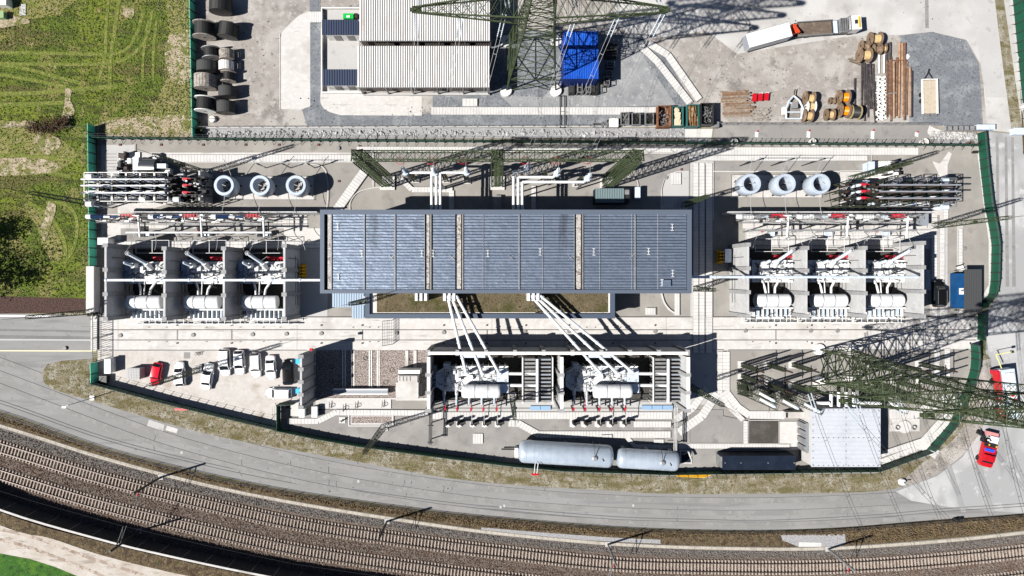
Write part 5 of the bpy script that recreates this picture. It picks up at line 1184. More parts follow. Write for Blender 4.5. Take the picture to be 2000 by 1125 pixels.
# paired black support posts seen beside the rows
# ================================================================ NW and NE compact switchgear
def cluster(word, px0, px1, ys, z, frx0, frx1, fy0, fy1, dark, dirn):
    col_ = white if word == 'western' else mat('dull_aluminium', (.34, .35, .38), .4, .4)
    for i, y in enumerate(ys):
        a = P(px0, y, z); b = P(px1, y, z)
        t = thing('bus_tube', ['upper', 'middle', 'lower'][i] + ' of the three long parallel tubes over the ' + word + ' outdoor switchgear', 'bus tube', ((a.x + b.x) / 2, a.y, 0), 'parallel bus tubes over the ' + word + ' switchgear')
        MB().bar(a, b, .13, 8).build('tube', col_, t); m = MB(); n = MB()
        for k in range(6):
            q = a.lerp(b, .07 + k * .17); bushing_mb(n, (q.x, q.y, z - 2.6), (q.x, q.y, z - .15), .1, .2, 8); m.lattice((q.x, q.y, 0), (q.x, q.y, z - 2.6), .16, .16, 7, .05, .03)
        n.build('post_insulator', insulw if word == 'western' else insul, t); m.build('support_post', dark, t)
    a = P(px0, ys[0] - 8, z - 2.6); b = P(px1, ys[2] + 8, z - 2.6)
    for k in range(6):
        f = .07 + k * .17; X = a.x + (b.x - a.x) * f
        t = thing('cross_beam_frame', ['first', 'second', 'third', 'fourth', 'fifth', 'sixth'][k] + ' cross frame from the left below the tubes of the ' + word + ' switchgear', 'frame', (X, (a.y + b.y) / 2, 0), 'cross frames of the ' + word + ' switchgear')
        m = MB(); m.lattice((X, b.y, z - 2.8), (X, a.y, z - 2.8), .22, .22, 9, .05, .03)
        for Y in (a.y, b.y): m.lattice((X, Y, 0), (X, Y, z - 2.7), .2, .2, 8, .05, .03)
        m.build('frame', galv if word == 'western' else (zinc if k % 2 else dark), t)
        if word == 'western' or k % 2:
            f2 = MB()
            for dx in (-1.1, 1.1): f2.bar((X + dx, a.y + .6, 5.9), (X + dx, b.y - .6, 5.9), .08)
            for q9 in range(4): yy = a.y + .6 + (b.y - a.y - 1.2) * q9 / 3; f2.bar((X - 1.1, yy, 5.9), (X + 1.1, yy, 5.9), .08)
            f2.build('upper_frame', offw if word == 'western' else zinc, t)
        for j, y in enumerate(ys):
            Y = P(0, y, z).y
            for dx in (-.9, .9):
                m = MB(); bushing_mb(m, (X + dx, Y - .4, 3.2), (X + dx, Y - .4, 5.6), .12, .24, 7); m.build('post_insulator', [insulw, insul, white, insulb, insulw, insul][k] if dx < 0 else insulw, t)
            MB().cbox(X, Y - .4, 2.6, 2.6, .6, .5).cbox(X + .3, Y + .8, 2.2, 1.2, .8, .9).cbox(X, Y - .4, 5.6, 2.2, .16, .14).build('switch_base', [galv, white, dsteel, fgrey][(k + j) % 4], t)
            w = MB(); r9 = random.Random(k * 3 + j)
            for u in range(9): w.cbox(X + r9.uniform(-1.3, 1.3), Y + r9.uniform(-1.0, .8), r9.uniform(1.5, 5), r9.uniform(.3, 1.3), r9.uniform(.15, .6), r9.uniform(.2, .7))
            w.build('shade_boxes', black, t, kind='stuff')  # black boxes added to darken the heavily shaded space below the tubes
    # drive frame block with dense lattice
    a = P(frx0, fy1, 5.5); b = P(frx1, fy0, 5.5)
    t = thing('isolator_frame', 'dense dark steel isolator frame with red contacts at the ' + word + ' switchgear', 'frame', ((a.x + b.x) / 2, (a.y + b.y) / 2, 0)); m = MB()
    nx = 6; ny = 4
    for i in range(nx):
        X = a.x + (b.x - a.x) * i / (nx - 1); m.lattice((X, a.y, 5.3), (X, b.y, 5.3), .16, .16, 12, .055, .03)
        for j in range(ny): Y = a.y + (b.y - a.y) * j / (ny - 1); m.bar((X, Y, 0), (X, Y, 5.3), .09)
    for j in range(ny): Y = a.y + (b.y - a.y) * j / (ny - 1); m.bar((a.x, Y, 5.4), (b.x, Y, 5.4), .08).bar((a.x, Y, 3), (b.x, Y, 3), .08)
    m.build('frame', dark, t)
    for j, y in enumerate(ys):
        Y = P(0, y, 6).y
        for i, X in enumerate((a.x + 1.2, a.x + 3.2, b.x - 3.0, b.x - 1.2)):
            n = MB(); bushing_mb(n, (X, Y, 3.2), (X, Y, 6.2), .14, .28, 8); n.build('post_insulator', [insul, insulw, dsteel, insul][i], t)
        MB().bar((a.x + 1.0, Y + .2, 6.4), (b.x - 1.2, Y + .1, 6.4), .06).build('contact_arm', dsteel, t); MB().cbox(a.x + 3.6, Y, 6.1, .7, .4, .35).bar((a.x + 3.0, Y + .2, 6.4), (a.x + 4.6, Y, 6.4), .07).build('red_contact', red, t)
        w = MB(); r9 = random.Random(j)
        for k in range(16): w.cbox(r9.uniform(a.x, b.x), Y + r9.uniform(-.9, .6), r9.uniform(3, 5.5), r9.uniform(.3, 1.2), r9.uniform(.15, .5), r9.uniform(.2, .6))
        w.build('shade_boxes', black, t, kind='stuff'); w = MB()  # first batch: black boxes standing in for deep shade inside the frame
        for k in range(7): w.cbox(r9.uniform(a.x, b.x), Y + r9.uniform(-.8, .5), 6.0, r9.uniform(.15, .6), r9.uniform(.1, .35), .2)
        w.build('clamps', galv, t, kind='stuff')
        MB().cbox(b.x - 2, Y - .7, 3, 1.6, .9, .8).build('drive_box', black, t); MB().cbox(a.x + 2.2, Y - .9, 2.8, 1.0, .8, .6).build('drive_box', black, t)
    return t
tcl = cluster('western', 158, 322, (350, 362.5, 376.5), 9.6, 324, 399, 345, 398, dsteel, 1)
cluster('eastern', 1718, 1877, (361, 374, 387), 9.6, 1640, 1718, 358, 402, latd, -1)
t = thing('partition_wall', 'tall dark partition wall between the black isolator frame and the left reactors', 'wall', (*P(414, 370)[:2], 0))
for y0, y1 in ((342, 360), (360, 378), (378, 398)):
    p = P(414, y1); q = P(414, y0); MB().box(p.x - .15, p.x + .15, p.y + .02, q.y - .02, 0, 5.2).build('wall_panel', wallc, t)
for vi_, (x, y, zz) in enumerate(((172, 344, 7), (172, 398, 7), (277, 389, 6), (343, 389, 6), (352, 344, 5), (1752, 357, 5), (1694, 357, 4), (1848, 404, 6), (1848, 352, 6))):
    w_ = 'western' if x < 900 else 'eastern'; p = P(x, y, zz)
    t = thing('voltage_transformer', ('northern one over the west fence', 'southern one over the west fence', 'southern one in the middle', 'southern one beside the isolator frame', 'northern one beside the isolator frame', 'northern one near the cooling machine', 'northern one beside the green isolator frame', 'southern one at the far end', 'northern one at the far end')[vi_].join(('capsule shaped instrument transformer at the ' + w_ + ' switchgear, ', '')), 'instrument transformer', (p.x, p.y, 0), 'capsule instrument transformers at the ' + w_ + ' switchgear')
    MB().bar((p.x - .5, p.y, zz - .4), (p.x + .5, p.y, zz - .4), .48, 12).build('head', white if x < 900 else ltgrey, t, smooth=True); m = MB(); bushing_mb(m, (p.x, p.y, zz - 3), (p.x, p.y, zz - .7), .14, .28, 8); m.bar((p.x, p.y, 0), (p.x, p.y, zz - 3), .14); m.build('post', insulw, t)
# machines north of them
t = thing('metal_cylinder_tank', 'short horizontal metal cylinder with white end shield at the north west', 'tank', (*P(285, 325)[:2], 0))
p = P(266, 326, 2.5); MB().cbox(p.x, p.y, .3, 1.0, 3.4, 2.4).build('end_shield', white, t)
MB().revolve([(0, 0), (1.5, 0), (1.55, .2), (1.55, 2.8), (0, 2.8)], 24, (p.x + .5, p.y, 1.5), 'X').build('cylinder', mat('brushed_dark_metal', gray(.16, -.02), .3, .8), t, smooth=True)
p = P(306, 324, 2.6); MB().cbox(p.x, p.y, 1.8, 3.2, .8, .8).build('beam', white, t); p = P(312, 334, 1.5); MB().cbox(p.x, p.y, 0, 3.4, 1.0, 1.4).build('trough', offw, t)
p = P(303, 307, 1.5); MB().revolve([(0, .9), (.6, .8), (.9, .4), (.9, 0)], 16, (p.x, p.y, .3)).build('dome', white, t)
for word, x0, y0, x1, y1 in (('north west corner beside the cylinder', 222, 294, 263, 344), ('north east beside the crossing mast', 1712, 312, 1765, 345)):
    a = P(x0, y1, 2); b = P(x1, y0, 2); t = thing('cooling_machine', 'cluttered white and black cooling machine at the ' + word, 'machine', ((a.x + b.x) / 2, (a.y + b.y) / 2, 0)); rnd = random.Random(int(x0))
    MB().box(a.x, b.x, a.y, b.y, 0, .3).build('base', offw, t)
    for k in range(26):
        X = rnd.uniform(a.x + .3, b.x - .4); Y = rnd.uniform(a.y + .3, b.y - .4); MB().cbox(X, Y, .3, rnd.uniform(.25, .9), rnd.uniform(.2, 1.0), rnd.uniform(.5, 2.6)).build('unit', [white, black, white, dsteel, zinc, insul][k % 6], t)
    m = MB()
    for k in range(8): Y = a.y + (b.y - a.y) * k / 8; m.bar((a.x - 1.4, Y, 1.8), (a.x + .4, Y, 1.8), .04)
    m.bar((a.x - 1.4, a.y, 1.8), (a.x - 1.4, b.y - .6, 1.8), .05); m.build('pipes', dsteel, t)
block('control_cabinet', 'grey blue ribbed cabinet beside the north east cooling machine', 'cabinet', 1698, 316, 1708, 336, 2.3, ltgrey)
block('control_cabinet', 'tall blue grey cabinet at the east end of the eastern switchgear row', 'cabinet', 1804, 408, 1813, 440, 2.6, fgrey)
# ================================================================ BIG TRANSFORMERS
t = thing('blast_wall', 'long grey concrete back wall of the two big transformer bays', 'wall', (*P(1082, 678)[:2], 0))
a = P(846, 679); b = P(1318, 679); n = 9; hW = 8.4
for k in range(n):
    x0 = a.x + (b.x - a.x) * k / n; x1 = a.x + (b.x - a.x) * (k + 1) / n
    MB().box(x0 + .02, x1 - .02, a.y - .17, a.y + .17, 0, hW - .1).build('wall_panel', wallc, t)
for k in range(n + 1):
    x = a.x + (b.x - a.x) * k / n; MB().box(x - .3, x + .3, a.y - .45, a.y + .5, 0, hW).build('pilaster', capc, t)
MB().box(a.x, b.x, a.y - .28, a.y + .2, hW - .1, hW + .05).build('coping', offw, t)
for i, gx_ in enumerate((846, 1088, 1318)):
    t = thing('blast_wall', ['left', 'middle', 'right'][i] + ' cross wall of the two big transformer bays', 'wall', (*P(gx_, 735)[:2], 0)); p = P(gx_, 784); q = P(gx_, 681)
    n = 3; L = (q.y - p.y - .5) / n
    for k in range(n): MB().box(p.x - .17, p.x + .17, p.y + L * k + .02, p.y + L * (k + 1) - .02, 0, hW).build('wall_panel', wallc, t)
    for k in range(n): MB().box(p.x - .5, p.x + .45, p.y + L * k - .3, p.y + L * k + .3, 0, hW + .1).build('pilaster', capc, t)
    MB().box(p.x - .24, p.x + .3, p.y, q.y - .5, hW, hW + .08).build('coping', offw, t)
t = thing('side_wall', 'ribbed grey wall with four panels between parked cars and gravel pit', 'wall', (*P(613, 735)[:2], 0))
p = P(613, 779); q = P(613, 686); n = 4; L = (q.y - p.y) / n
for k in range(n): MB().box(p.x - .17, p.x + .17, p.y + L * k + .02, p.y + L * (k + 1) - .02, 0, 8.0).build('wall_panel', wallc, t)
for k in range(n + 1): MB().box(p.x - .45, p.x + .45, p.y + L * k - .3, p.y + L * k + .3, 0, 8.1).build('pilaster', capc, t)
for y, nn in ((706, 'upper'), (764, 'lower')): z = P(581, y, 3); block('cover_box', nn + ' small bright blue box on the west face of the ribbed wall', 'box', 578, y - 4, 586, y + 4, 2.2, mat('sky_blue_box', (.02, .35, .75), .4))
z = P(609, 682, 7.5); tag(MB().cbox(z.x, z.y, 7.6, .5, .4, .5).build('warning_lamp', redb), 'small red lamp on the top corner of the ribbed wall', 'lamp')
def big_transformer():
    t = thing('big_transformer', 'x', 'transformer', (0, 0, 0), 'big white three phase transformers')
    MB().prism([(-6.3, -1.2), (-5.2, -2.0), (5.9, -2.0), (5.9, 2.0), (-4.6, 2.0), (-6.3, 1.0)], .4, 3.9).build('tank', white, t)
    m = MB(); m.prism([(-6.4, -1.3), (-5.2, -2.15), (6.0, -2.15), (6.0, 2.15), (-4.6, 2.15), (-6.4, 1.1)], 3.9, 4.02); rr = random.Random(4)
    for k in range(12): m.cbox(-5.2 + k * .95, rr.uniform(-.3, 1.6), 4.02, rr.uniform(.4, .9), rr.uniform(.3, 1.0), rr.uniform(.2, .7))
    m.build('cover', white, t)
    m = MB()
    for k in range(60): m.cbox(rr.uniform(-5.8, 5.7), rr.uniform(-1.9, 1.9), 4.02, rr.uniform(.08, .4), rr.uniform(.08, .3), rr.uniform(.1, .6))
    for k in range(10): x = rr.uniform(-5.5, 4); m.bar((x, -1.8, 4.4), (x, 1.8, 4.4), .04); y = rr.uniform(-1.7, 1.7); m.bar((x, y, 4.5), (x + 2.5, y, 4.5), .04)
    m.build('fittings', fgrey, t, kind='stuff')
    m = MB()
    for k in range(46): x = rr.uniform(-6, 5.6); y = rr.uniform(-2.1, 2.0); m.bar((x, y, 4.2), (x + rr.uniform(-1.1, 1.1), y + rr.uniform(-.8, .8), 4.4 + rr.uniform(0, .5)), .055, 4)
    m.build('pipework', dsteel, t, kind='stuff')
    for x in (-7.0,):
        MB().cbox(x, .8, .5, 1.2, 2.2, 2.2).cbox(x, -1.2, .5, 1.2, 1.2, 1.8).build('cubicle', ltgrey, t)
    MB().cbox(-4.6, 2.0, .3, 1.1, 1.1, 3.6).build('ladder_box', ltgrey, t)
    m = MB()
    for k in range(12): m.cbox(-5 + k * .95, -2.15, .5, .12, .3, 3.3); m.cbox(-5 + k * .95, 2.15, .5, .12, .3, 3.3)
    m.build('stiffener', white, t)
    c = (-1.9, -1.9, 5.5)
    MB().revolve([(0, 0), (.9, 0), (1.1, .2), (1.15, .5), (1.15, 6.0), (1.1, 6.3), (.9, 6.5), (0, 6.5)], 24, c, 'X').build('conservator', white, t, smooth=True)
    m = MB()
    for x in (2.2, 4.4): m.revolve([(1.15, x - .05), (1.19, x - .05), (1.19, x + .05), (1.15, x + .05)], 20, c, 'X')
    m.build('conservator_band', fgrey, t)
    for x in (-1.2, 4.0): MB().bar((x, -1.9, 3.9), (x, -1.9, 5.0), .15).build('conservator_leg', white, t)
    MB().cbox(5.2, -1.6, 3.9, 1.6, 1.4, .9).cbox(5.0, .6, 3.9, 2.0, 2.2, .6).build('tap_changer', ltgrey, t)
    MB().cbox(-.2, 4.1, .2, 4.4, 1.3, 2.6).build('cooling_unit', ltgrey, t)
    m = MB()
    for k in range(8): m.cbox(-2.1 + k * .54, 4.5, 2.8, .3, .8, .12)
    m.build('cooling_grille', black, t)
    for k in range(5):
        x = -5.0 + k * 2.15; m = MB(); bushing_mb(m, (x, -2.6, 4.3), (x, -4.4, 4.9), .13, .24, 8); m.build('bushing', insulw, t)
        MB().bar((x, -2.0, 3.8), (x, -2.7, 4.3), .28, 8).build('turret', white, t)
    # radiator bank
    MB().bar((6, .9, 4.2), (11.2, .9, 4.6), .26, 10).bar((6, -1.1, 4.2), (11.2, -1.1, 4.6), .26, 10).build('oil_pipe', white, t)
    MB().bar((10.9, -3.9, 5.1), (10.9, 3.5, 5.1), .26, 10).build('radiator_header', white, t)
    for X in (8.4, 13.5): MB().bar((X, -4.1, 4.9), (X, 3.7, 4.9), .14, 4).build('frame_beam', offw, t)
    for k in range(12):
        y = -3.7 + k * .64; MB().cbox(9.6, y, 1, 2.0, .36, 3.7).build('radiator_fin', zinc if k % 2 else zinc, t); MB().cbox(12.2, y, 1, 2.1, .28, 3.7).build('radiator_fin', fgrey if k % 2 else zinc, t)
    for X in (8.4, 13.5):
        for Y in (-4.1, 3.7): MB().bar((X, Y, 0), (X, Y, 4.9), .1).build('frame_leg', offw, t)
    return t
bt = big_transformer(); q = P(926, 733); bt.location = (q.x, q.y, 0); bt['label'] = 'big white three phase transformer with radiator bank in the western bay'
q2 = P(1171, 733); dup(bt, loc=(q2.x, q2.y, 0), label='big white three phase transformer with radiator bank in the eastern bay')
# surge arresters and red disconnectors in front of the bays
for g, x0 in (('western', 0), ('eastern', 250)):
    t = thing('barrier_rail', 'dark steel beam closing the front of the ' + g + ' big bay', 'beam', (*P(945 + x0, 781)[:2], 0)); a = P(852 + x0, 780, 2.5); b = P(1075 + x0, 780, 2.5)
    MB().bar(a, b, .1).build('beam', dsteel, t)
    for i, x in enumerate((870, 893, 920, 944, 970)):
        X = x + x0; p = P(X, 793, 4); o_ = ['first', 'second', 'third', 'fourth', 'fifth'][i]
        t = thing('red_disconnector', o_ + ' disconnector with red blades from the left in front of the ' + g + ' big bay', 'disconnector', (p.x, p.y, 0), 'disconnectors with red blades')
        m = MB(); bushing_mb(m, (p.x, p.y + .9, 2.2), (p.x, p.y + .9, 4.4), .1, .2, 7); bushing_mb(m, (p.x, p.y - .7, 2.2), (p.x, p.y - .7, 4.4), .1, .2, 7); m.build('post_insulator', insul, t)
        MB().bar((p.x, p.y + 1.0, 4.5), (p.x, p.y - .8, 4.5), .07).cbox(p.x, p.y - .5, 4.4, .3, .4, .2).build('blade', red, t)
        MB().bar((p.x, p.y + .9, 0), (p.x, p.y + .9, 2.2), .13).bar((p.x, p.y - .7, 0), (p.x, p.y - .7, 2.2), .13).bar((p.x, p.y + 1.4, 2.2), (p.x, p.y - 1.2, 2.2), .1).build('frame', dsteel, t)
        tag(MB().tube(sag((p.x, p.y + 1, 4.6), (p.x - .4, p.y + 4, 4.9), .3, 4) , .05, 4).build('lead_wire', wire), o_ + ' short lead from the ' + g + ' big bay to its disconnector', 'wire', 'short leads in front of the bays')
        p = P(X + (2 if i < 2 else 2), 832, 3.2)
        t = thing('surge_arrester', o_ + ' dark post arrester from the left in the lower row of the ' + g + ' big bay', 'surge arrester', (p.x, p.y, 0), 'dark post arresters in the lower rows')
        m = MB(); bushing_mb(m, (p.x, p.y + .3, 1.4), (p.x, p.y + .3, 3.6), .12, .27, 7); m.build('arrester', black, t)
        MB().bar((p.x, p.y + .3, 0), (p.x, p.y + .3, 1.4), .16).cbox(p.x + .6, p.y + .3, 1.3, 1.2, .8, .14).build('frame', dsteel, t); MB().cbox(p.x, p.y, 0, 1.0, 1.6, .3).build('footing', slabm, t)
        MB().bar((p.x, p.y - .3, .3), (p.x, p.y - .5, .9), .3, 8).build('counter_box', offw, t)
        if i > 1: q = P(X + 10, 845, 3); tag(MB().tube(sag((p.x, p.y + .4, 3.7), (p.x - .1, p.y + 4.0, 4.6), .5, 5), .06, 4).build('lead_wire', wire), o_ + ' curved lead between arrester and disconnector of the ' + g + ' bay', 'wire', 'curved leads of the lower rows')
for lab, x0, x1, y0, y1 in (('pale blue trough covers right of the western big bay row', 1035, 1076, 793, 801), ('pale blue trough covers right of the eastern big bay row', 1253, 1315, 792, 800)):
    t = thing('trough_cover', lab, 'cover', (*P((x0 + x1) / 2, (y0 + y1) / 2)[:2], 0)); n = 3 if x0 > 1100 else 2
    for k in range(n): MB().pbox(x0 + (x1 - x0) * k / n + .5, y0, x0 + (x1 - x0) * (k + 1) / n - .5, y1, .3, .5).build('cover_plate', mat('pale_blue_sheet', (.25, .38, .55), .4, .2), t)
    a = P(x0, y0, .3); b = P(x1, y0 - 8, 0); MB().box(a.x, b.x, a.y, b.y, .1, .14).build('trough_floor', mat('oily_water', gray(.05), .3), t)
for lab, x, y0, y1 in (('dark pipe rack running south from the left cross wall', 842, 795, 868), ('pale pipe rack running south from the right cross wall to the tank', 1321, 790, 880)):
    t = thing('pipe_rack', lab, 'pipe rack', (*P(x, (y0 + y1) / 2)[:2], 0)); a = P(x, y0, 3); b = P(x - 2, y1, 3); m = MB()
    for k in (-.22, 0, .22): m.bar((a.x + k, a.y, 3 + k * .3), (b.x + k, b.y, 3 + k * .3), .085, 6)
    m.build('pipe', dsteel if x < 1000 else zinc, t); n = MB()
    for f in (.05, .5, .95): q = a.lerp(b, f); n.bar((q.x - .5, q.y, 2.8), (q.x + .5, q.y, 2.8), .1).bar((q.x, q.y, 0), (q.x, q.y, 2.8), .12)
    n.build('support_post', dsteel, t)
# empty pit: rails, loose beam, kiosk
for x in (670, 675, 687, 692, 722, 726, 737.5, 741):
    a = P(x, 684); b = P(x, 768); tag(MB().box(a.x - .08, a.x + .08, b.y, a.y, .05, .32).build('support_rail', offw), 'pale steel rail lying north to south across the empty gravel pit', 'rail', 'pale rails in the empty pit')
for x in (795, 811): a = P(x, 684); b = P(x, 720); tag(MB().cbox(a.x, (a.y + b.y) / 2, .05, .55, a.y - b.y, .35).build('concrete_beam', C_conc), 'pale concrete beam between pit edge and kiosk', 'beam', 'pale concrete beams by the kiosk')
t = thing('steel_beam', 'long pale steel beam resting across the lower edge of the gravel pit', 'beam', (*P(705, 764)[:2], 0))
a = P(650, 760, 1.6); b = P(757, 772, 1.6); MB().box(a.x, b.x, b.y + .3, b.y + .9, .8, 1.5).build('web', fgrey, t); MB().box(a.x, b.x, b.y + .1, b.y + .3, .7, 1.6).box(a.x, b.x, b.y + .9, b.y + 1.1, .7, 1.6).build('flange', offw, t)
t = thing('kiosk', 'cream concrete kiosk with louvred top at the edge of the gravel pit', 'kiosk', (*P(797, 752)[:2], 0))
MB().pbox(773, 747, 817, 780, 0, 2.8).build('body', C_conc, t); MB().pbox(777, 733, 815, 747, 0, 3.4).build('upper_body', C_conc, t); MB().pbox(778, 723, 820, 730, 0, 3.6).build('canopy', offw, t)
m = MB(); a = P(780, 733, 3.4)
for k in range(4): m.box(a.x + .6 * k, a.x + .6 * k + .06, a.y - 1, a.y, 3.4, 3.5)
m.box(a.x, a.x + 3, a.y - .15, a.y, 3.4, 3.7); m.build('louvres', zinc, t); MB().pbox(818, 750, 822, 772, 0, 2).build('side_duct', zinc, t)
mi = MB()
for x, y in ((623, 797), (643, 792), (670, 797), (694, 792), (746, 790)):
    p = P(x, y, .4); t = thing('hose_reel', 'small dark hose bracket standing on the pale strip below the gravel pit', 'bracket', (p.x, p.y, 0), 'dark brackets below the gravel pit')
    MB().bar((p.x, p.y - .6, .5), (p.x + .1, p.y + .7, .6), .06).tube([(p.x + .4 + .35 * math.cos(k), p.y + .35 * math.sin(k), .5) for k in range(7)], .05, 4).build('reel', black, t)
for x, y in ((649, 716), (714, 699), (766, 722), (754, 746), (804, 701), (806, 711), (648, 744)):
    p = P(x, y); tag(MB().tube([(p.x + .38 * math.cos(k * .7), p.y + .38 * math.sin(k * .7), .25) for k in range(10)], .05, 4).build('cable_loop', black), 'thin black cable ring lying on the pit gravel', 'cable', 'black cable rings on the gravel')
p = P(669, 820); t = thing('hydrant', 'dark valve on a small pale plinth beside the gravel bed', 'valve', (p.x, p.y, 0)); MB().cbox(p.x, p.y, 0, 1.1, 1.1, .3).build('plinth', slabm, t); MB().bar((p.x - .2, p.y - .3, .3), (p.x + .3, p.y + .3, 1.0), .1).bar((p.x - .4, p.y, .8), (p.x + .5, p.y, .8), .06).build('valve', black, t)
# ================================================================ SILVER TANKS
silver = mat('silver_tank_metal', (.42, .48, .55), .33, .35, [((.36, .42, .49), .9, .45, .7), ((.47, .53, .6), .3, .5, .7)], spec=.6)
def tank(label, x0, y0, x1, y1, r, lug):
    z = 2.6; a = P(x0, y0, z + r * .4); b = P(x1, y1, z + r * .4); t = thing('silver_tank', label, 'tank', ((a.x + b.x) / 2, (a.y + b.y) / 2, 0), 'silver pressure tanks'); d = (b - a); L = d.length; u = d.normalized(); s = MB()
    prof = [(0, 0), (r * .5, .06), (r * .8, .25), (r * .95, .55), (r, .95), (r, L - .95), (r * .95, L - .55), (r * .8, L - .25), (r * .5, L - .06), (0, L)]
    s.revolve(prof, 36, (0, 0, 0), 'X'); ang = math.atan2(u.y, u.x); c, n = math.cos(ang), math.sin(ang)
    s.v = [(a.x + X * c - Y * n, a.y + X * n + Y * c, z + Z) for X, Y, Z in s.v]; s.build('shell', silver, t, smooth=True); m = MB()
    k = 1.3
    while k < L - 1: m.revolve([(r, k - .03), (r + .025, k - .03), (r + .025, k + .03), (r, k + .03)], 36, (0, 0, 0), 'X'); k += 1.35
    m.v = [(a.x + X * c - Y * n, a.y + X * n + Y * c, z + Z) for X, Y, Z in m.v]; m.build('weld_band', silver, t)
    q = a + u * L * lug; MB().revolve([(0, .35), (.28, .35), (.42, .25), (.42, 0)], 14, (q.x, q.y, z + r * .98)).build('manhole', galv, t)
    MB().tube([(q.x, q.y, z + r + .3), (q.x - .1, q.y + r, z + r + .25), (q.x - .1, q.y + r + .5, z)], .07, 5).bar((q.x + 1.2, q.y + .3, z + r * .9), (q.x + 1.5, q.y - .5, z + r + .1), .1).build('pipe', dsteel, t)
    for f in (.12, .5, .88): q = a + u * L * f; MB().cbox(q.x, q.y, 0, .6, 3.2, 1.4, ang).build('saddle', L_conc, t)
    return a
tank('longer left silver pressure tank along the south fence', 1013, 883, 1199, 894, 1.95, .79)
tank('shorter right silver pressure tank along the south fence', 1205, 896, 1328, 903, 1.72, .7)
p = P(1045, 900); t = thing('filling_arm', 'two thin white pipes with red shelf reaching over the fence from the left tank', 'pipe', (p.x, p.y, 0))
m = MB()
for k in (0, .5): m.tube([(p.x - .2 + k, p.y + .9, 4.6), (p.x - .3 + k, p.y + .3, 4.7), (p.x - .35 + k, p.y - 1.3, 3.2), (p.x - .35 + k, p.y - 1.3, .4)], .07, 5)
m.build('pipe', white, t); MB().cbox(p.x - .1, p.y - 1.6, 2.6, 1.3, .35, .2).build('shelf', redb, t)
p = P(1008, 875); t = thing('valve_stand', 'small white valve stand at the west end of the left tank', 'valve', (p.x, p.y, 0)); MB().cbox(p.x, p.y - .4, 0, .6, 1.6, 1.8).build('stand', white, t); MB().bar((p.x - 2.6, p.y, .8), (p.x, p.y, .9), .16).build('pipe', black, t)
t = thing('pump_sump', 'dark sump tray with piping at the east end of the right tank', 'sump', (*P(1341, 893)[:2], 0)); MB().pbox(1328, 879, 1352, 906, .02, .3).build('tray', C_conc, t); MB().pbox(1331, 882, 1349, 903, .3, .33).build('tray_floor', navy, t); p = P(1332, 886); MB().tube([(p.x, p.y, .4), (p.x + .8, p.y + .7, 1.4), (p.x + 1.2, p.y - .5, 1.6)], .2, 6).build('pipe', zinc, t)
m = MB(); a = P(1320, 922); b = P(1392, 925)
for k in range(4): m.bar((a.x, a.y - .18 * k, .3 + .1 * k), (b.x - k * .5, b.y - .15 * k, .3 + .1 * k), .12, 6)
tag(m.build('yellow_poles', yel), 'bundle of long yellow poles lying beyond the fence at the silver tank', 'poles')
# ================================================================ SE WHITE BUILDING
hS_ = 4.7; t = thing('plant_building', 'flat white roofed plant building in the south east corner', 'building', (*P(1652, 855, hS_)[:2], 0))
a = P(1584, 912, hS_); b = P(1720, 798, hS_); MB().box(a.x + .15, b.x - .15, a.y + .15, b.y - .15, 0, hS_ - .1).build('wall', C_conc, t)
wr_ = mat('white_membrane', (.40, .42, .46), .6, 0, [((.36, .38, .42), .3, .45, .7), ((.43, .45, .48), 2, .5, .7)]); nx, ny = 2, 14
for i in range(nx):
    for j in range(ny):
        x0 = a.x + (b.x - a.x) * i / nx; x1 = a.x + (b.x - a.x) * (i + 1) / nx; y0 = a.y + (b.y - a.y) * j / ny; y1 = a.y + (b.y - a.y) * (j + 1) / ny
        MB().box(x0 + .012, x1 - .012, y0 + .006, y1 - .006, hS_ - .03, hS_).build('roof_sheet', wr_, t)
m = MB()
for k in range(14):
    x = a.x + .4 + (b.x - a.x - .8) * k / 13
    for y in (a.y + .25, b.y - .25, (a.y + b.y) / 2): m.cbox(x, y, hS_, .2, .1, .08)
for k in range(9):
    y = a.y + .4 + (b.y - a.y - .8) * k / 8
    for x in (a.x + .3, b.x - .3, (a.x + b.x) / 2): m.cbox(x, y, hS_, .1, .2, .08)
m.build('roof_anchor', zinc, t)
MB().box(a.x - .12, a.x - .02, a.y + 2, a.y + 7.2, 0, 3.6).build('white_screen', fgrey, t)
for k in range(4): MB().box(a.x - .45, a.x - .15, a.y + 2.2 + k * 1.3, a.y + 3.1 + k * 1.3, .4, 3.2).build('louvre_door', zinc, t)
m = MB()
for k in range(4): q = P(1630 + k * 15, 0, 5); m.bar((q.x, P(0, 798, 5).y - .1, 3.8), (q.x, P(0, 768, 5).y, 3.8), .28, 10)
for x0, x1 in ((1597, 1622), (1668, 1722)): p = P(x0, 788, 4.5); q = P(x1, 788, 4.5); m.bar((p.x, p.y, 4.2), (q.x, q.y, 4.2), .3, 10)
q = P(1735, 790, 4.5); q2 = P(1758, 800, 4.5); m.bar((q.x, q.y, 4.4), (q2.x, q2.y, 4.8), .3, 10)
tag(m.build('white_gas_ducts', white), 'white gas ducts standing on the north side of the plant building', 'duct')
t = thing('bunker_block', 'low pale concrete stair block west of the white plant building', 'block', (*P(1540, 811)[:2], 0)); MB().pbox(1534, 805, 1583, 817, 0, 1.8).build('body', C_conc, t); MB().pbox(1535, 806, 1539, 816, 1.8, 1.85).build('grating', black, t)
MB().pbox(1562, 823, 1583, 850, 0, .8).build('steps', L_conc, t)
hC = 3.2; t = thing('dark_container', 'long dark navy container next to the south fence', 'container', (*P(1483, 902, hC)[:2], 0)); a = P(1412, 918, hC); b = P(1554, 890, hC)
MB().box(a.x, b.x, a.y, b.y, .1, hC).build('body', navy, t); m = MB()
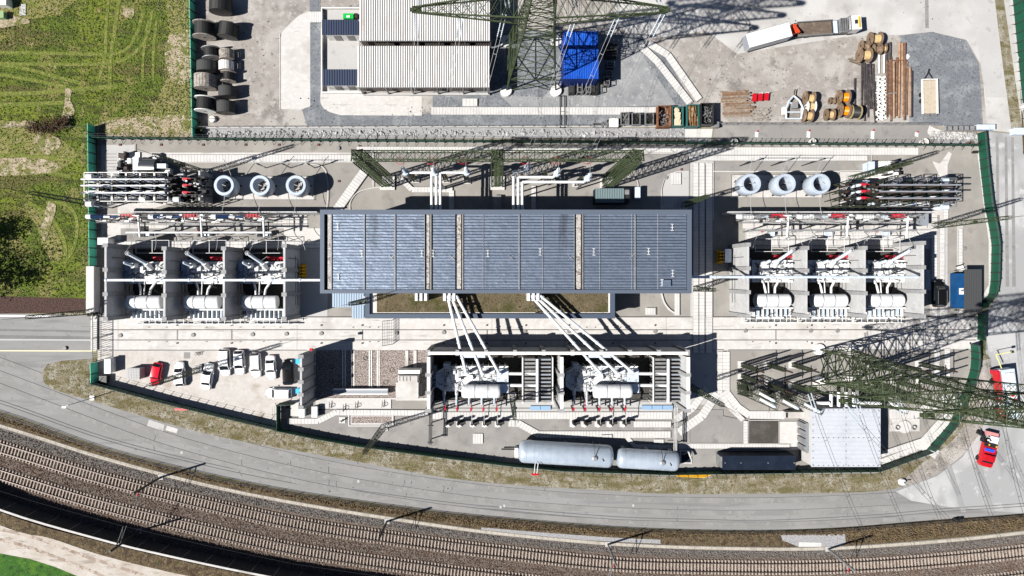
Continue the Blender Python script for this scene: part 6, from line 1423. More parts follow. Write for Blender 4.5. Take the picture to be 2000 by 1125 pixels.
for k in range(48): x = a.x + .1 + (b.x - a.x - .2) * k / 48; m.box(x, x + .12, b.y, b.y + .05, .2, hC - .2)
m.build('ribs', navy, t)
for x in (1416, 1447, 1500, 1551): q = P(x, 904, hC); MB().cbox(q.x, q.y, hC, .15, .15, .1).build('corner_casting', galv, t)
MB().box(a.x - .25, a.x, a.y + .3, b.y - .3, .2, 2.8).build('door', zinc, t)
# black generator next to the hall
hG = 3.1; t = thing('generator_container', 'dark corrugated container half in the shade north of the hall', 'container', (*P(1193, 383, hG)[:2], 0)); a = P(1163, 396, hG); b = P(1219, 368, hG); ribroof(a.x, b.x, a.y, b.y, hG, .4, .08).build('roof', mat('green_grey_sheet', (.14, .19, .2), .5, .2), t); MB().box(a.x, b.x, a.y, b.y, 0, hG - .02).build('body', navy, t)
MB().box(b.x, b.x + 1.0, a.y, b.y, 0, hG - .3).build('fan_section', black, t)
q = P(1224, 374, 2); MB().cbox(b.x + .5, (a.y + b.y) / 2 + .6, hG - .3, .8, .8, .2).build('fan', zinc, t)
block('container_step', 'small pale cabinet right of the shaded generator container', 'cabinet', 1241, 366, 1250, 387, 2.0, ltgrey)
block('notice_board', 'red lid on the grass side of the fence by the red plate', 'box', 342, 798, 364, 801, 1.2, redb)
# eastern shelter with blue tarpaulin
t = thing('shelter', 'dark ribbed roof shelter beside the east fence', 'shelter', (*P(1901, 565, 3)[:2], 0)); a = P(1884, 610, 3); b = P(1918, 526, 3); 
m = MB(); k = a.x
while k < b.x - .1: m.box(k, k + .22, a.y, b.y, 2.9, 3.05); m.box(k + .22, k + .3, a.y, b.y, 2.9, 2.96); k += .3
m.build('roof', mat('anthracite_roof', gray(.06, -.03), .6, .1), t)
for X in (a.x + .2, b.x - .2):
    for Y in (a.y + .2, (a.y + b.y) / 2, b.y - .2): MB().bar((X, Y, 0), (X, Y, 2.9), .07).build('post', dsteel, t)
t = thing('skip_container', 'blue covered skip beside the dark shelter', 'skip', (*P(1876, 568, 1.8)[:2], 0)); MB().pbox(1868, 534, 1884, 602, 0, 1.7).build('body', bluec, t); q = P(1878, 569, 1.75); MB().cbox(q.x, q.y, 1.7, .8, 1.1, .05).build('label_plate', white, t)
for lab, x, y in (('yellow gas cylinder rack east of the western bays', 587, 529), ('yellow gas cylinder rack west of the eastern bays', 1411, 501)):
    p = P(x, y, 2); t = thing('cylinder_rack', lab, 'rack', (p.x, p.y, 0)); MB().cbox(p.x, p.y, 0, 1.0, 2.4, .2).build('tray', yel, t)
    for k in range(4):
        for j in (-.22, .22): MB().revolve([(0, 1.9), (.12, 1.85), (.18, 1.6), (.18, .2)], 8, (p.x + j, p.y - .85 + k * .55, 0)).build('gas_cylinder', yel, t)
block('control_cabinet', 'silver cabinet beside the yellow rack of the eastern bays', 'cabinet', 1417, 487, 1428, 512, 2, ltgrey)
block('wheel_bin', 'dark metal cabinet between the last eastern fire wall and the dark car', 'cabinet', 1808, 528, 1817, 566, 1.8, galv)
p = P(1874, 523); t = thing('scrap_heap', 'small dark and white bag beside the blue skip', 'bag', (p.x, p.y, 0)); MB().cbox(p.x, p.y, 0, .9, .9, .5, .4).build('bag', offw, t); MB().bar((p.x - .9, p.y + .2, .4), (p.x + .3, p.y + .6, .6), .12).build('strap', black, t)
for x, y, nn in ((1769, 830, 'left'), ):
    p = P(1765, 833); t = thing('pad_ring', 'round pale disc on the concrete pad by the south east building', 'disc', (p.x, p.y, 0)); MB().revolve([(0, .12), (1.1, .12), (1.15, .05)], 20, (p.x, p.y, _z[0])).build('disc', slabm, t)
for x, nn in ((1750, 'left'), (1782, 'right')): p = P(x, 834); tag(MB().revolve([(.28, .05), (.36, .25), (.4, .05)], 14, (p.x, p.y, _z[0] + .13)).build('shaft_ring', zinc), nn + ' small iron ring on the concrete pad by the south east building', 'ring')
# ================================================================ VEHICLES
def car(label, px, py, ang, L=4.5, Wd=1.82, hc=1.5, paint=white, kind='hatch', name='parked_car', grp='cars parked inside the compound', cat='car'):
    """heading +X; ang in degrees of the nose in the world"""
    c = P(px, py, .8); t = thing(name, label, cat, (c.x, c.y, 0), grp)
    hl = L / 2; hw_ = Wd / 2; dz = 0
    st = [(-hl, .78, .55, .8), (-hl + .12, .9, .3, .92), (-hl + .5, .98, .25, .98), (-.9, 1, .22, 1.0), (.5, 1, .22, .98), (hl - 1.25, 1, .22, .94), (hl - .6, .96, .25, .84), (hl - .15, .84, .3, .72), (hl, .62, .45, .6)]
    m = MB(); V = []
    for x, f, zb, zt in st:
        w_ = hw_ * f
        V += [(x, -w_ * .9, zb), (x, -w_, zb + .2), (x, -w_ * .98, zt - .12), (x, -w_ * .86, zt), (x, 0, zt + .04), (x, w_ * .86, zt), (x, w_ * .98, zt - .12), (x, w_, zb + .2), (x, w_ * .9, zb)]
    n = 9; F = []
    for i in range(len(st) - 1):
        for k in range(n - 1): F.append((i * n + k, i * n + k + 1, (i + 1) * n + k + 1, (i + 1) * n + k))
        F.append((i * n + n - 1, i * n, (i + 1) * n, (i + 1) * n + n - 1))
    F += [tuple(range(n)), tuple(range((len(st) - 1) * n + n - 1, (len(st) - 1) * n - 1, -1))]
    F = [tuple(reversed(f)) for f in F]
    m.add(V, F); m.build('body', paint, t, smooth=True, origin=(0, 0, 0)) if False else None
    bx = {'hatch': (-hl + .15, -hl + .65, .25, hl - 1.15), 'estate': (-hl + .1, -hl + .4, .35, hl - 1.1), 'saloon': (-hl + .75, -hl + 1.35, .15, hl - 1.3), 'suv': (-hl + .1, -hl + .5, .45, hl - 1.1)}[kind]
    x0, x1, x2, x3 = bx; x2 = x2 + .25; wb = hw_ * .93; wt_ = hw_ * .8; z0, z1 = .95, hc - .03
    g = MB(); g.add([(x0, -wb * .9, z0), (x3, -wb * .88, z0 - .03), (x3, wb * .88, z0 - .03), (x0, wb * .9, z0), (x1, -wt_, z1), (x2, -wt_, z1), (x2, wt_, z1), (x1, wt_, z1)],
                    [(0, 1, 5, 4), (1, 2, 6, 5), (2, 3, 7, 6), (3, 0, 4, 7)])
    rf = MB(); xm_ = (x1 + x2) / 2
    rf.add([(x1 - .04, -wt_, z1), (xm_, -wt_ - .02, z1 + .02), (x2, -wt_, z1), (x2 - .1, 0, z1 + .07), (x2, wt_, z1), (xm_, wt_ + .02, z1 + .02), (x1 - .04, wt_, z1), (x1 - .02, 0, z1 + .07), (xm_, 0, z1 + .1)],
           [(0, 1, 8, 7), (1, 2, 3, 8), (8, 3, 4, 5), (7, 8, 5, 6)])
    pl = MB()
    for s in (-1, 1): pl.bar((x1, s * wt_, z1), (x0, s * wb * .9, z0), .05, 4).bar((x2, s * wt_, z1), (x3, s * wb * .88, z0), .045, 4)
    mir = MB()
    for s in (-1, 1): mir.cbox(x3 - .35, s * (hw_ + .1), .9, .14, .22, .14)
    hd = MB()
    for s in (-1, 1): hd.cbox(hl - .35, s * hw_ * .72, .62, .4, .3, .16)
    tl_ = MB()
    for s in (-1, 1): tl_.cbox(-hl + .12, s * hw_ * .75, .75, .16, .26, .14)
    a = R(ang); cs_, sn = math.cos(a), math.sin(a)
    def put(mb, nm, mt, sm=False):
        mb.v = [(c.x + x * cs_ - y * sn, c.y + x * sn + y * cs_, z) for x, y, z in mb.v]; return mb.build(nm, mt, t, smooth=sm)
    put(m, 'body', paint, True); put(g, 'windows', glass); put(rf, 'roof', paint, True); put(pl, 'pillars', paint)
    for s in (-1, 1): pass
    put(mir, 'mirrors', paint); put(hd, 'headlights', mat('headlamp', gray(.5), .1, .4)); put(tl_, 'tail_lights', redb)
    for sx in (-hl + .8, hl - .85):
        for sy in (-1, 1):
            wmb = MB().bar((sx, sy * (hw_ - .22), .32), (sx, sy * (hw_ - .0), .32), .32, 14); wo = put(wmb, 'wheel', rubber); MB().bar((wo.location.x + c.x - sn * sy * .08, wo.location.y + c.y + cs_ * sy * .08, .32), (wo.location.x + c.x - sn * sy * .13, wo.location.y + c.y + cs_ * sy * .13, .32), .2, 10).build('rim', galv, wo)
    if kind in ('estate', 'suv'):
        rr = MB()
        for s in (-1, 1): rr.bar((x1 + .1, s * wt_ * .92, z1 + .12), (x2 - .2, s * wt_ * .92, z1 + .12), .025, 4)
        put(rr, 'roof_rails', galv)
    return t
wc = mat('white_car_paint', gray(.7), .2, 0, spec=.5); rc_ = mat('red_car_paint', (.55, .005, .02), .12, 0, spec=.7); bc = mat('black_car_paint', gray(.006), .2, 0, spec=.25)
car('small red car parked beside the louvred cabinet', 305, 731, -102, 4.1, 1.75, 1.5, rc_)
car('white hatchback facing north, crossed by the mast', 351, 731, 94, 4.4, 1.82, 1.52, wc)
car('white saloon facing north between the mast foot and the row', 405, 735, 82, 4.7, 1.85, 1.46, wc, 'saloon')
car('long white estate car at the left end of the row of four', 439, 708, -88, 4.85, 1.95, 1.6, wc, 'estate')
car('white hatchback second in the row of four', 467.5, 708, -88, 4.4, 1.85, 1.5, wc)
car('white hatchback third in the row of four', 499.5, 713, -88, 4.4, 1.85, 1.55, wc, 'suv')
car('white small saloon at the right end of the row of four', 529, 718, -87, 4.3, 1.78, 1.5, wc, 'saloon')
car('black car facing north beside the ribbed wall', 562, 727, 92, 4.5, 1.85, 1.5, bc)
car('white car parked crosswise facing west below the black car', 544, 768, 179, 4.6, 1.85, 1.5, wc, 'estate')
car('dark blue-black off-road car beside the easternmost fire wall', 1834, 573, 90, 4.9, 2.1, 1.75, bc, 'suv', grp=None)
def local(t, ang):
    c = t.location; a = R(ang); cs_, sn = math.cos(a), math.sin(a)
    def put(mb, nm, mt, sm=False, label=None):
        mb.v = [(c.x + x * cs_ - y * sn, c.y + x * sn + y * cs_, z) for x, y, z in mb.v]; return mb.build(nm, mt, t, smooth=sm, label=label)
    return put
def wheels(put, xs, hw_, r=.5):
    for x in xs:
        for s in (-1, 1): put(MB().bar((x, s * hw_, r), (x, s * (hw_ - .35), r), r, 14), 'wheel', rubber)
# lorry
p = P(1612, 53, 1.5); t = thing('flatbed_lorry', 'white cabbed flatbed lorry with open brown deck and red loading crane', 'lorry', (p.x, p.y, 0)); put = local(t, 4)
put(MB().cbox(-.6, 0, .7, 9.2, 2.5, .35), 'chassis', dsteel); 
m = MB(); n = 9
for k in range(n): put(MB().cbox(-1.7, -1.1 + 2.2 * (k + .5) / n, 1.05, 6.0, 2.2 / n - .02, .1), 'deck_board', wood)
put(MB().cbox(-1.7, 1.2, 1.05, 6.2, .12, .6).cbox(-1.7, -1.2, 1.05, 6.2, .12, .6), 'side_boards', zinc)
put(MB().cbox(4.75, 0, .7, 1.7, 2.4, 2.2).cbox(5.5, 0, .7, .3, 2.2, 1.4), 'cab', white); put(MB().cbox(5.62, 0, 2.0, .2, 2.1, .7), 'windscreen', glass); put(MB().cbox(4.7, .1, 2.9, .5, .7, .08), 'roof_hatch', black); put(MB().cbox(5.2, 0, 2.9, .25, 1.9, .18), 'light_bar', yel)
m = MB(); m.cbox(3.1, 0, 1.0, 1.2, 2.4, 1.0)
for k in range(6): m.bar((2.2 + k * .3, -1.1, 2.2), (2.3 + k * .3, 1.1, 2.4), .06)
m.bar((3.7, -1.2, 1), (3.7, -1.2, 3.0), .08).bar((3.7, 1.2, 1), (3.7, 1.2, 3.0), .08).bar((3.7, -1.2, 3), (3.7, 1.2, 3), .08); put(m, 'headboard_rack', zinc); put(MB().cbox(1.9, 0, 1.15, .7, 2.2, .12), 'bed_plate', ltgrey)
m = MB(); m.cbox(-5.6, 0, .9, .9, 1.6, 1.0).bar((-5.6, .6, 1.9), (-5.2, -1.0, 2.8), .2).bar((-5.9, .4, 2.2), (-5.5, -1.0, 2.5), .14); put(m, 'loading_crane', mat('orange_red_paint', (.55, .06, .02), .4)); wheels(put, (-4.2, -3.0, 4.7), 1.2)
p = P(1502, 69, 3.2); t = thing('box_trailer', 'long white box trailer behind the flatbed lorry', 'trailer', (p.x, p.y, 0)); put = local(t, 15.5)
put(MB().cbox(0, 0, 1.0, 7.6, 2.45, 2.4), 'box_body', white); put(MB().cbox(-3.84, 0, 1.1, .06, 2.3, 2.1), 'rear_door', fgrey); put(MB().cbox(0, 0, .7, 7.4, 1.6, .3).cbox(4.4, 0, .7, 1.4, .3, .2), 'chassis', dsteel); wheels(put, (-2.2, -1.1, 2.6), 1.15, .45)
put(MB().cbox(0, 1.24, 3.38, 7.6, .06, .06).cbox(0, -1.24, 3.38, 7.6, .06, .06), 'roof_rail', galv)
p = P(1816, 189, .9); t = thing('flatbed_trailer', 'small wooden decked flatbed trailer parked on the dark gravel', 'trailer', (p.x, p.y, 0)); put = local(t, 91)
for k in range(9): put(MB().cbox(0, -1.15 + 2.3 * (k + .5) / 9, .8, 5.8, 2.3 / 9 - .02, .08), 'deck_board', mat('pale_deck_wood', (.42, .36, .28), .8, 0, [((.33, .28, .21), 3, .45, .7)]))
put(MB().cbox(0, 1.3, .75, 6.0, .2, .3).cbox(0, -1.3, .75, 6.0, .2, .3).cbox(3.05, 0, .75, .15, 2.8, .3), 'frame', offw); put(MB().bar((3, .9, .6), (4.4, 0, .6), .07).bar((3, -.9, .6), (4.4, 0, .6), .07).bar((4.3, 0, .5), (5.0, -.1, .7), .1), 'drawbar', dsteel)
put(MB().cbox(-3.15, -.9, .5, .25, .9, .25).cbox(-3.15, .5, .5, .3, 1, .25), 'tail_lamps', zinc); wheels(put, (-.6, .5), 1.38, .38)
# red and white vehicles on the east road
p = P(1960, 768, 1.5); t = thing('fire_engine', 'red and white crane truck parked under the end of the pylon arm', 'truck', (p.x, p.y, 0)); put = local(t, 97)
put(MB().cbox(0, -.45, .8, 8.6, 2.2, 1.9), 'box_body', ltgrey); put(MB().cbox(-.6, -.5, 2.7, 4.0, 1.5, .2).cbox(2.9, -.4, 2.7, 1.6, 1.6, .25), 'roof_boxes', white)
put(MB().cbox(1.2, .9, .8, 5.6, .3, 1.6), 'side_panel', redb); put(MB().cbox(1.2, .6, .8, 5.6, .3, 1.7), 'side_locker', fgrey); put(MB().cbox(-3.4, .5, .8, 1.8, 1.9, 1.7), 'cab', redb); put(MB().cbox(-4.3, .4, 1.6, .2, 1.8, .7), 'windscreen', glass); put(MB().cbox(3.9, 1.0, .8, .7, .9, 1.2), 'rear_locker', red)
m = MB(); m.bar((4.6, .6, 2.6), (7.0, 1.0, 2.2), .08).bar((7, 1.0, 2.2), (7.2, -1.6, 2.4), .08); put(m, 'yellow_boom', mat('pale_yellow_pole', (.6, .6, .2), .5)); put(MB().cbox(7.2, -1.8, 2.1, .4, .4, .4), 'boom_basket', black)
for i in range(8): put(MB().cbox(random.uniform(-3, 1), random.uniform(-1.2, .9), 2.7, random.uniform(.2, .7), random.uniform(.2, .5), random.uniform(.1, .5)), 'equipment', [black, white, redb, mat('cyan_box', (.05, .35, .6), .4)][i % 4])
wheels(put, (-3.2, 2.0), 1.2, .5)
p = P(1932, 880, 1.2); t = thing('red_truck', 'small bright red truck with open load bed standing on the road bend', 'truck', (p.x, p.y, 0)); put = local(t, 76)
m = MB(); m.prism([(-2.9, -.9), (-2.5, -1.15), (1.2, -1.15), (1.2, 1.15), (-2.5, 1.15), (-2.9, .7)], .5, 1.35); put(m, 'body', redb); put(MB().cbox(-1.3, 0, 1.35, 1.1, 1.9, .5), 'cab_roof', redb); put(MB().cbox(-2.0, 0, 1.3, .35, 1.7, .35), 'windscreen', glass)
put(MB().cbox(1.0, .3, 1.35, .7, 1.9, .3), 'crate', black); put(MB().cbox(.1, .1, 1.35, .5, 1.6, .2), 'blue_hose', mat('blue_hose', (.02, .08, .6), .5)); put(MB().cbox(-2.75, 0, .6, .35, 1.2, .3), 'bumper', white); put(MB().cbox(2.0, -.3, 1.2, 1.2, 1.4, .25), 'tray', white)
put(MB().cbox(2.9, 0, .5, .7, 2.0, .7), 'tail_locker', mat('pink_cloth', (.5, .2, .2), .8)); put(MB().bar((2.2, 1.3, 1.0), (2.6, 2.6, .8), .25, 6).bar((1.5, 1.2, 1.2), (2.9, 2.3, 1.1), .1), 'side_equipment', black); wheels(put, (-1.8, 1.6), 1.2, .42)
for i in range(6): put(MB().cbox(random.uniform(.5, 2.6), random.uniform(-.8, .9), 1.4, .3, .2, .3), 'tool', [yel, white, black][i % 3])
# ================================================================ CABLE DRUMS
def drum(label, px, py, r, wd, ang, flange=woodg, core=black, rc=.62, zr=None, grp='cable drums', lag=None, name='cable_drum'):
    c = P(px, py, r); t = thing(name, label, 'cable drum', (c.x, c.y, 0), grp); put = local(t, ang); prs = MB(); e = wd / 2
    for s in (-1, 1): put(MB().revolve([(.12, s * e - .06), (r, s * e - .06), (r, s * e + .06), (.12, s * e + .06)], 26, (0, 0, r), 'X'), 'flange', flange)
    if lag:
        n = 22
        for k in range(n):
            a = 2 * math.pi * k / n; 
            q = MB().cbox(0, 0, 0, wd, 2 * math.pi * r * .96 / n - .04, .06); q.v = [(x, y * math.cos(a) - (z + r * .96) * math.sin(a), r + y * math.sin(a) + (z + r * .96) * math.cos(a)) for x, y, z in q.v]
            if math.cos(a) > -.2: put(q, 'lagging_board', lag)
    else:
        m = MB(); k = -e + .06; prof = []
        while k < e - .06: prof += [(r * rc, k), (r * rc + .05, k + .09)]; k += .18
        prof.append((r * rc, e - .06)); m.revolve(prof, 22, (0, 0, r), 'X'); put(m, 'cable_winding', core)
    put(MB().revolve([(0, -e - .1), (.2, -e - .1), (.2, e + .1), (0, e + .1)], 10, (0, 0, r), 'X'), 'hub', dsteel)
g = 'cable drums standing along the west yard fence'
drum('biggest drum with black cable and pale flanges near the top of the west yard', 399, 59, 1.95, 2.4, 90, woodg, black, .8, grp=g)
drum('black wrapped drum at the very top edge of the west yard', 431, 9, 1.9, 2.6, 88, black, black, .97, grp=g)
drum('black wrapped drum right of the biggest pale flanged drum', 446, 60, 1.7, 2.2, 82, dsteel, black, .9, grp=g)
drum('white spoked metal drum with black cable', 412, 104, 1.55, 1.7, 96, galv, black, .7, grp=g)
drum('upper small drum boarded with pale slats', 443, 107, 1.25, 1.5, 92, woodg, woodg, lag=woodg, grp=g)
drum('lower small drum boarded with pale slats', 442, 129, 1.25, 1.5, 91, woodg, woodg, lag=offw, grp=g)
drum('dark wrapped drum without visible flanges in the left column', 404, 131, 1.7, 1.7, 90, black, mat('dark_wrap', gray(.05), .8), .97, grp=g)
drum('open black cable drum right below the small slatted drums', 446, 150, 1.3, 1.6, 90, woodg, black, .6, grp=g)
drum('large drum boarded with grey and white striped slats', 401, 160, 1.85, 2.2, 90, woodg, woodg, lag=woodg, grp=g)
drum('grey wrapped drum beside the striped slatted drum', 444, 180, 1.55, 1.7, 91, dsteel, mat('dark_wrap', gray(.05), .8), .94, grp=g)
drum('large black cable drum with broken white lower flange', 401, 204, 1.8, 2.3, 88, offw, black, .78, grp=g)
drum('grey wrapped drum at the south end of the west yard', 441, 210, 1.55, 1.9, 91, dsteel, mat('dark_wrap', gray(.05), .8), .95, grp=g)
g = 'wooden cable drums in the east yard'
fl = mat('drum_flange_wood', (.17, .115, .075), .85, 0, [((.1, .065, .045), 4, .45, .65), ((.26, .19, .13), 1.2, .52, .7)]); fl2 = mat('pale_flange_wood', (.33, .27, .14), .85, 0, [((.22, .17, .09), 4, .45, .65)])
orange = mat('orange_cable', (.75, .22, .0), .35)
for lab, x, y, r, wd, a, co, f2 in (('large drum with yellow core at the top of the drum group by the pipes', 1709, 76, 1.2, 1.7, 2, woody, fl), ('empty brown drum second row left of the drum group', 1688, 90, .95, 1.1, -3, fl, fl), ('empty brown drum second row right of the drum group', 1712, 96, .95, 1.3, 2, fl, fl),
        ('largest drum with yellow core at the bottom left of the drum group', 1688, 108, 1.3, 1.7, 2, woody, fl), ('small drum at the right end of the drum group by the pipes', 1725, 95, .75, .7, 0, woody, fl),
        ('drum with yellow core at the top of the three beside the grey frame', 1580, 192, 1.2, 1.4, -4, woody, fl), ('middle drum of the three beside the grey frame', 1582, 208, 1.15, 1.3, 2, woody, offw), ('lowest drum of the three beside the grey frame', 1577, 226, 1.15, 1.3, -3, woody, fl),
        ('tiny empty drum left of the orange cable drums', 1625, 197, .6, .8, 0, fl, fl), ('upper drum wound with bright orange cable', 1647, 190, 1.3, 1.5, 0, orange, fl), ('lower drum wound with bright orange cable', 1648, 216, 1.3, 1.4, -3, orange, fl),
        ('drum wound with black cable beside the lower orange one', 1669, 219, 1.25, 1.5, -4, black, fl2), ('small drum with pale core left of the lower orange one', 1620, 224, 1.05, 1.2, 0, woody, fl)):
    drum(lab, x, y, r, wd, a, f2, co, .55 if co is not black else .8, grp=g)
p = P(1551, 209, 1); t = thing('winch_trailer', 'pale grey cable winch trailer with curved frame beside the drums', 'trailer', (p.x, p.y, 0)); m = MB()
for s in (-1, 1): m.tube([(p.x + s * 1.3, p.y - 2.0, .8), (p.x + s * 1.5, p.y - .3, 1.2), (p.x + s * .9, p.y + 1.1, 1.1), (p.x, p.y + 2.0, .9)], .16, 6)
m.bar((p.x - 1.4, p.y - 2, .8), (p.x + 1.4, p.y - 2, .8), .14).bar((p.x - 1.2, p.y - .9, 1), (p.x + 1.2, p.y - .9, 1), .13).bar((p.x - .9, p.y + .7, 1), (p.x + .9, p.y + .7, 1), .13); m.build('frame', mat('pale_blue_grey_paint', (.45, .5, .55), .5), t)
MB().cbox(p.x, p.y + .2, .6, .9, 1.0, .9).build('winch', galv, t); MB().bar((p.x, p.y + 2, .9), (p.x + .3, p.y + 3.2, .8), .09).build('drawbar', dsteel, t); MB().cbox(p.x - 1.7, p.y - .6, .2, .4, 1.3, .7).build('mudguard', offw, t); MB().cbox(p.x + 1.7, p.y - .6, .2, .4, 1.3, .7).build('mudguard', offw, t)
for s in (-1, 1): MB().bar((p.x + s * 1.6, p.y - .6, .4), (p.x + s * 1.85, p.y - .6, .4), .4, 12).build('wheel', rubber, t)
# pipes, poles, logs
rr = random.Random(3)
_z[0] = .12
def bar_thing(name, label, cat, grp, x0, y0, x1, y1, r, m, z=.02, n=7):
    z += .08
    a = P(x0, y0); b = P(x1, y1); tag(MB().bar((a.x, a.y, z + r), (b.x, b.y, z + r), r, n, r * .85).build(name, m, smooth=False), label, cat, grp)
blk = mat('tarred_pole', (.035, .03, .032), .7, 0, [((.09, .075, .07), 1.5, .5, .7)])
for i, (xt, yt, xb, yb_) in enumerate(((1682, 122, 1681, 212), (1686, 123, 1687, 237), (1690.5, 126, 1689, 206), (1693, 126, 1694, 230), (1698, 124, 1697, 214), (1703, 126, 1704, 207), (1690, 128, 1702, 214), (1697, 130, 1708, 242), (1667.5, 154, 1667.5, 206), (1706, 160, 1712, 236))):
    bar_thing('black_pole', 'long dark tarred pole lying in the loose row left of the white insulators', 'pole', 'dark tarred poles', xt, yt, xb, yb_, .17, blk, .02 + .04 * (i % 3))
for i, (x, yt, yb_, c) in enumerate(((1731, 85, 120, 0), (1736, 84, 118, 0), (1729, 120, 230, 1), (1738, 112, 238, 1), (1743, 122, 232, 2), (1749, 114, 228, 1), (1755, 83, 231, 2), (1759.5, 86, 229, 2), (1764, 85, 236, 1), (1769, 121, 225, 2), (1774, 130, 228, 2), (1777, 140, 230, 0), (1734, 122, 224, 1), (1766.5, 118, 226, 1))):
    m_ = (blk, mat('brown_pole', (.11, .06, .04), .7, 0, [((.2, .12, .08), 1.5, .5, .7)]), mat('tan_pole', (.3, .19, .12), .7, 0, [((.18, .1, .06), 1.2, .48, .66)]))[c]
    bar_thing('long_pole', ('dark', 'brown', 'tan')[c] + ' long round pole lying in the dense stack right of the white insulators', 'pole', ('dark', 'brown', 'tan')[c] + ' poles of the dense stack', x, yt, x + rr.uniform(-1.5, 1.5), yb_, .2, m_, .02 + .1 * (i % 3))
bar_thing('cross_bar', 'thin brown bar laid across the top of the pole stack', 'bar', None, 1732, 121, 1757, 121, .1, rust, .75)
bar_thing('cross_bar', 'thin pale bar sticking out right of the pole stack', 'bar', None, 1766, 134, 1789, 131, .1, galv, .5)
bar_thing('cross_bar', 'thin grey bar across the middle of the pole stack', 'bar', None, 1730, 185, 1746, 184, .08, galv, .75)
bar_thing('timber', 'upper short timber lying left of the drum group', 'timber', None, 1656, 116, 1678, 122, .13, wood); bar_thing('timber', 'lower short timber lying left of the drum group', 'timber', None, 1658, 120, 1680, 128, .13, wood)
for x in (1715.5, 1725): bar_thing('white_post', ('left' if x < 1720 else 'right') + ' white post above the stack of white cross pieces', 'post', None, x, 108, x, 144, .17, offw)
p = P(1771, 111); tag(MB().revolve([(0, .3), (.35, .28), (.5, .12), (.5, 0)], 14, (p.x, p.y, .0)).build('white_disc', offw), 'round white disc above the right end of the pole stack', 'disc')
for i in range(22):
    y = 151 + i * 3.9; p = P(1722 + rr.uniform(-2, 2), y, .5); a = rr.uniform(-.25, .25)
    tag(MB().cbox(p.x, p.y, .1 + .1 * (i % 2), 1.6 + rr.uniform(-.1, .2), .24, .4, a).cbox(p.x - .45, p.y, .1, .3, .4, .5, a).cbox(p.x + .45, p.y, .1, .3, .4, .5, a).build('cross_piece', offw), 'white concrete cross piece lying in the column between dark and brown poles', 'concrete piece', 'white concrete cross pieces')
logm = [mat('log_a', (.28, .22, .17), .9, 0, [((.15, .11, .08), 3, .45, .65), ((.4, .34, .28), 1, .55, .7)]), mat('log_b', (.22, .13, .08), .9, 0, [((.12, .07, .045), 3, .45, .65)])]
for i in range(30):
    y = 178 + i * 1.75 + rr.uniform(-.6, .6); x0 = 1408 + rr.uniform(-3, 4) + (4 if i > 12 else 0); x1 = 1458 + rr.uniform(-6, 8) + (6 if i > 12 else 0)
    bar_thing('log', 'weathered timber log in the pile at the fence beside the red machine', 'log', 'weathered logs of the pile', x0, y + rr.uniform(-1, 2.5), x1, y + rr.uniform(-2, 2), rr.uniform(.13, .2), logm[i % 3 == 0], .02 + .16 * (i % 4))
for i in range(9):
    y = 213 + i * 2.6; bar_thing('pale_log', 'short pale log right of the log pile', 'log', 'short pale logs', 1466 + rr.uniform(-2, 6), y + rr.uniform(-2, 2), 1500 + rr.uniform(-6, 6), y + rr.uniform(-3, 1), .15, woodg, .02 + .12 * (i % 2))
for i, (x0, x1) in enumerate(((1471, 1480), (1482, 1492), (1494, 1504))):
    p = P((x0 + x1) / 2, 189.5 - i, 1); t = thing('red_barrow', ['left', 'middle', 'right'][i] + ' of the three small red trolleys beside the log pile', 'trolley', (p.x, p.y, 0), 'small red trolleys'); MB().cbox(p.x, p.y, .4, .75, 1.3, .25, -.1).build('tray', redb, t); MB().bar((p.x - .3, p.y + .6, .6), (p.x - .3, p.y + .6, 1.1), .05).bar((p.x + .3, p.y + .6, .6), (p.x + .3, p.y + .6, 1.1), .05).bar((p.x - .3, p.y + .6, 1.1), (p.x + .3, p.y + .6, 1.1), .05).build('handle', white if i else redb, t)
    for s in (-1, 1): MB().bar((p.x + s * .3, p.y - .4, .22), (p.x + s * .4, p.y - .4, .22), .22, 10).build('wheel', rubber, t)
# open containers
def bin_(label, x0, y0, x1, y1, h, body, kind, grp):
    a = P(x0, y1, h); b = P(x1, y0, h); t = thing('open_container', label, 'container', ((a.x + b.x) / 2, (a.y + b.y) / 2, 0), grp); w_ = .09
    MB().box(a.x, b.x, a.y, b.y, 0, .15).build('floor', body, t)
    for s in ((a.x, a.x + w_, a.y, b.y), (b.x - w_, b.x, a.y, b.y), (a.x + w_, b.x - w_, a.y, a.y + w_), (a.x + w_, b.x - w_, b.y - w_, b.y)): MB().box(*s, .15, h).build('side_wall', body, t)
    m = MB(); r_ = random.Random(int(x0)); n = 90 if kind else 30
    mats = {'scrap': zinc, 'wood': wood, 'pale': mat('pale_packing', (.5, .42, .3), .8), 'rods': mat('brown_scrap', (.2, .11, .05), .8, 0, [((.4, .28, .16), 2, .5, .65), ((.06, .04, .03), 3, .55, .7)]), 'dark': dsteel}
    for k in range(n):
        X = r_.uniform(a.x + .25, b.x - .25); Y = r_.uniform(a.y + .3, b.y - .3); z = r_.uniform(.2, h - .15)
        if kind in ('rods',): m.bar((X, max(a.y + .15, Y - 1.3), z), (X + r_.uniform(-.15, .15), min(b.y - .15, Y + 1.3), z + .1), .08, 4)
        elif kind == 'pale': m.cbox(X * .5 + (a.x + b.x) * .25, Y, z * .8, .6, .9, .2, r_.uniform(-.4, .4))
        else: m.bar((X, Y, z), (X + r_.uniform(-.5, .5), Y + r_.uniform(-.7, .7), z + r_.uniform(-.1, .2)), .045, 4)
    m.v = [(min(max(v[0], a.x + w_), b.x - w_), min(max(v[1], a.y + w_), b.y - w_), max(v[2], .16)) for v in m.v]
    m.build('load', mats[kind], t, kind='stuff')
g = 'open containers along the yard retaining wall'
bin_('open rusty orange container filled with dark scrap metal', 1285, 206, 1311, 247, 2.1, rust, 'scrap', g)
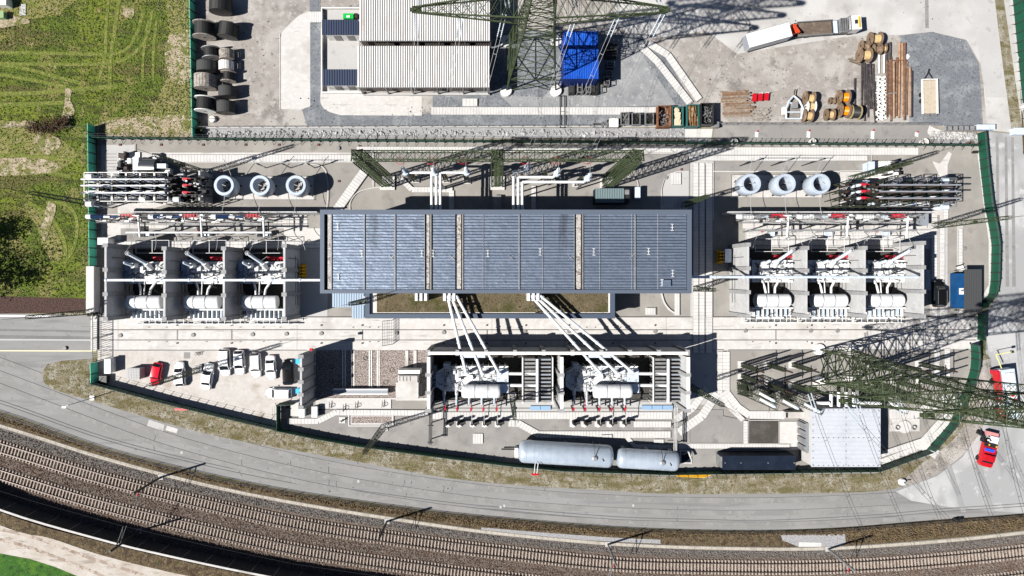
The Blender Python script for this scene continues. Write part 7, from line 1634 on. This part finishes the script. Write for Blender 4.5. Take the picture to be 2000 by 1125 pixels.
bin_('open teal green container with pale packing material', 1313, 208, 1335, 246, 2.0, mat('teal_paint', (.03, .12, .11), .6), 'pale', g)
bin_('open teal container full of brown rods and wood', 1342, 204, 1366, 247, 2.1, _m['teal_paint'], 'rods', g)
bin_('open grey container heaped with tangled grey scrap, the rightmost', 1369, 201, 1394, 243, 2.3, dsteel, 'scrap', g)
bin_('small open grey container with scrap, left of three', 1213, 219, 1229, 243, 1.5, zinc, 'scrap', g)
bin_('small open grey container with dark load, middle of three', 1235, 220, 1251, 244, 1.5, zinc, 'dark', g)
bin_('small open grey container with a pale panel, right of three', 1261, 220, 1277, 243, 1.5, zinc, 'dark', g)
rack('small grey steel cage left of the white box container', 1184, 233, 1207, 248, 1.1, galv, None); block('white_box', 'white box with open dark left part beside the retaining wall', 'box', 1191, 232, 1207, 247, 1.5, offw)
rack('little grey pallet cage left of the white box', 1158, 240, 1176, 248, .7, galv, None)
# retaining wall with rail
t = thing('retaining_wall', 'long low retaining wall with posts along the south edge of the yard', 'wall', (*P(900, 249)[:2], 0))
a = P(384, 250); b = P(1392, 246.5); c = P(1392, 243); d = P(1822, 243)
MB().cbox((a.x + b.x) / 2, (a.y + b.y) / 2, 0, (b - a).length, .25, .35, math.atan2((b - a).y, (b - a).x)).build('wall_body', L_conc, t); MB().box(c.x, d.x, c.y - .15, c.y + .15, 0, .35).build('wall_body', zinc, t)
m = MB(); k = 404
while k < 1822:
    y = 250 - (k - 384) * .0035 if k < 1392 else 243; p = P(k, y); MB().bar((p.x, p.y, .35), (p.x, p.y, 1.35), .05).build('post', dsteel, t); k += 22
for z in (.85, 1.35): m.bar((a.x, a.y, z), (b.x, b.y, z), .025, 3).bar((c.x, c.y, z), (d.x, d.y, z), .025, 3)
m.build('hand_rail', zinc, t)
p = P(1396, 246); tag(MB().cbox(p.x, p.y, 0, .8, 1.0, 1.2).build('corner_box', zinc), 'small open steel box at the corner of the retaining wall', 'box')
for i, (x, y) in enumerate(((1477, 263), (1578, 263), (1703, 264), (1789, 263))):
    p = P(x, y); t = thing('road_sign_plate', ['first', 'second', 'third', 'fourth'][i] + ' white striped plate with red corner from the left on the asphalt ramp', 'plate', (p.x, p.y, 0), 'white plates on the asphalt ramp'); h_ = (10, 12, 15, 8)[i] / S
    for k in range(3): MB().cbox(p.x + .02 * k, p.y + h_ * (k - 1) / 3, _z[0], .6, h_ / 3 - .04, .05, -.2).build('plate', offw, t)
    MB().cbox(p.x + .2, p.y + h_ * .65, _z[0], .2, .25, .15).build('red_corner', red, t)
for i, (x, y) in enumerate(((1431, 279), (1583, 279), (1801, 279))):
    p = P(x, y); tag(MB().revolve([(.42, 0), (.42, 1.0), (.6, 1.0), (.6, 0)], 18, (p.x, p.y, 0)).build('shaft_pipe', offw), ['left', 'middle', 'right'][i] + ' upright white concrete pipe behind the north fence', 'pipe', 'upright white pipes')
for di_, (x, y) in enumerate(((235, 283), (315, 283), (397, 283), (480, 283), (545, 283), (622, 283), (703, 286), (432, 335), (662, 354), (1331, 331), (1692, 337), (562, 795))):
    p = P(x, y); tag(MB().cbox(p.x, p.y, _z[0], .4, .4, .06).build('drain_cover', mat('rust_brown_cover', (.09, .04, .035), .8)), (('first', 'second', 'third', 'fourth', 'fifth', 'sixth', 'seventh')[di_] + ' rusty square drain cover from the left in the strip inside the north fence' if di_ < 7 else 'rusty square drain cover ' + ('north of the left reactor pad', 'between the left reactors and the gantry', 'in the asphalt east of the gantry', 'near the right reactors end', 'at the fence step by the parking')[di_ - 7]), 'drain cover', 'rusty drain covers')
for i, (x, y) in enumerate(((366, 694),)):
    p = P(x, y); tag(MB().cbox(p.x, p.y, _z[0], 1.1, 1.1, .04).build('floor_plate', gapm), 'grey square floor plate in the parking', 'plate')
p = P(388, 690); t = thing('floor_bracket', 'two small dark loops standing on the parking floor', 'bracket', (p.x, p.y, 0)); MB().tube([(p.x - .6, p.y + .2, .1), (p.x + .7, p.y + .2, .6)], .05, 4).tube([(p.x - .3 + .2 * math.cos(k), p.y - .1 + .25 * math.sin(k), .5) for k in range(8)], .04, 4).tube([(p.x + .3 + .2 * math.cos(k), p.y - .1 + .25 * math.sin(k), .5) for k in range(8)], .04, 4).build('loop', black, t)
m = MB(); 
for i, x in enumerate((463.5, 480.5)): ground('parking_line', rect(x - .5, 735, x + .5, 777), gapm)
for i, x in enumerate((531, 548)): ground('parking_line', rect(x - .5, 672, x + .5, 700), gapm)
# lamps, poles, signs
def lamp(label, x, y, h, arm, m_=white):
    p = P(x, y); t = thing('street_lamp', label, 'lamp', (p.x, p.y, 0)); MB().bar((p.x, p.y, 0), (p.x, p.y, h), .1, 6, .06).build('pole', m_, t); MB().bar((p.x, p.y, h), (p.x + arm[0], p.y + arm[1], h + .1), .06).cbox(p.x + arm[0], p.y + arm[1], h, .7, .3, .12).build('lamp_head', m_, t); MB().cbox(p.x, p.y, 0, .8, .8, .25).build('footing', offw, t)
lamp('slim white lamp post in the verge corner above the road', 181, 777, 7, (-.6, -.3)); 
p = P(1760, 940); t = thing('white_dome', 'white rounded post base standing in the verge at the road bend', 'post', (p.x, p.y, 0)); MB().revolve([(0, .8), (.5, .7), (.65, .3), (.65, 0)], 16, (p.x, p.y, 0)).build('dome', white, t); MB().bar((p.x, p.y, .6), (p.x + .1, p.y - .1, 2.0), .1).build('post', zinc, t)
p = P(417, 234); t = thing('white_dome', 'white round cap with dark slot south of the drum yard', 'cap', (p.x, p.y, 0)); MB().revolve([(0, .7), (.5, .65), (.58, .3), (.58, 0)], 16, (p.x, p.y, 0)).build('dome', offw, t); MB().cbox(p.x, p.y, .7, 1.0, .12, .1).build('slot', black, t)
p = P(1866, 1014); tag(MB().revolve([(0, 1.1), (.3, 1.05), (.33, 0)], 10, (p.x - .3, p.y, 0)).revolve([(0, 1.1), (.3, 1.05), (.33, 0)], 10, (p.x + .4, p.y + .05, 0)).build('black_barrels', black), 'pair of small black barrels at the south road edge', 'barrels')
t = thing('boom_gate', 'long grey sliding gate lying open at the north east corner', 'gate', (*P(1895, 249)[:2], 0)); MB().pbox(1848, 246, 1912, 254, .2, 1.6).build('gate_leaf', galv, t); MB().pbox(1910, 243, 1944, 253, .2, 1.8).build('guide_frame', ltgrey, t)
for k in range(9): q = P(1850 + k * 11, 250, 1.7); MB().cbox(q.x, q.y, 1.6, .12, .7, .1).build('bracket', dsteel, t)
block('gate_post', 'pale blue gate post block at the right end of the yard road', 'block', 1982, 250, 2006, 262, 1.2, ltgrey)
block('stone_block', 'dark brown round stump beside the north east fence corner', 'stump', 1890, 277, 1902, 283, .6, wood)
block('black_hatch', 'black hatch box beside the curved east fence', 'box', 1862, 814, 1871, 821, .7, black)
block('black_hatch', 'small black box inside the north east corner of the compound', 'box', 1901, 295, 1910, 299, .5, black)
block('grey_frame_box', 'grey double frame at the north wall of the hall', 'frame', 963, 382, 978, 408, 1.0, zinc)
# tiny parked things at the left top edge
block('farm_trailer', 'white box at the very top left corner of the field', 'box', -8, -6, 11, 9, 1.8, offw); block('farm_box', 'pale green box at the left edge of the field', 'box', -6, 22, 6, 34, 1.2, mat('pale_green', (.2, .3, .15), .7))
tag(MB().pbox(38, 8, 50, 30, .02, .12).build('field_slab', L_conc), 'pale flat slab lying in the grass near the top left corner', 'slab')
# ================================================================ TREES, SHRUBS
def tree(label, x, y, h, r, nl, leafm, trunkm, name='tree', grp=None, lean=(0, 0), size=.28):
    p = P(x, y); t = thing(name, label, 'tree' if h > 3 else 'shrub', (p.x, p.y, 0), grp); rn = random.Random(int(x * 7 + y)); m = MB(); tips = []
    m.bar((p.x, p.y, 0), (p.x + lean[0], p.y + lean[1], h * .5), .06 * h ** .7, 6, .035 * h ** .7)
    for k in range(14 if h > 3 else 8):
        a = rn.uniform(0, 6.28); z0 = rn.uniform(.2, .5) * h; q = Vector((p.x, p.y, z0)); e = q + Vector((math.cos(a) * r * rn.uniform(.5, 1), math.sin(a) * r * rn.uniform(.5, 1), h * rn.uniform(.2, .5))); m.bar(q, e, .03 * h ** .6, 4, .012); tips.append(e)
        for j in range(4): e2 = e.lerp(q, rn.uniform(0, .6)) + Vector((rn.gauss(0, r * .3), rn.gauss(0, r * .3), rn.uniform(0, h * .2))); m.bar(e.lerp(q, .4), e2, .014 * h ** .6, 3, .006); tips.append(e2)
    m.build('trunk', trunkm, t); V = []; F = []
    for k in range(nl):
        c = rn.choice(tips) + Vector((rn.gauss(0, r * .16), rn.gauss(0, r * .16), rn.gauss(0, h * .06))); u = Vector((rn.gauss(0, 1), rn.gauss(0, 1), rn.gauss(0, .6))).normalized() * size; v = u.cross(Vector((rn.gauss(0, 1), rn.gauss(0, 1), 1))).normalized() * size * .6; o = len(V); V += [c - u, c + v, c + u, c - v]; F.append((o, o + 1, o + 2, o + 3))
    m = MB(); m.add(V, F); m.build('crown', leafm, t)
ev = mat('dark_foliage', (.022, .04, .012), .9, 0, [((.05, .075, .02), 1.2, .5, .65)]); bark = mat('bark', (.06, .045, .035), .9)
tree('leafy tree just beyond the left edge, its crown shadow lying on the field', -97, 476, 13, 3.1, 1500, ev, bark, size=.3)
tree('bare tree just beyond the left edge, casting the long trunk shadow on the field', -48, 546, 12.5, 4.4, 1200, mat('bare_twigs', (.05, .04, .03), .9), bark, name='bare_tree', size=.26)
for i, (x, y, r_) in enumerate(((70, 250, 1.2), (88, 247, 1.5), (104, 252, 1.5), (120, 246, 1.3), (130, 239, 1.0))): tree(['first', 'second', 'third', 'fourth', 'fifth'][i] + ' brown bare bush from the left in the hedge line west of the fence corner', x, y, 1.6, r_, 260, mat('brown_twigs', (.07, .04, .022), .9), bark, name='shrub', grp='bushes of the brown hedge', size=.16)
tree('small dark bush in the corner between the yard fence and the north fence', 393, 258, 1.2, .8, 200, ev, bark, name='shrub', size=.14)
tree('small evergreen bush at the foot of the west gate mast', 186, 612, 1.5, .7, 200, ev, bark, name='shrub', size=.14)
a = P(-20, 246, 1.3); b = P(178, 247, 1.6); tag(MB().tube(sag(a, b, .3, 8), .03, 3).build('field_wire', wired), 'thin dark wire above the brown hedge ending at the fence corner', 'wire')
print('objects', len(bpy.data.objects))
